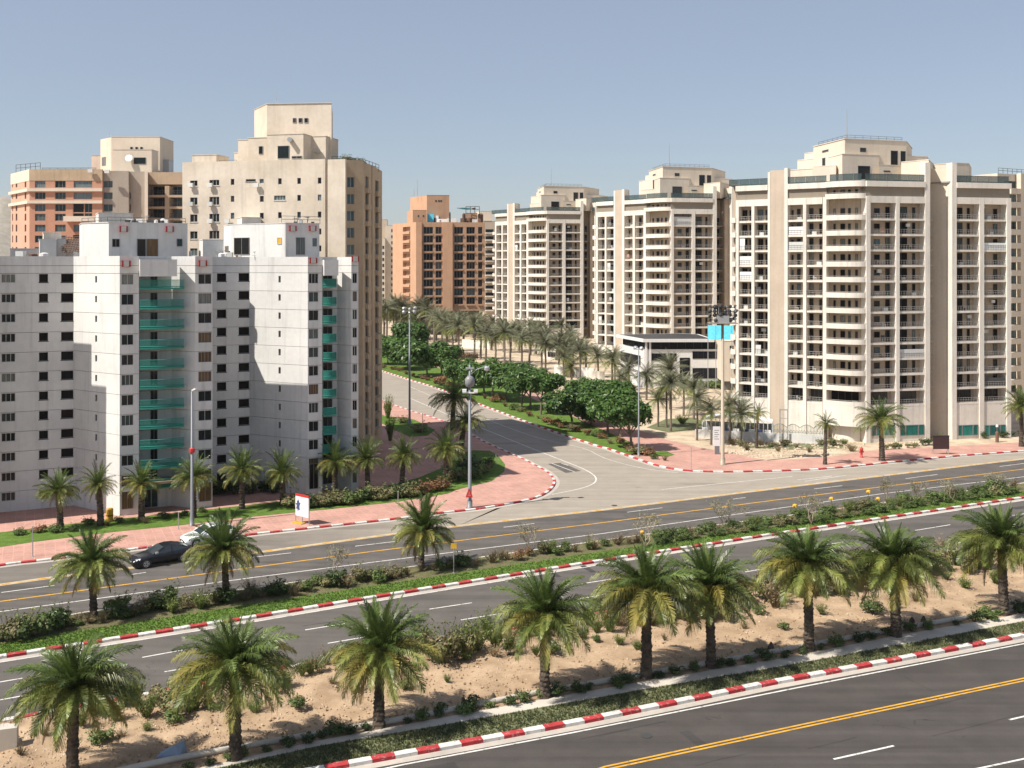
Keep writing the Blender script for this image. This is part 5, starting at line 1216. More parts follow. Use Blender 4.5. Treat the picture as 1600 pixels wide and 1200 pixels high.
sd = ['furthest left on the pavement lawn', 'beside the yellow bin', 'in front of the first green balcony column', 'just behind the nearest lamp post', 'in front of the shaded wall between the two bays', 'left of the white notice board', 'right of the notice board, before the second green balconies', 'at the right end of the white block', 'beside the tan block corner', 'on the corner lawn nearest the side street']
for i, (p, d) in enumerate(zip(SP, sd)): palm('pavement palm ' + d, *p, 'mid', seed=40+i, group='date palms along the left pavement', counts=(5, 7, 9, 10, 10, 9, 7, 4), r0=.30)
palm('dark leaning palm behind the camera post, taller of the two by the side street', (707, 672), 622, 584, 670, 747, 'mid', seed=61, r0=.38, counts=(4, 7, 8, 8, 8, 8, 5, 2), lean_px=3)
palm('lower dark palm just right of the camera post', (720, 715), 660, 628, 706, 770, 'mid', seed=62, r0=.38, lean_px=8)
palm('thin small-crowned palm on the right pavement left of the red hydrant', (1289, 727), 662, 641, 1271, 1308, 'mid', seed=63, r0=.22, counts=(3, 4, 5, 5, 5, 4, 3, 2))
palm('full-crowned palm on the right pavement before the curved tower corner', (1378, 721), 657, 619, 1340, 1420, 'mid', seed=64, r0=.34)
palm('palm at the right edge beside the pavement kerb', (1596, 699), 637, 598, 1574, 1628, 'mid', seed=65, r0=.3)
palm('thin young palm beside the white canopy', (1182, 700), 646, 625, 1164, 1200, 'mid', seed=66, r0=.2, counts=(3, 4, 5, 5, 4, 3, 2, 0))
palm('small palm just right of the dark notice board', (1472, 690), 686, 675, 1464, 1480, 'mid', seed=67, counts=(3, 3, 4, 3, 0, 0, 0, 0), r0=.1)

# far palms: crown in one piece
def crown_mesh(seed, n=46):
    r = random.Random(seed); b = MB()
    for k in range(n):
        el = r.choice((75, 60, 45, 30, 15, 0, -15, -35)); a = r.uniform(0, 6.28); bend = 65 if el > 0 else 45; p = Vector((0, 0, 0)); N = 5; L = r.uniform(.8, 1.1); ca, sa = math.cos(a), math.sin(a); prev = None
        mi = 0 if el > -10 else 1
        for i in range(N+1):
            t = i/N; w = .15*math.sin(math.pi*min(1, t*.9+.12)); sd = Vector((-sa, ca, 0))*w
            a_, c_ = p+sd-Vector((0, 0, w*.7)), p-sd-Vector((0, 0, w*.7))
            if prev:
                for q0, q1 in ((prev[0], a_), (prev[1], c_)):
                    for kk in range(4):
                        u = kk/4; m0 = prev[2].lerp(p, u); m1 = prev[2].lerp(p, u+.17); o0 = q0.lerp(q1, u+.35)
                        b.add([tuple(m0), tuple(m1), tuple(o0)], [(0, 1, 2)], mi)
            prev = (a_, c_, p.copy()); th = math.radians(el-bend*t); p = p+Vector((ca*math.cos(th), sa*math.cos(th), math.sin(th)))*L/N
    return b.mesh('crown', [M['frond_far'], M['frond_mid']])
CROWN = [crown_mesh(s) for s in range(6)]
TRK = [MB().tube([(0, 0, 0), (.05, 0, .5), (0, 0, 1)], [.13, .10, .11], 7).mesh('trunk', M['bark'])]
def far_palm(label, base, cy, rad, seed, group):
    g = ground(*base); m = g[1]/F; h = (base[1]-cy)*m; t = thing('date_palm', label, 'palm tree', (g[0], g[1], 0), group); r = random.Random(seed)
    o = link('trunk', TRK[0], t); q = 1.9*m/.13; o.scale = (q, q, h)
    c = link('crown', CROWN[seed % 6], t, (0, 0, h), r.uniform(0, 6)); k = rad*m*r.uniform(1.3, 1.55); c.scale = (k, k, k*r.uniform(.9, 1.15))
    return t
PK = [((1028, 667), 622, 19), ((1041, 668), 604, 22), ((1048, 674), 598, 26), ((1089, 688), 622, 26), ((1111, 695), 640, 28), ((982, 616), 578, 22), ((956, 610), 562, 20), ((960, 606), 556, 19), ((934, 601), 556, 22), ((906, 598), 548, 22), ((1010, 625), 584, 22),
      ((1047, 640), 578, 28), ((1068, 650), 600, 22), ((1140, 690), 632, 26), ((1158, 694), 646, 26), ((1084, 655), 605, 20), ((915, 590), 545, 20), ((893, 596), 573, 17), ((890, 590), 552, 18), ((970, 622), 590, 18)]
pd_ = ['slender, left of the pink path bend', 'behind the slender pair at the path bend', 'tallest by the path bend, in front of the modern building', 'left of the white canopy', 'in front of the white info board', 'below the corner of the modern building', 'left of the modern building, one of a twin pair', 'left of the modern building, other of a twin pair', 'above the white boundary wall', 'at the left end of the white boundary wall', 'under the left corner of the modern building',
       'with a wide crown before the modern building', 'before the black glass door', 'just left of the floodlight mast', 'with drooping crown right of the floodlight mast', 'below the modern building wall', 'beside the middle tower foot', 'short and low among the grove sand', 'before the middle tower foot', 'low, behind the round trees']
for i, ((b, c, rd), d) in enumerate(zip(PK, pd_)): far_palm('grey-green park palm ' + d, b, c, rd, i, 'palms in the sandy park')
r = random.Random(5); spots = []
for b in [(604,531),(618,529),(627,530),(640,531),(655,534),(668,536),(678,541),(690,549),(697,553),(707,556),(716,560),(741,562),(751,561),(759,566),(774,570),(788,572),(797,567),(815,578),(827,569),(846,585),(852,590),(873,583),(880,602),(884,588)]: spots.append((b, r.uniform(42, 54), r.uniform(17, 21)))
for i in range(18): x = 600+18*i*.95+r.uniform(-5, 5); spots.append(((x, 512+ (x-600)*.10+r.uniform(-3, 3)), r.uniform(22, 32), r.uniform(13, 17)))
for i in range(11): x = 770+14*i+r.uniform(-3, 3); spots.append(((x, 545+(x-770)*.16+r.uniform(-5, 4)), r.uniform(26, 36), r.uniform(15, 19)))
for i in range(10): x = 600+16*i+r.uniform(-4, 4); spots.append(((x, 524+(x-600)*.08+r.uniform(-3, 3)), r.uniform(28, 38), r.uniform(15, 18)))
front = sorted(range(24), key=lambda q: spots[q][0][0])
ORD += [o_ for o_ in ('twenty-first', 'twenty-second', 'twenty-third', 'twenty-fourth')]
for i, (b, hh, rd) in enumerate(spots):
    far_palm(f'grove palm with a visible trunk, {ORD[front.index(i)]} from the left along the front of the grove' if i < 24 else 'grey-green palm crowded among the grove below the brown block and furthest tower', b, b[1]-hh, rd, 100+i, 'palms of the crowded grove')

# broad-leaved trees along the side street
def cloud(lobes, n, size, seed, mats=(0, 1), up=.35):
    r = random.Random(seed); b = MB()
    tot = sum(l[3]**2 for l in lobes)
    for (x, y, z, R_) in lobes:
        for _ in range(int(n*R_**2/tot)):
            u = r.uniform(-.75, 1); a = r.uniform(0, 6.283); s = math.sqrt(1-u*u); d = Vector((s*math.cos(a), s*math.sin(a), u)); q = R_*r.uniform(.62, 1.06)
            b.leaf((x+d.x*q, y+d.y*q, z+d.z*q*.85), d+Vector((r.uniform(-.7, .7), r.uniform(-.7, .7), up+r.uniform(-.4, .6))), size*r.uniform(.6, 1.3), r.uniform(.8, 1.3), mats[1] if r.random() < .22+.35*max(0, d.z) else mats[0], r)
    return b
def tree_crown(seed):
    r = random.Random(seed); lob = [(0, 0, 0, .62)]
    for k in range(9):
        a = k*.7+r.uniform(-.3, .3); e = r.uniform(-.25, .75); lob.append((math.cos(a)*.55*r.uniform(.7, 1.15), math.sin(a)*.55*r.uniform(.7, 1.15), e*.5, r.uniform(.26, .42)))
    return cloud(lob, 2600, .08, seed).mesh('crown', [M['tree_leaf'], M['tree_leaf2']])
TC = [tree_crown(s) for s in (1, 2, 3, 4)]
def tree(label, base, cx, cy, rad, seed):
    g = ground(*base); m = g[1]/F; t = thing('broadleaf_tree', label, 'tree', (g[0], g[1], .15), 'round green trees along the side street')
    h = (base[1]-cy)*m; dx = (cx-base[0])*m; r = random.Random(seed); k = rad*m*1.62; b = MB()
    b.tube([(0, 0, 0), (dx*.15, 0, h*.35), (dx*.5, .1, h*.7), (dx, 0, h)], [.26, .20, .16, .08], 7)
    for q in range(4):
        a = r.uniform(0, 6.28); b.tube([(dx*.2, 0, h*.42), (dx*.5+math.cos(a)*k*.3, math.sin(a)*k*.3, h*.75), (dx+math.cos(a)*k*.6, math.sin(a)*k*.6, h+k*.2)], [.12, .08, .03], 5)
    link('trunk', b.mesh('trunk', M['bark']), t); c = link('crown', TC[seed % 4], t, (dx, 0, h), r.uniform(0, 6.28)); c.scale = (k, k, k*r.uniform(.82, 1.0))
TREES = [((606, 570), 606, 545, 24), ((647, 572), 643, 527, 25), ((640, 578), 628, 553, 25), ((668, 590), 660, 556, 30), ((690, 590), 690, 561, 24), ((728, 606), 722, 582, 22), ((757, 618), 751, 590, 26), ((769, 624), 775, 586, 26), ((790, 628), 796, 592, 28), ((815, 640), 818, 600, 26), ((829, 640), 828, 598, 22), ((845, 649), 850, 602, 23),
         ((895, 668), 884, 630, 29), ((912, 655), 912, 616, 26), ((924, 664), 926, 640, 30), ((950, 680), 946, 634, 30), ((970, 684), 968, 620, 26), ((987, 704), 978, 650, 30)]
tdl = ['at the tan block edge, furthest left', 'darkest and highest of the first clump', 'broad, low in the first clump', 'broadest of the first clump, behind the tall lamp post', 'last on the right of the first clump', 'beginning the second clump, beside the yellow shrub', 'behind the camera post in the second clump', 'left of the crown of the second clump middle', 'in the middle of the second clump', 'right of middle in the second clump', 'behind others at the right of the second clump', 'last on the right of the second clump', 'beginning the third clump on the left', 'highest of the third clump, bright green on top', 'low in the middle of the third clump', 'fullest of the third clump', 'at the back of the third clump', 'nearest to the corner, with a pale bare trunk']
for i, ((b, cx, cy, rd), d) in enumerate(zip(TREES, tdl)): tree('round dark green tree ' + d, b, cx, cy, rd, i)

# shrubs
def shrub_mesh(kind, seed):
    r = random.Random(seed); b = MB(); nm = 'shrub'
    if kind in ('leafy', 'dark', 'olive', 'flower', 'red'):
        lob = [(0, 0, .42, .42)] + [(r.uniform(-.4, .4), r.uniform(-.4, .4), r.uniform(.3, .75), r.uniform(.18, .32)) for _ in range(6)]
        b = cloud(lob, 420, .085, seed, (0, 0 if kind != 'olive' else 1))
        for _ in range(12):
            x, y = r.uniform(-.4, .4), r.uniform(-.4, .4); b.tube([(x*.3, y*.3, 0), (x, y, .7)], [.018, .008], 3, 0, False)
        for _ in range(14): 
            x, y, z = r.uniform(-.6, .6), r.uniform(-.6, .6), r.uniform(.6, 1.15); b.tube([(x*.5, y*.5, .4), (x, y, z)], [.012, .006], 3, 0, False)
            for _ in range(3): b.leaf((x+r.uniform(-.06, .06), y+r.uniform(-.06, .06), z+r.uniform(-.08, .05)), (r.uniform(-1, 1), r.uniform(-1, 1), 1), .07, 1, 0, r)
        if kind == 'flower':
            for _ in range(9): a = r.uniform(0, 6.28); q = r.uniform(.1, .6); b.leaf((math.cos(a)*q, math.sin(a)*q-.1, r.uniform(.55, 1.05)), (0, -.6, 1), .075, 1.6, 1, r)
        m1 = {'leafy': 'shrub', 'dark': 'shrub_dark', 'olive': 'shrub_olive', 'flower': 'shrub', 'red': 'shrub_red'}[kind]
        return b.mesh(nm, [M[m1], M['blossom'] if kind == 'flower' else M['shrub_dry']])
    if kind in ('dry', 'grassy'):
        for _ in range(90 if kind == 'grassy' else 60):
            a = r.uniform(0, 6.28); q = r.uniform(.1, .6); z = r.uniform(.5, 1.1); x, y = math.cos(a)*q, math.sin(a)*q; w = .014
            b.add([(x*.2-w, y*.2, 0), (x*.2+w, y*.2, 0), (x*.6+w, y*.6, z*.6), (x*.6-w, y*.6, z*.6), (x*1.2, y*1.2, z)], [(0, 1, 2, 3), (3, 2, 4)])
            for _ in range(6 if kind == 'grassy' else 3):
                t = r.uniform(.3, 1); b.leaf((x*t*1.05+r.uniform(-.06, .06), y*t*1.05+r.uniform(-.06, .06), z*t), (r.uniform(-1, 1), r.uniform(-1, 1), r.uniform(0, 1)), .062, .7, 0, r)
        return b.mesh(nm, M['shrub_dry' if kind == 'dry' else 'shrub_fresh'])
KINDS = {k: [shrub_mesh(k, 50+7*i+j) for j in range(3)] for i, k in enumerate(('leafy', 'dark', 'olive', 'flower', 'red', 'dry', 'grassy'))}
LOOK = {'leafy': 'leafy green shrub', 'dark': 'dark glossy shrub', 'olive': 'olive green shrub', 'flower': 'orange-flowered shrub', 'red': 'reddish brown shrub', 'dry': 'dry brown shrub', 'grassy': 'tall feathery shrub'}
SH = []        # (kind, base px, height px, width px, strip)
def shrub_row(f_base, x0, x1, step, hts, kinds, strip, seed, jit=(0, 0), wide=1.25):
    r = random.Random(seed); x = x0
    while x < x1:
        hh = r.uniform(*hts); SH.append((r.choice(kinds), (x+r.uniform(-step*.3, step*.3), f_base(x)+r.uniform(*jit)), hh, hh*wide*r.uniform(.8, 1.25), strip)); x += step*r.uniform(.75, 1.3)
med = lambda t: (lambda x: yat(MN, x)*(1-t)+yat(K2, x)*t)
shrub_row(med(.45), 4, 100, 17, (30, 42), ['olive', 'leafy', 'dark', 'leafy'], 'median', 1, (-3, 3)); shrub_row(med(.3), 100, 140, 18, (12, 20), ['leafy', 'dry'], 'median', 2)
shrub_row(med(.32), 165, 640, 20, (14, 30), ['leafy', 'olive', 'leafy', 'grassy', 'dry', 'olive', 'dark'], 'median', 3, (-4, 6)); shrub_row(med(.2), 100, 660, 17, (9, 16), ['leafy', 'dry', 'olive', 'leafy'], 'median', 30, (-3, 8), 1.9); shrub_row(med(.28), 676, 880, 15, (13, 24), ['dry', 'olive', 'leafy', 'dry', 'grassy', 'red'], 'median', 4, (-3, 3))
shrub_row(med(.30), 884, 1600, 14, (11, 20), ['leafy', 'leafy', 'olive', 'grassy', 'leafy', 'dry'], 'median', 6, (-2, 3), 1.5)
shrub_row(med(.62), 1030, 1600, 16, (9, 14), ['leafy', 'olive', 'leafy'], 'median front edge', 7, (-1, 1), 1.7)
k2 = lambda d: (lambda x: yat(K2B, x)+d)
shrub_row(k2(16), 130, 330, 17, (28, 46), ['leafy', 'grassy', 'olive', 'grassy'], 'sand strip', 8, (-4, 26), 1.2); shrub_row(k2(8), 430, 600, 18, (22, 40), ['grassy', 'olive', 'dry', 'grassy'], 'sand strip', 9, (-2, 26), 1.1)
shrub_row(k2(16), 660, 800, 15, (38, 58), ['grassy', 'grassy', 'olive', 'grassy', 'grassy'], 'sand strip', 10, (-8, 26), 1.0); shrub_row(k2(14), 800, 1060, 17, (24, 42), ['grassy', 'olive', 'olive', 'dry'], 'sand strip', 11, (-4, 22), 1.1)
shrub_row(k2(22), 1000, 1560, 15, (30, 52), ['olive', 'grassy', 'olive', 'dry', 'grassy'], 'sand strip', 12, (-3, 20), 1.2)
shrub_row(lambda x: yat(K2B, x)+58, 30, 1560, 36, (12, 24), ['grassy', 'dry', 'leafy', 'grassy'], 'sand strip', 13, (-30, 18), 1.5)
shrub_row(lambda x: yat(WU, x)-3, 300, 1600, 27, (10, 21), ['dark', 'dark', 'leafy', 'dark'], 'footpath edge', 14, (-2, 2), 1.6)
shrub_row(lambda x: yat(GS, x)-4, 455, 690, 11, (15, 24), ['olive', 'leafy', 'dark', 'olive', 'red'], 'pavement hedge', 15, (-5, 0), 1.45)
shrub_row(lambda x: 772-(x-690)*.45, 690, 770, 11, (16, 26), ['olive', 'leafy', 'dark'], 'corner lawn', 16, (-10, 0), 1.4)
shrub_row(lambda x: yat(NB, x)+7, 20, 330, 30, (8, 15), ['red', 'dark', 'leafy', 'dry'], 'pavement lawn', 17, (-3, 6), 1.7)
shrub_row(lambda x: 800-x*.09, -6, 150, 17, (16, 30), ['dark', 'dark', 'leafy'], 'block foot', 18, (-4, 2), 1.4); shrub_row(lambda x: 772-(x-334)*.06, 336, 470, 17, (18, 30), ['dark', 'dark'], 'block foot', 19, (0, 5), 1.3)
shrub_row(lambda x: yat(K4, x)-9, 690, 1040, 13, (7, 13), ['red', 'red', 'dry', 'leafy', 'olive'], 'side street lawn', 20, (-4, 1), 1.8)
shrub_row(lambda x: yat(K4, x)-5, 600, 690, 11, (5, 8), ['red', 'dry', 'red'], 'side street lawn', 24, (-2, 0), 2)
shrub_row(lambda x: 703-(x-1390)*.1, 1385, 1470, 11, (7, 11), ['dark', 'leafy', 'olive'], 'tower foot', 21, (-2, 2), 1.6); shrub_row(lambda x: 685-(x-1540)*.05, 1540, 1596, 13, (8, 10), ['dark', 'leafy'], 'tower foot', 22, (-1, 1), 1.4)
shrub_row(lambda x: 700, 1140, 1330, 15, (7, 14), ['dry', 'olive', 'dry', 'grassy'], 'rubble plot', 23, (-6, 8), 1.6)
SH += [('flower', (186, 962), 34, 40, 'median'), ('flower', (266, 944), 30, 34, 'median'), ('dark', (94, 975), 26, 34, 'median'), ('grassy', (610, 690), 40, 22, 'tan block corner'), ('grassy', (606, 655), 36, 20, 'tan block corner'), ('olive', (630, 662), 12, 26, 'triangle lawn'), ('olive', (655, 676), 14, 34, 'triangle lawn'), ('dark', (735, 742), 30, 46, 'corner lawn'), ('red', (704, 566), 14, 50, 'side street lawn'), ('grassy', (1066, 662), 14, 26, 'rubble plot'), ('leafy', (1098, 606), 14, 40, 'rubble plot'), ('leafy', (1120, 606), 14, 40, 'rubble plot'), ('olive', (705, 590), 26, 24, 'side street lawn')]
LM = {'median': [(146, 'left median palm'), (353, 'middle median palm'), (658, 'right median palm'), (1008, 'twisted sapling'), (1268, 'lone grey sapling')], 'median front edge': [(1008, 'twisted sapling'), (1268, 'lone grey sapling')],
      'sand strip': [(113, 'corner palm'), (368, 'second front palm'), (592, 'third front palm'), (851, 'lone centre palm'), (1010, 'close palm pair'), (1264, 'seventh front palm'), (1400, 'eighth front palm')],
      'pavement hedge': [(471, 'white notice board'), (575, 'palm at the block end')], 'pavement lawn': [(94, 'leftmost pavement palm'), (221, 'third pavement palm')], 'block foot': [(187, 'first lit wall edge')],
      'side street lawn': [(640, 'tall lamp post'), (769, 'second tree clump'), (895, 'third tree clump')], 'tower foot': [(1378, 'full-crowned palm'), (1495, 'second tower pier')], 'rubble plot': [(1129, 'floodlight mast'), (1289, 'thin palm')], 'corner lawn': [(690, 'corner lawn palm')], 'tan block corner': [(597, 'tan block edge')], 'triangle lawn': [(600, 'tan block edge')], 'footpath edge': None}
LM['footpath edge'] = LM['sand strip']
WHERE = {'median': 'in the median bed', 'median front edge': 'on the median front edge', 'sand strip': 'on the sand strip', 'footpath edge': 'by the pale footpath', 'pavement hedge': 'in the pavement hedge', 'pavement lawn': 'on the pavement lawn', 'block foot': 'against the white block', 'side street lawn': 'along the side street lawn', 'tower foot': 'at the tower foot', 'rubble plot': 'on the rubble plot', 'corner lawn': 'on the corner lawn', 'tan block corner': 'by the tan block', 'triangle lawn': 'on the triangle lawn'}
cnt = {}; rs = random.Random(77); keep = {id(e) for e in sorted(SH, key=lambda e: -e[2]*e[3])[:295]}; low = MB(); lowm = []
for kind, b, hh, ww, strip in sorted(SH, key=lambda e: e[1][0]):
    if id((kind)) and not any(e[1] is b and id(e) in keep for e in SH):
        g = ground(*b); m = g[1]/F; z = .24 if strip == 'sand strip' else (.14 if strip != 'rubble plot' else .0); src = KINDS[kind][rs.randrange(3)]; a = rs.uniform(0, 6.28); ca, sa = math.cos(a), math.sin(a)
        mi = []
        for mt in src.materials:
            if mt not in lowm: lowm.append(mt)
            mi.append(lowm.index(mt))
        o_ = len(low.v); low.v.extend((g[0]+(v.co.x*ca-v.co.y*sa)*ww*m*.85, g[1]+(v.co.x*sa+v.co.y*ca)*ww*m*.85, z+v.co.z*hh*m) for v in src.vertices)
        low.f.extend(tuple(o_+q for q in p.vertices) for p in src.polygons); low.m.extend(mi[p.material_index] for p in src.polygons); continue
    lm = [l for l in LM[strip] if l[0] <= b[0]]; nm = lm[-1][1] if lm else LM[strip][0][1]; side = 'right' if lm else 'left'
    key = (strip, nm, side, kind); cnt[key] = cnt.get(key, 0)+1; i = cnt[key]
    lab = f"{LOOK[kind]} {WHERE[strip]}, {ORD[min(i, 20)-1]} {side} of the {nm}"
    g = ground(*b); m = g[1]/F; z = .24 if strip == 'sand strip' else (.14 if strip != 'rubble plot' else .0)
    o = tag(link('shrub', KINDS[kind][rs.randrange(3)], None, (g[0], g[1], z), rs.uniform(0, 6.28)), lab, 'shrub', 'shrubs ' + WHERE[strip]); o.scale = (ww*m*.85, ww*m*.85, hh*m)
tag(link('ground_cover', low.mesh('ground_cover', lowm)), 'small low plants scattered along the verges, beds and sand', None, None, 'stuff')
# saplings on the median
def sapling(label, base, hpx, wpx, seed, twist=.2, mat='sapling_leaf', dense=130):
    g = ground(*base); m = g[1]/F; h, w = hpx*m, wpx*m; r = random.Random(seed); t = thing('sapling', label, 'sapling', (g[0], g[1], .14), 'saplings on the planted median'); b, c = MB(), MB()
    tips = []
    def br(p, d, L, rad, dep):
        q = p+d*L; mid = p.lerp(q, .5)+Vector((r.uniform(-1, 1), r.uniform(-1, 1), 0))*L*twist; b.tube([tuple(p), tuple(mid), tuple(q)], [rad, rad*.8, rad*.55], 5, 0, False)
        if dep == 0: tips.append((mid, q)); return
        for _ in range(3 if dep > 1 else 3): br(q, (d+Vector((r.uniform(-1, 1)*w/h*1.5, r.uniform(-1, 1)*w/h*1.5, r.uniform(-.1, .5)))).normalized(), L*r.uniform(.55, .8), rad*.55, dep-1)
    for q in range(4): br(Vector((r.uniform(-.05, .05), r.uniform(-.05, .05), 0)), Vector((r.uniform(-.5, .5)*w/h*1.2, r.uniform(-.4, .4)*w/h, 1)).normalized(), h*r.uniform(.30, .44), .03+h*.007, 2)
    for mid, q in tips:
        for _ in range(max(2, dense//len(tips))): p = mid.lerp(q, r.uniform(-1.2, 1.15))+Vector((r.uniform(-1, 1), r.uniform(-1, 1), r.uniform(-1, 1)))*h*.06; c.leaf(tuple(p), (r.uniform(-1, 1), r.uniform(-1, 1), r.uniform(-.2, 1)), h*.03, .8, 0, r)
    link('trunk', b.mesh('trunk', M['twig']), t); link('crown', c.mesh('crown', M[mat]), t)
for i, (b, hh, ww, d) in enumerate([((524, 906), 58, 28, 'thin bare sapling between the middle and right median palms'), ((828, 868), 56, 34, 'wispy grey sapling right of the lone median palm'), ((1008, 858), 62, 46, 'twisted pale-stemmed sapling above the front palms'), ((1131, 828), 52, 40, 'bushy round-headed sapling beside the orange line'), ((1268, 822), 60, 32, 'grey sapling left of the yellow flowers'), ((1388, 790), 50, 26, 'upright grey sapling right of the yellow flowers'), ((1437, 790), 48, 26, 'slim sapling leaning beside the pale back kerb'), ((1488, 783), 40, 44, 'spreading twiggy sapling near the right edge'), ((1550, 770), 42, 50, 'dense grey-green sapling furthest right on the median'), ((920, 852), 22, 12, 'tiny sapling left of the twisted one'), ((1163, 806), 20, 14, 'tiny sapling right of the bushy one')]):
    sapling(d, b, hh, ww, i+3, dense=480 if i in (3, 8) else 300)

# low weeds and grass between the park palms
sheet('park_grass', G([(1010, 668), (1040, 655), (1085, 652), (1110, 664), (1085, 672), (1045, 676)]), .008, M['rough_grass'], 'patch of rough grass among the park palms')
sheet('plot_grass', G([(1150, 690), (1330, 695), (1345, 700), (1240, 703), (1160, 700)]), .008, M['rough_grass'], 'thin dry grass on the rubble plot')
for i, (px, py, hp, wp) in enumerate([(528, 250, 9, 14), (545, 249, 12, 18), (562, 251, 9, 16), (538, 248, 15, 8)]):
    Z = 155+i*.6; x, y = at(px, Z); m = Z/F
    o = tag(link('shrub', KINDS[('leafy', 'olive', 'leafy', 'grassy')[i]][i % 3], None, (x, y, zat(248.3, 150)-.45), i), ('leafy green roof shrub at the left end of the tan block terrace', 'widest olive roof shrub on the tan block terrace', 'low green roof shrub at the right end of the tan block terrace', 'tall thin roof plant in the middle of the tan block terrace')[i], 'shrub', 'roof plants on the tan block'); o.scale = (wp*m, wp*m, hp*m+.4)
# ------------------------------------------------------------------ street furniture
def base_of(p, z=.14): g = ground(*p); return (g[0], g[1], z), g[1]/F
def post(name, label, cat, base, ytop, r0, r1, mat='pole', group=None, z=.14):
    L, m = base_of(base, z); t = thing(name, label, cat, L, group); h = (base[1]-ytop)*m; b = MB()
    b.lathe([(r0*2.0, 0), (r0*2.0, .06), (r0*1.35, .10), (r0*1.35, .9), (r0, 1.0), (r1, h)], 0, 0, 12); link('pole', b.mesh('pole', M[mat], True), t); return t, h, m
# nearest street lamp with a red collar
t, h, m = post('street_lamp', 'slim grey street lamp with a red collar in front of the white block', 'street lamp', (300, 823), 614, .20, .11)
b = MB(); b.lathe([(.25, h*.545), (.34, h*.55), (.34, h*.575), (.25, h*.58)], 0, 0, 12); link('red_collar', b.mesh('red_collar', M['red']), t)
b = MB(); b.tube([(0, 0, h), (.05, -.1, h+.15), (.55, -.5, h+.35)], [.09, .09, .07], 6); b.add([(.2,-.1,h+.25),(.6,-.75,h+.35),(.85,-.6,h+.38),(.45,.0,h+.28),(.2,-.1,h+.38),(.6,-.75,h+.46),(.85,-.6,h+.5),(.45,.0,h+.4)], [(0,3,2,1),(4,5,6,7),(0,1,5,4),(1,2,6,5),(2,3,7,6),(3,0,4,7)]); link('lamp_head', b.mesh('lamp_head', M['white_paint']), t)
# camera post
t, h, m = post('camera_post', 'tall grey camera post with a dome and arm on the curved pavement corner', 'camera post', (734, 795), 572, .24, .13)
b = MB(); z = h*.845; b.lathe([(.2, z), (.5, z+.1), (.60, z+.5), (.60, z+1.0), (.4, z+1.25), (.2, z+1.4)], 0, 0, 14); link('camera_drum', b.mesh('camera_drum', M['frame_grey'], True), t)
b = MB(); b.box(-.85, .95, -.25, .25, z-.75, z-.6); b.box(-.9, -.4, -.5, .1, z-.6, z-.25); b.box(.5, 1.0, -.5, .1, z-.6, z-.25); link('camera_bracket', b.mesh('camera_bracket', M['white_paint']), t)
b = MB(); b.tube([(0, 0, z+1.5), (.9, 0, z+2.2), (2.0, 0, z+2.55)], [.06, .06, .05], 6); b.lathe([(.02, z+1.9), (.34, z+2.1), (.34, z+2.4), (.1, z+2.6)], 2.1, 0, 10); link('camera_arm', b.mesh('camera_arm', M['metal']), t)
b = MB(); b.box(-.5, .5, -.2, .2, h-.5, h-.3); b.tube([(0, 0, h-.3), (0, 0, h+.4)], [.06, .03], 5); link('cap_fitting', b.mesh('cap_fitting', M['metal']), t)
# triangular red sign hung on the post
L, _ = base_of((734, 795)); s_ = thing('warning_sign', 'small red triangular sign fixed low on the camera post', 'sign', (L[0]-.05, L[1]-.42, (795-776)*m))
b = MB(); H_ = 14*m; W_ = 5.5*m; P = [(-W_, 0), (W_, 0), (W_*.85, .25*H_), (.12*W_, H_), (-.12*W_, H_), (-W_*.85, .25*H_)]
b.add([(x, -.05, z) for x, z in P]+[(x, .05, z) for x, z in P], [tuple(range(6)), tuple(range(11, 5, -1))]+[(i, i+6, (i+1) % 6+6, (i+1) % 6) for i in range(6)]); link('sign_plate', b.mesh('sign_plate', M['red']), s_)
b = MB(); b.add([(-W_*.45, -.056, .22*H_), (W_*.45, -.056, .22*H_), (W_*.4, -.056, .30*H_), (-W_*.4, -.056, .30*H_)], [(0,1,2,3)]); b.add([(-W_*.12, -.056, .38*H_), (W_*.12, -.056, .38*H_), (W_*.05, -.056, .66*H_), (-W_*.05, -.056, .66*H_)], [(0,1,2,3)]); link('sign_mark', b.mesh('sign_mark', plain('pale_red', (.62, .25, .24), .5)), s_)
def floods(t, h, n, rows, w, mat='metal', dz=.75):
    k = MB()
    for rr in range(rows): k.tube([(-w, 0, h-.2-rr*dz), (w, 0, h-.2-rr*dz)], [.05, .05], 5)
    link('lamp_frame', k.mesh('lamp_frame', M['dark']), t)
    k = MB(); k.lathe([(.10, .22), (.30, .05), (.34, -.12), (.30, -.14)], 0, 0, 9); me = k.mesh('floodlight', M[mat]); r = random.Random(n)
    for rr in range(rows):
        for i in range(n):
            o = link('floodlight', me, t, (-w+2*w*i/max(1, n-1), r.uniform(-.45, .3), h-.1-rr*dz+r.uniform(-.15, .15))); o.rotation_euler = (r.uniform(.6, 1.6), 0, r.uniform(-2.4, 2.4)); o.scale = [r.uniform(.85, 1.25)]*3
t, h, m = post('floodlight_mast', 'tall pale lamp mast with four small floodlights on the triangular lawn', 'lamp mast', (640, 664), 482, .22, .12); floods(t, h, 3, 2, 1.0)
t, h, m = post('floodlight_mast', 'slender pale lamp mast on the lawn tip left of the corner', 'lamp mast', (998, 714), 545, .15, .08); floods(t, h, 2, 1, .5)
t, h, m = post('floodlight_mast', 'tan mast crowned by a cluster of floodlights on the right corner', 'lamp mast', (1129, 727), 507, .30, .20, 'pole_tan')
b = MB(); b.box(-2.1, 2.1, -1.0, 1.0, h, h+.14); link('platform', b.mesh('platform', M['pole_tan']), t); floods(t, h+2.6, 6, 4, 1.9, 'dark', .62)
b = MB(); b.box(-.9, .9, -.5, .5, h+.14, h+1.2); 
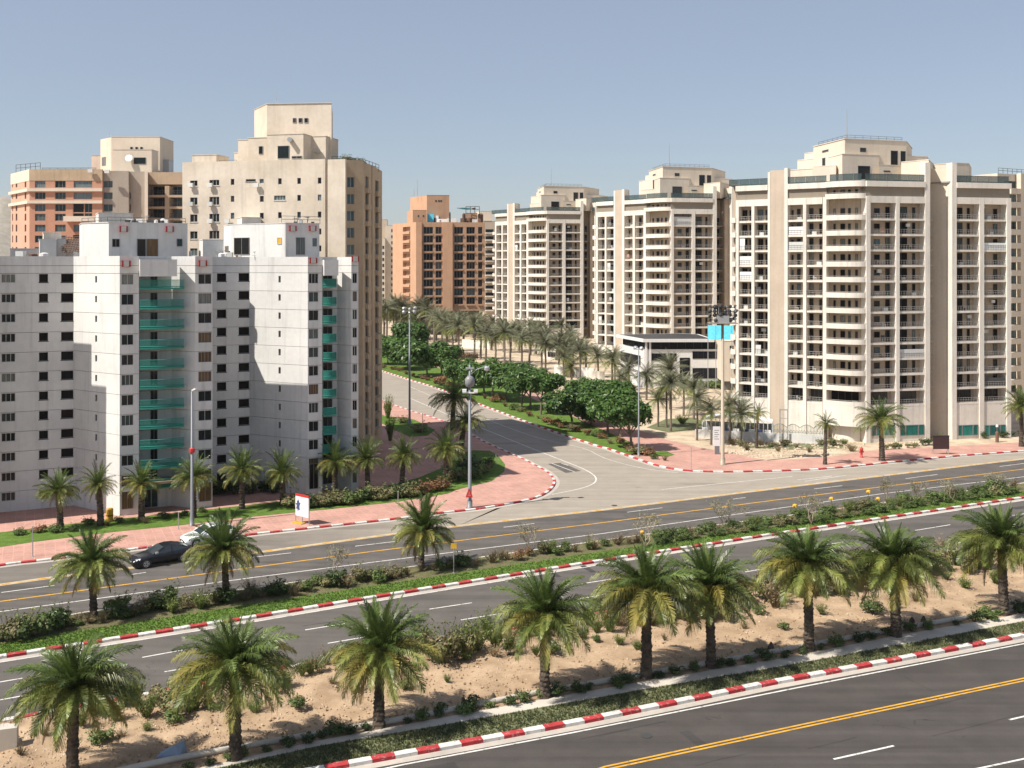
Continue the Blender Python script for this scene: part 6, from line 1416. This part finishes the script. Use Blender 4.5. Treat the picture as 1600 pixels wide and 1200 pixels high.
for x in (-1.9, -.6, .6, 1.9): b.tube([(x, 0, h+.1), (x, 0, h+2.7)], [.07, .07], 5)
link('lamp_rack', b.mesh('lamp_rack', M['metal']), t)
def stick(label, base, ytop, r=.05, mat='metal'):
    L, m = base_of(base); t = thing('marker_post', label, 'post', L); b = MB(); h = (base[1]-ytop)*m; b.lathe([(r*2.2, 0), (r*2.2, .04), (r, .06), (r, h), (r*.3, h+.03)], 0, 0, 8); link('post', b.mesh('post', M[mat]), t); return t, h
for base, yt, lab in [((51, 872), 824, 'thin steel post by the kerb at the left edge'), ((279, 829), 802, 'thin steel post on the lawn edge behind the white car'), ((622, 789), 770, 'short steel post at the hedge end'), ((1080, 735), 700, 'thin lilac post on the right pavement corner'), ((775, 727), 712, 'thin post in the corner lawn'), ((660, 677), 647, 'slim post at the triangle lawn tip')]:
    stick(lab, base, yt, .05 if base[0] != 1080 else .045)
# yellow reflector marker on the median
t, h = stick('slim post with a yellow square plate on the median right of the lone palm', (709, 897), 858, .05); b = MB(); b.box(-.28, .28, -.03, .03, h-.1, h+.42); link('yellow_plate', b.mesh('yellow_plate', M['yellow']), t)
# white notice board
L, m = base_of((462, 818)); g2 = ground(483, 823); dv = Vector((g2[0]-L[0], g2[1]-L[1])); W_ = dv.length; t = thing('notice_board', 'white two-panel notice board with red top and blue splash on the pavement', 'notice board', L, rz=math.atan2(dv.y, dv.x))
b = MB()
for x in (0, W_*.5, W_): b.tube([(x, 0, 0), (x, 0, 3.0)], [.05, .05], 6)
link('legs', b.mesh('legs', M['metal']), t); zt_ = (818-776)*m
for x0, x1 in ((.05, W_*.5-.04), (W_*.5+.04, W_-.05)):
    b = MB(); b.box(x0, x1, -.06, .02, .85, zt_); link('panel', b.mesh('panel', M['white_paint']), t)
b = MB(); b.box(0, W_, -.075, .035, zt_+.004, zt_+.28); link('red_top', b.mesh('red_top', M['red']), t)
M['navy'] = plain('navy_print', (.05, .08, .19), .5)
r = random.Random(3); pts = []
for k in range(15):
    a = 2*math.pi*k/15; q = 1 if k % 2 else .55; pts.append((W_*.22+math.cos(a)*W_*.20*q, (zt_+.85)/2+.1+math.sin(a)*(zt_-.85)*.36*q*r.uniform(.8, 1.2)))
b = MB(); b.prism(pts, 0, .01); b.v = [(x, -.062-z, y) for x, y, z in b.v]; link('blue_print', b.mesh('blue_print', M['navy']), t)
b = MB(); b.box(-.3, W_*.5+.2, -.35, .35, .0, .10); link('yellow_foot', b.mesh('yellow_foot', M['yellow']), t)
# bins, signs and the red hydrant
L, m = base_of((171.5, 816)); t = thing('litter_bin', 'yellow litter bin standing by the second pavement palm', 'bin', L); b = MB(); rr = 5.2*m; hh = 20*m
b.lathe([(rr, 0), (rr, hh*.42)], 0, 0, 14); link('drum', b.mesh('drum', M['yellow']), t); b = MB(); b.lathe([(rr*1.03, hh*.42+.003), (rr*1.03, hh*.50)], 0, 0, 14); link('black_band', b.mesh('black_band', M['dark']), t)
b = MB(); b.lathe([(rr, hh*.5+.003), (rr, hh*.92), (rr*.8, hh), (rr*.2, hh*1.02)], 0, 0, 14); link('lid', b.mesh('lid', M['yellow']), t)
L, m = base_of((1346, 716)); t = thing('hydrant', 'bright red hydrant on the pink pavement below the tower corner', 'hydrant', L); rr = 3.2*m; hh = 17*m; b = MB()
b.lathe([(rr*.9, 0), (rr*.9, .12), (rr*.55, .16), (rr*.62, hh*.6), (rr*.95, hh*.64), (rr*.9, hh*.74), (rr*.5, hh*.9), (rr*.2, hh)], 0, 0, 12); link('body', b.mesh('body', M['red'], True), t)
for sg in (-1, 1):
    b = MB(); b.tube([(sg*rr*.4, 0, hh*.5), (sg*rr*1.15, 0, hh*.5)], [rr*.35, rr*.32], 8); link('nozzle', b.mesh('nozzle', M['red']), t)
L, m = base_of((1459, 711)); t = thing('dark_board', 'dark square board on metal legs beside the right-hand kerb', 'sign board', L); b = MB(); w = 23*m
for x in (0, w): b.tube([(x, 0, 0), (x, 0, 27*m)], [.06, .06], 6); b.tube([(x, 0, 12*m), (x, .8, 0)], [.04, .04], 5)
link('legs', b.mesh('legs', M['metal']), t); b = MB(); b.box(-.1, w+.1, -.06, .06, 8*m, 28*m); link('panel', b.mesh('panel', plain('maroon_panel', (.05, .022, .022), .5)), t)
b = MB(); b.box(-.15, w+.15, -.08, .08, 28*m+.003, 28*m+.12); link('frame', b.mesh('frame', M['dark']), t)
L, m = base_of((1120, 711)); t = thing('info_board', 'tall white info board on a pillar left of the tan mast', 'sign board', L); b = MB(); b.box(-6*m, 5.5*m, -.12, .12, 13*m, 43*m); link('panel', b.mesh('panel', M['white_paint']), t)
b = MB(); b.box(-3*m, 4*m, -.2, .2, 0, 13*m-.004); link('pillar', b.mesh('pillar', M['pole']), t)
b = MB(); 
for k in range(5): b.box(-4*m, 3.4*m-(k % 2)*2*m, -.126, -.121, (37-k*3.4)*m, (38-k*3.4)*m)
link('grey_print', b.mesh('grey_print', M['pole']), t)
L, m = base_of((1438, 694), 0); t = thing('utility_post', 'short brown utility post below the second green shop window row', 'post', ground(1558, 691)+(0,)); b = MB(); b.lathe([(.28, 0), (.28, 1.7), (.2, 1.8), (.08, 1.85), (.08, 2.6)], 0, 0, 10); link('post', b.mesh('post', M['brownstuff']), t)
b = MB(); b.lathe([(.02, 2.5), (.22, 2.6), (.22, 2.9), (.05, 3.0)], 0, 0, 10); link('cap', b.mesh('cap', M['white_paint']), t)
# blue tarpaulin screen
g = at(1106, 238); t = thing('blue_screen', 'bright blue tarpaulin screen behind the floodlight cluster', 'screen', (g[0], g[1], 0)); f = Fac(t, at(1106, 240), at(1156, 237))
w = f.L/4
for k in range(4): f.put('tarpaulin', MB().box(.04, w-.04, 0, .06, f.z(1110, 530), f.z(1110, 508)).mesh('tarpaulin', M['blue']), k*w, 0, 0)
for k in range(5): f.put('post', MB().box(-.07, .07, .07, .2, 0, f.z(1110, 507)).mesh('post', M['metal']), k*w)
# low walls, canopy and railings before the nearest tower
def low_wall(name, label, pa, pb, ytop, mat, th=.3):
    a, c = ground(*pa), ground(*pb); t = thing(name, label, 'wall', (a[0], a[1], 0)); f = Fac(t, a, c); h = f.z(pa[0], ytop); n = max(1, round(f.L/4))
    for k in range(n): f.put('wall_panel', MB().box(.015, f.L/n-.015, 0, th, 0, h).mesh('wall_panel', M[mat]), k*f.L/n)
    return t, f, h
t, f, h = low_wall('boundary_wall', 'grey-white ramp wall below the nearest tower', (1086, 684), (1290, 694), 671, 'concrete')
k1 = thing('ramp_canopy', 'low white curved canopy over the ramp left of the nearest tower', 'canopy', (*f.pt(f.u(1098), -1.5), 0)); fk = Fac(k1, f.pt(f.u(1096), -1.2), f.pt(f.u(1206), -1.2))
n = 16; pr = [(fk.L*i/n, h+1.0+1.35*math.sin(math.pi*min(1, .12+.8*i/n))**.8) for i in range(n+1)]
b = MB(); b.add([(x, 0, z) for x, z in pr]+[(x, 3.4, z) for x, z in pr]+[(x, 0, z+.18) for x, z in pr]+[(x, 3.4, z+.18) for x, z in pr], [q for i in range(n) for q in ((i, i+n+1, i+n+2, i+1), (i+2*n+2, i+2*n+3, i+3*n+4, i+3*n+3), (i, i+1, i+2*n+3, i+2*n+2), (i+n+1, i+3*n+3, i+3*n+4, i+n+2))]); fk.put('roof_sheet', b.mesh('roof_sheet', M['white_paint']))
for i in range(0, n+1): fk.put('post', MB().box(-.05, .05, -.05, .05, h-.5, pr[i][1]).mesh('post', M['white_paint']), pr[i][0], -.1)
fk.put('back_wall', MB().box(0, fk.L, 0, .2, 0, h+.9).mesh('back_wall', M['pole']), 0, -3.2)
for i in range(9): fk.put('planter', MB().box(.1, fk.L/9-.2, 0, .25, h+.004, h+.42).mesh('planter', M['white_paint' if i % 2 == 0 else 'navy']), i*fk.L/9, 1.05)
k2_ = thing('arched_railing', 'green-grey arched railing along the ramp wall top', 'railing', (*f.pt(f.u(1208), -.1), 0)); fr_ = Fac(k2_, f.pt(f.u(1208), -.1), f.pt(f.u(1292), -.1)); M['grey_green'] = plain('grey_green_metal', (.22, .28, .25), .5)
for q in range(4):
    b = MB(); L_ = fr_.L/4
    for i in range(9):
        x0, x1 = L_*i/9, L_*(i+1)/9; hh = lambda x: 1.1+.55*math.sin(math.pi*x/L_)
        b.tube([(x0, 0, hh(x0)), (x1, 0, hh(x1))], [.06, .06], 5); b.tube([(x0, 0, 0), (x0, 0, hh(x0))], [.035, .035], 4); b.tube([(x0, 0, .25), (x1, 0, .25)], [.05, .05], 4); b.tube([(x0, 0, .25+.5*(i % 2)), (x1, 0, .75-.5*(i % 2))], [.03, .03], 4)
    fr_.put('railing_panel', b.mesh('railing_panel', M['grey_green']), q*L_, 0, h)
b = MB(); x0, x1 = fr_.u(1219), fr_.u(1231)
for x in (x0, x1): b.box(x-.1, x+.1, -.1, .1, -h, 4.0)
b.box(x0-.1, x1+.1, -.1, .1, 4.003, 4.2); b.box(x0-.1, x1+.1, -.06, .06, 2.6, 2.7); fr_.put('gate_frame', b.mesh('gate_frame', M['metal']), 0, .5, h)
low_wall('boundary_wall', 'short white wall below the middle tower foot', (918, 600), (944, 602), 579, 'white_wall')
low_wall('boundary_wall', 'white garden wall among the grove palms right of the dark hedge', (848, 560), (876, 563), 549, 'white_wall'); low_wall('boundary_wall', 'white gate wall in the grove left of the furthest tower', (722, 543), (765, 546), 530, 'white_wall')
low_wall('boundary_wall', 'long pale wall behind the grove palms', (866, 586), (928, 592), 570, 'concrete'); low_wall('boundary_wall', 'pale wall across the foot of the modern building', (982, 640), (1006, 648), 628, 'white_wall')
t, f, h = low_wall('kiosk', 'small white flat-roofed kiosk in the grove before the middle tower', (851, 561), (875, 563), 541, 'white_wall', 4); t['category'] = 'kiosk'; f.put('roof_sheet', MB().box(-.4, f.L+.4, -.4, 4.4, h+.003, h+.3).mesh('roof_sheet', M['pole'])); window(f, f.L*.2, f.L*.8, h*.2, h*.6, .06, 'glass', 'frame_grey', 3)
# dark maroon hedge in the park
o = tag(link('hedge', cloud([(x*.9, 0, .45, .55) for x in range(-5, 6)], 2600, .12, 4).mesh('hedge', [M['shrub_maroon'] if 'shrub_maroon' in M else leafmat('maroon_leaf', (.06, .03, .02), (.09, .05, .03)), M['shrub_red']])), 'dark maroon clipped hedge above the second tree clump', 'hedge')
g = ground(730, 562); o.location = (g[0], g[1], 0); mm = g[1]/F; o.scale = (17*mm/5, 1.2, 11*mm)
# rubble stones on the plot before the tower
b = MB(); r = random.Random(12)
for _ in range(700):
    x = r.uniform(1135, 1350); y = r.uniform(691, 718-(x-1135)*.03)
    if x > 1300 and y > 705: continue
    g = ground(x, y); s = r.choice((.12, .16, .22, .3)); vs = [(g[0]+s*a*r.uniform(.6, 1.3), g[1]+s*c*r.uniform(.6, 1.3), .03+s*d*r.uniform(.4, .9)) for a, c, d in ((1,0,0),(-1,0,0),(0,1,0),(0,-1,0),(0,0,1),(0,0,-1))]
    b.add(vs, [(0,2,4),(2,1,4),(1,3,4),(3,0,4),(2,0,5),(1,2,5),(3,1,5),(0,3,5)])
tag(link('rubble', b.mesh('rubble', M['stone'])), 'pale rubble strewn over the plot before the tower', None, None, 'stuff')
# yellow flowers on stalks in the median
for i, (b_, yt, lab) in enumerate([((1242, 818), 794, 'yellow-headed flower on a leafy stalk, left of the grey sapling'), ((1299, 808), 783, 'pale yellow flower stalk right of the lone grey sapling'), ((1357, 797), 772, 'tallest yellow flower, standing alone against the road'), ((1372, 795), 783, 'low yellow flower beside the tallest one'), ((1003, 843), 836, 'orange flower low beside the twisted sapling')]):
    L, m = base_of(b_); t = thing('flower', lab, 'flower', L, 'yellow flowers on the median'); h = (b_[1]-yt)*m; b = MB(); b.tube([(0, 0, 0), (.05, 0, h*.5), (0, 0, h)], [.03, .025, .02], 5); r = random.Random(i)
    for k in range(14): z = r.uniform(.1, .75)*h; a = r.uniform(0, 6.28); b.leaf((math.cos(a)*.16, math.sin(a)*.16, z), (math.cos(a), math.sin(a), .6), .2, .9, 0, r)
    link('stem', b.mesh('stem', M['shrub']), t); b = MB()
    b.lathe([(.05, h-.12), (.20, h+.02), (.26, h+.22), (.12, h+.34), (.04, h+.36)], 0, 0, 7)
    for k in range(8): a = 2*math.pi*k/8; b.leaf((math.cos(a)*.26, math.sin(a)*.26, h+.1+.12*(k % 2)), (math.cos(a), math.sin(a), .2), .15, 1.2, 0, r)
    link('petals', b.mesh('petals', M['blossom']), t)
# dark stumps and litter along the edging
for i, (b_, hp, lab) in enumerate([((516, 1150), 14, 'pointed dark stump on the sand left of the third front palm'), ((657, 1122), 10, 'dark pointed stone right of the third front palm'), ((725, 1108), 13, 'pair of dark stubs by the edging left of the lone palm'), ((771, 1098), 11, 'slim dark stump left of the lone centre palm'), ((807, 1091), 9, 'rounded dark stone beside the lone centre palm'), ((1205, 1020), 13, 'broad dark stump left of the third palm from the right'), ((1425, 980), 12, 'dark stump right of the second palm from the right'), ((1443, 977), 11, 'dark stump beside the leafy shrub at the right')]):
    L, m = base_of(b_); L = (L[0], L[1], .2); r = random.Random(i); b = MB(); h = hp*m; w = h*.42
    prof = [(w, 0), (w*.95, h*.3), (w*.7, h*.62), (w*.25, h)]; b.lathe(prof, 0, 0, 8); b.v = [(x*r.uniform(.75, 1.2), y*r.uniform(.75, 1.2), z) for x, y, z in b.v]
    tag(link('stump', b.mesh('stump', M['trunk']), None, L), lab, 'stump', 'dark stumps along the edging')
# blue-grey tarpaulin bundle and concrete block in the bottom left corner
L, m = base_of((268, 1188)); b = MB(); b.add([(-.9,-.3,0),(.6,-.4,0),(.9,.3,0),(-.7,.5,0),(-.5,-.1,.35),(.35,-.2,.75),(.75,.1,.9),(-.2,.25,.4)], [(0,3,2,1),(4,5,6,7),(0,1,5,4),(1,2,6,5),(2,3,7,6),(3,0,4,7)])
tag(link('folded_sheet', b.mesh('folded_sheet', plain('blue_grey_sheet', (.22, .29, .40), .5)), None, (L[0], L[1], .28)), 'folded blue-grey sheet lying on the sand by the edging', 'sheet')
L, m = base_of((2, 1176)); b = MB(); b.box(-1.2, .9, -.2, .5, 0, 1.35); b.box(-1.2, .3, .5, 1.2, 0, 1.15)
tag(link('concrete_block', b.mesh('concrete_block', M['walk']), None, (L[0], L[1], .15), .3), 'grey concrete block at the left edge of the sand strip', 'block')
# fallen pipe pieces on the median
for b_, c_, lab in [((704, 884), (736, 879), 'grey fallen pipe on the median beside the dry shrubs'), ((200, 955), (290, 940), 'long grey pipe lying among the median shrubs left')]:
    a, c = ground(*b_), ground(*c_); b = MB(); b.tube([(0, 0, .28), (c[0]-a[0], c[1]-a[1], .28)], [.16, .16], 10); tag(link('pipe', b.mesh('pipe', M['pole'], True), None, (a[0], a[1], 0)), lab, 'pipe')
# ------------------------------------------------------------------ cars
def car(label, base_f, base_r, col, hatch):
    """built nose towards -x, real metres, then scaled to its length in the scene"""
    a, c = Vector(ground(*base_f)), Vector(ground(*base_r)); d = (c-a); Ls = d.length; L = 4.75 if not hatch else 4.35; k = Ls/(L*.60)
    ctr = (a+c)/2; t = thing('parked_car', label, 'car', (ctr.x, ctr.y, .02), 'cars parked along the kerb', math.atan2(d.y, d.x), k)
    paintm = plain('car_paint', col, .22, 0, .6); gl = plain('car_glass', (.03, .04, .045), .06, 0, .8); blk = M['dark']
    W = .92; h0 = .30
    if hatch: belt = [(-2.17,.58,.62),(-2.08,.74,.80),(-1.75,.86,.88),(-1.15,.99,.91),(-.75,1.02,.92),(1.2,1.06,.92),(1.75,1.08,.88),(2.08,1.0,.80),(2.17,.72,.70)]; roof = [(-1.0,1.02,.78),(-.25,1.46,.62),(.2,1.53,.61),(.9,1.50,.60),(1.55,1.38,.58),(2.0,1.03,.70)]
    else: belt = [(-2.37,.56,.60),(-2.28,.70,.80),(-1.9,.80,.89),(-1.1,.93,.91),(-.8,.96,.92),(1.2,1.02,.92),(1.7,1.02,.90),(2.25,.99,.82),(2.37,.74,.72)]; roof = [(-.95,.97,.78),(-.1,1.40,.62),(.35,1.46,.61),(.9,1.42,.60),(1.35,1.30,.60),(1.98,1.03,.70)]
    b = MB(); ring = []
    for x, z, w in belt: ring.append([(x,-w*.86,h0-.05),(x,-w,h0+.10),(x,-w*1.01,min(z-.12, .62)),(x,-w*.98,z-.07),(x,-w*.86,z),(x,0,z+.035),(x,w*.86,z),(x,w*.98,z-.07),(x,w*1.01,min(z-.12, .62)),(x,w,h0+.10),(x,w*.86,h0-.05)])
    n = 11; vs = [p for r_ in ring for p in r_]; fs = [(i*n+j, i*n+j+1, (i+1)*n+j+1, (i+1)*n+j) for i in range(len(ring)-1) for j in range(n-1)]
    fs += [tuple(range(n)), tuple(len(vs)-n+j for j in range(n))[::-1]]; b.add(vs, fs); link('body', b.mesh('body', paintm, True), t)
    b = MB(); vs = []
    for x, z, w in roof: bz = .95 if not hatch else .99; vs += [(x, -w, z), (x, w, z)]
    m_ = len(roof)
    # glass house sides: roof edge down to the belt
    bl = [(x, -.80, (1.0 if not hatch else 1.05)) for x, z, w in roof]
    for sg in (-1, 1):
        P = [(x, sg*w*1.0, z-.05) for x, z, w in roof] + [(x, sg*.815, (.96 if not hatch else 1.03)) for x, z, w in roof]
        b.add(P, [(i, i+1, m_+i+1, m_+i) if sg < 0 else (i, m_+i, m_+i+1, i+1) for i in range(m_-1)])
    link('side_window', b.mesh('side_window', gl), t)
    b = MB(); (x0,z0,w0),(x1,z1,w1) = roof[0], roof[1]; b.add([(x0-.02,-w0,z0),(x1,-w1,z1-.01),(x1,w1,z1-.01),(x0-.02,w0,z0)], [(0,1,2,3)]); link('windscreen', b.mesh('windscreen', gl), t)
    b = MB(); (x0,z0,w0),(x1,z1,w1) = roof[-2], roof[-1]; b.add([(x0,-w0,z0-.01),(x1,-w1,z1),(x1,w1,z1),(x0,w0,z0-.01)], [(0,1,2,3)]); link('rear_window', b.mesh('rear_window', gl), t)
    b = MB(); rr_ = roof[1:-1]; q = len(rr_)
    b.add([(x, sg*w*1.01, z-.035) for sg in (-1, 1) for x, z, w in rr_]+[(x, sg*w*.8, z+.02) for sg in (-1, 1) for x, z, w in rr_], [f_ for i in range(q-1) for f_ in ((i, i+1, 2*q+i+1, 2*q+i), (2*q+i, 2*q+i+1, 3*q+i+1, 3*q+i), (3*q+i, 3*q+i+1, q+i+1, q+i))]); link('roof', b.mesh('roof', paintm, True), t)
    b = MB()
    for sg in (-1, 1):
        for i0, i1 in ((0, 1), (len(roof)-2, len(roof)-1)):
            (xa,za,wa),(xb,zb_,wb) = roof[i0], roof[i1]; b.tube([(xa, sg*wa*1.01, za-.02), (xb, sg*wb*1.01, zb_-.03)], [.045, .045], 5)
        xm = .42 if not hatch else .5; b.tube([(xm, sg*.62, 1.42), (xm+.04, sg*.825, .98)], [.045, .045], 5)
    link('pillars', b.mesh('pillars', paintm if hatch else blk), t)
    wheel = MB(); prof = [(.20, -.10), (.31, -.11), (.335, -.08), (.335, .08), (.31, .11), (.20, .10)]
    wv = [(r_*math.cos(2*math.pi*j/20), y, r_*math.sin(2*math.pi*j/20)) for r_, y in prof for j in range(20)]; wheel.add(wv, [(i*20+j, i*20+(j+1) % 20, (i+1)*20+(j+1) % 20, (i+1)*20+j) for i in range(5) for j in range(20)]); tyre = wheel.mesh('tyre', M['dark'], True)
    rim = MB()
    for j in range(5):
        a0 = 2*math.pi*j/5; ca, sa = math.cos(a0), math.sin(a0)
        for dy in (-.105, .105): rim.add([(ca*.05-sa*.05, dy, sa*.05+ca*.05), (ca*.22-sa*.06, dy, sa*.22+ca*.06), (ca*.22+sa*.06, dy, sa*.22-ca*.06), (ca*.05+sa*.05, dy, sa*.05-ca*.05)], [(0,1,2,3)])
    for j in range(20):
        for dy in (-.104, .104):
            a0, a1 = 2*math.pi*j/20, 2*math.pi*(j+1)/20; rim.add([(math.cos(a0)*.20, dy, math.sin(a0)*.20), (math.cos(a1)*.20, dy, math.sin(a1)*.20), (math.cos(a1)*.235, dy, math.sin(a1)*.235), (math.cos(a0)*.235, dy, math.sin(a0)*.235)], [(0,1,2,3)])
    rimm = rim.mesh('rim', plain('alloy', (.6, .6, .6), .3, .6)); arch = MB().lathe([(.39, 0), (.39, .02)], 0, 0, 20); arch.v = [(x, z, y) for x, y, z in arch.v]; archm = arch.mesh('wheel_arch', M['dark'])
    wb = L*.30
    for x in (-wb-.05, wb-.05):
        for sg in (-1, 1):
            o = link('wheel', tyre, t, (x, sg*.83, .335)); link('rim', rimm, o); link('wheel_arch', archm, t, (x, sg*.925-(.0 if sg < 0 else .02), .36))
    fx = belt[0][0]
    for sg in (-1, 1):
        b = MB(); b.add([(fx+.07, sg*.50, .60), (fx+.42, sg*.86, .66), (fx+.50, sg*.875, .80), (fx+.20, sg*.58, .74)], [(0,1,2,3), (3,2,1,0)]); b.v = [(x-.03, y+sg*.03, z+.01) for x, y, z in b.v]; link('headlight', b.mesh('headlight', plain('headlight_glass', (.7, .72, .78), .1)), t)
        rx = belt[-1][0]; b = MB(); b.box(rx-.22, rx-.02, sg*.60-.22, sg*.60+.22, .74, .92); link('tail_light', b.mesh('tail_light', M['red']), t)
        b = MB(); b.box(-.80, -.60, sg*1.0-.10, sg*1.0+.10, 1.0, 1.14); link('door_mirror', b.mesh('door_mirror', paintm if hatch else M['metal']), t)
        b = MB(); b.box(-.78, -.765, sg*.933-.004, sg*.933+.004, .42, .95); b.box(.48, .495, sg*.938-.004, sg*.938+.004, .42, .98); b.box(-.05, .15, sg*.95-.015, sg*.95+.015, .84, .87); link('door_line', b.mesh('door_line', blk if hatch else M['metal'] if False else blk), t)
    b = MB(); b.box(fx-.03, fx+.05, -.55, .55, .40, .54); link('grille', b.mesh('grille', blk), t)
    b = MB(); b.box(fx-.045, fx-.03, -.25, .25, .44, .53); link('number_plate', b.mesh('number_plate', M['white_paint']), t)
    return t
car('black saloon car parked by the kerb behind the leftmost median palm', (224, 884), (281, 874), (.012, .013, .018), False)
car('white hatchback parked ahead of the black car beneath the middle median palm', (302, 853), (352, 845), (.72, .74, .75), True)

# ------------------------------------------------------------------ thin dusty air over the whole place
hz_m = bpy.data.materials.new("dusty_air"); hz_m.use_nodes = True; hn = hz_m.node_tree.nodes
hn.remove(hn["Principled BSDF"]); pv = hn.new("ShaderNodeVolumePrincipled"); pv.inputs["Density"].default_value = 0.00005; pv.inputs["Color"].default_value = (.84, .88, .93, 1); pv.inputs["Anisotropy"].default_value = .2
hz_m.node_tree.links.new(pv.outputs[0], [n for n in hn if n.type == 'OUTPUT_MATERIAL'][0].inputs["Volume"])
hb = MB().box(-6000, 6000, -200, 9500, -1.5, 165)
tag(link('haze', hb.mesh('haze', hz_m)), 'thin dusty air over the whole city', None, None, 'stuff')
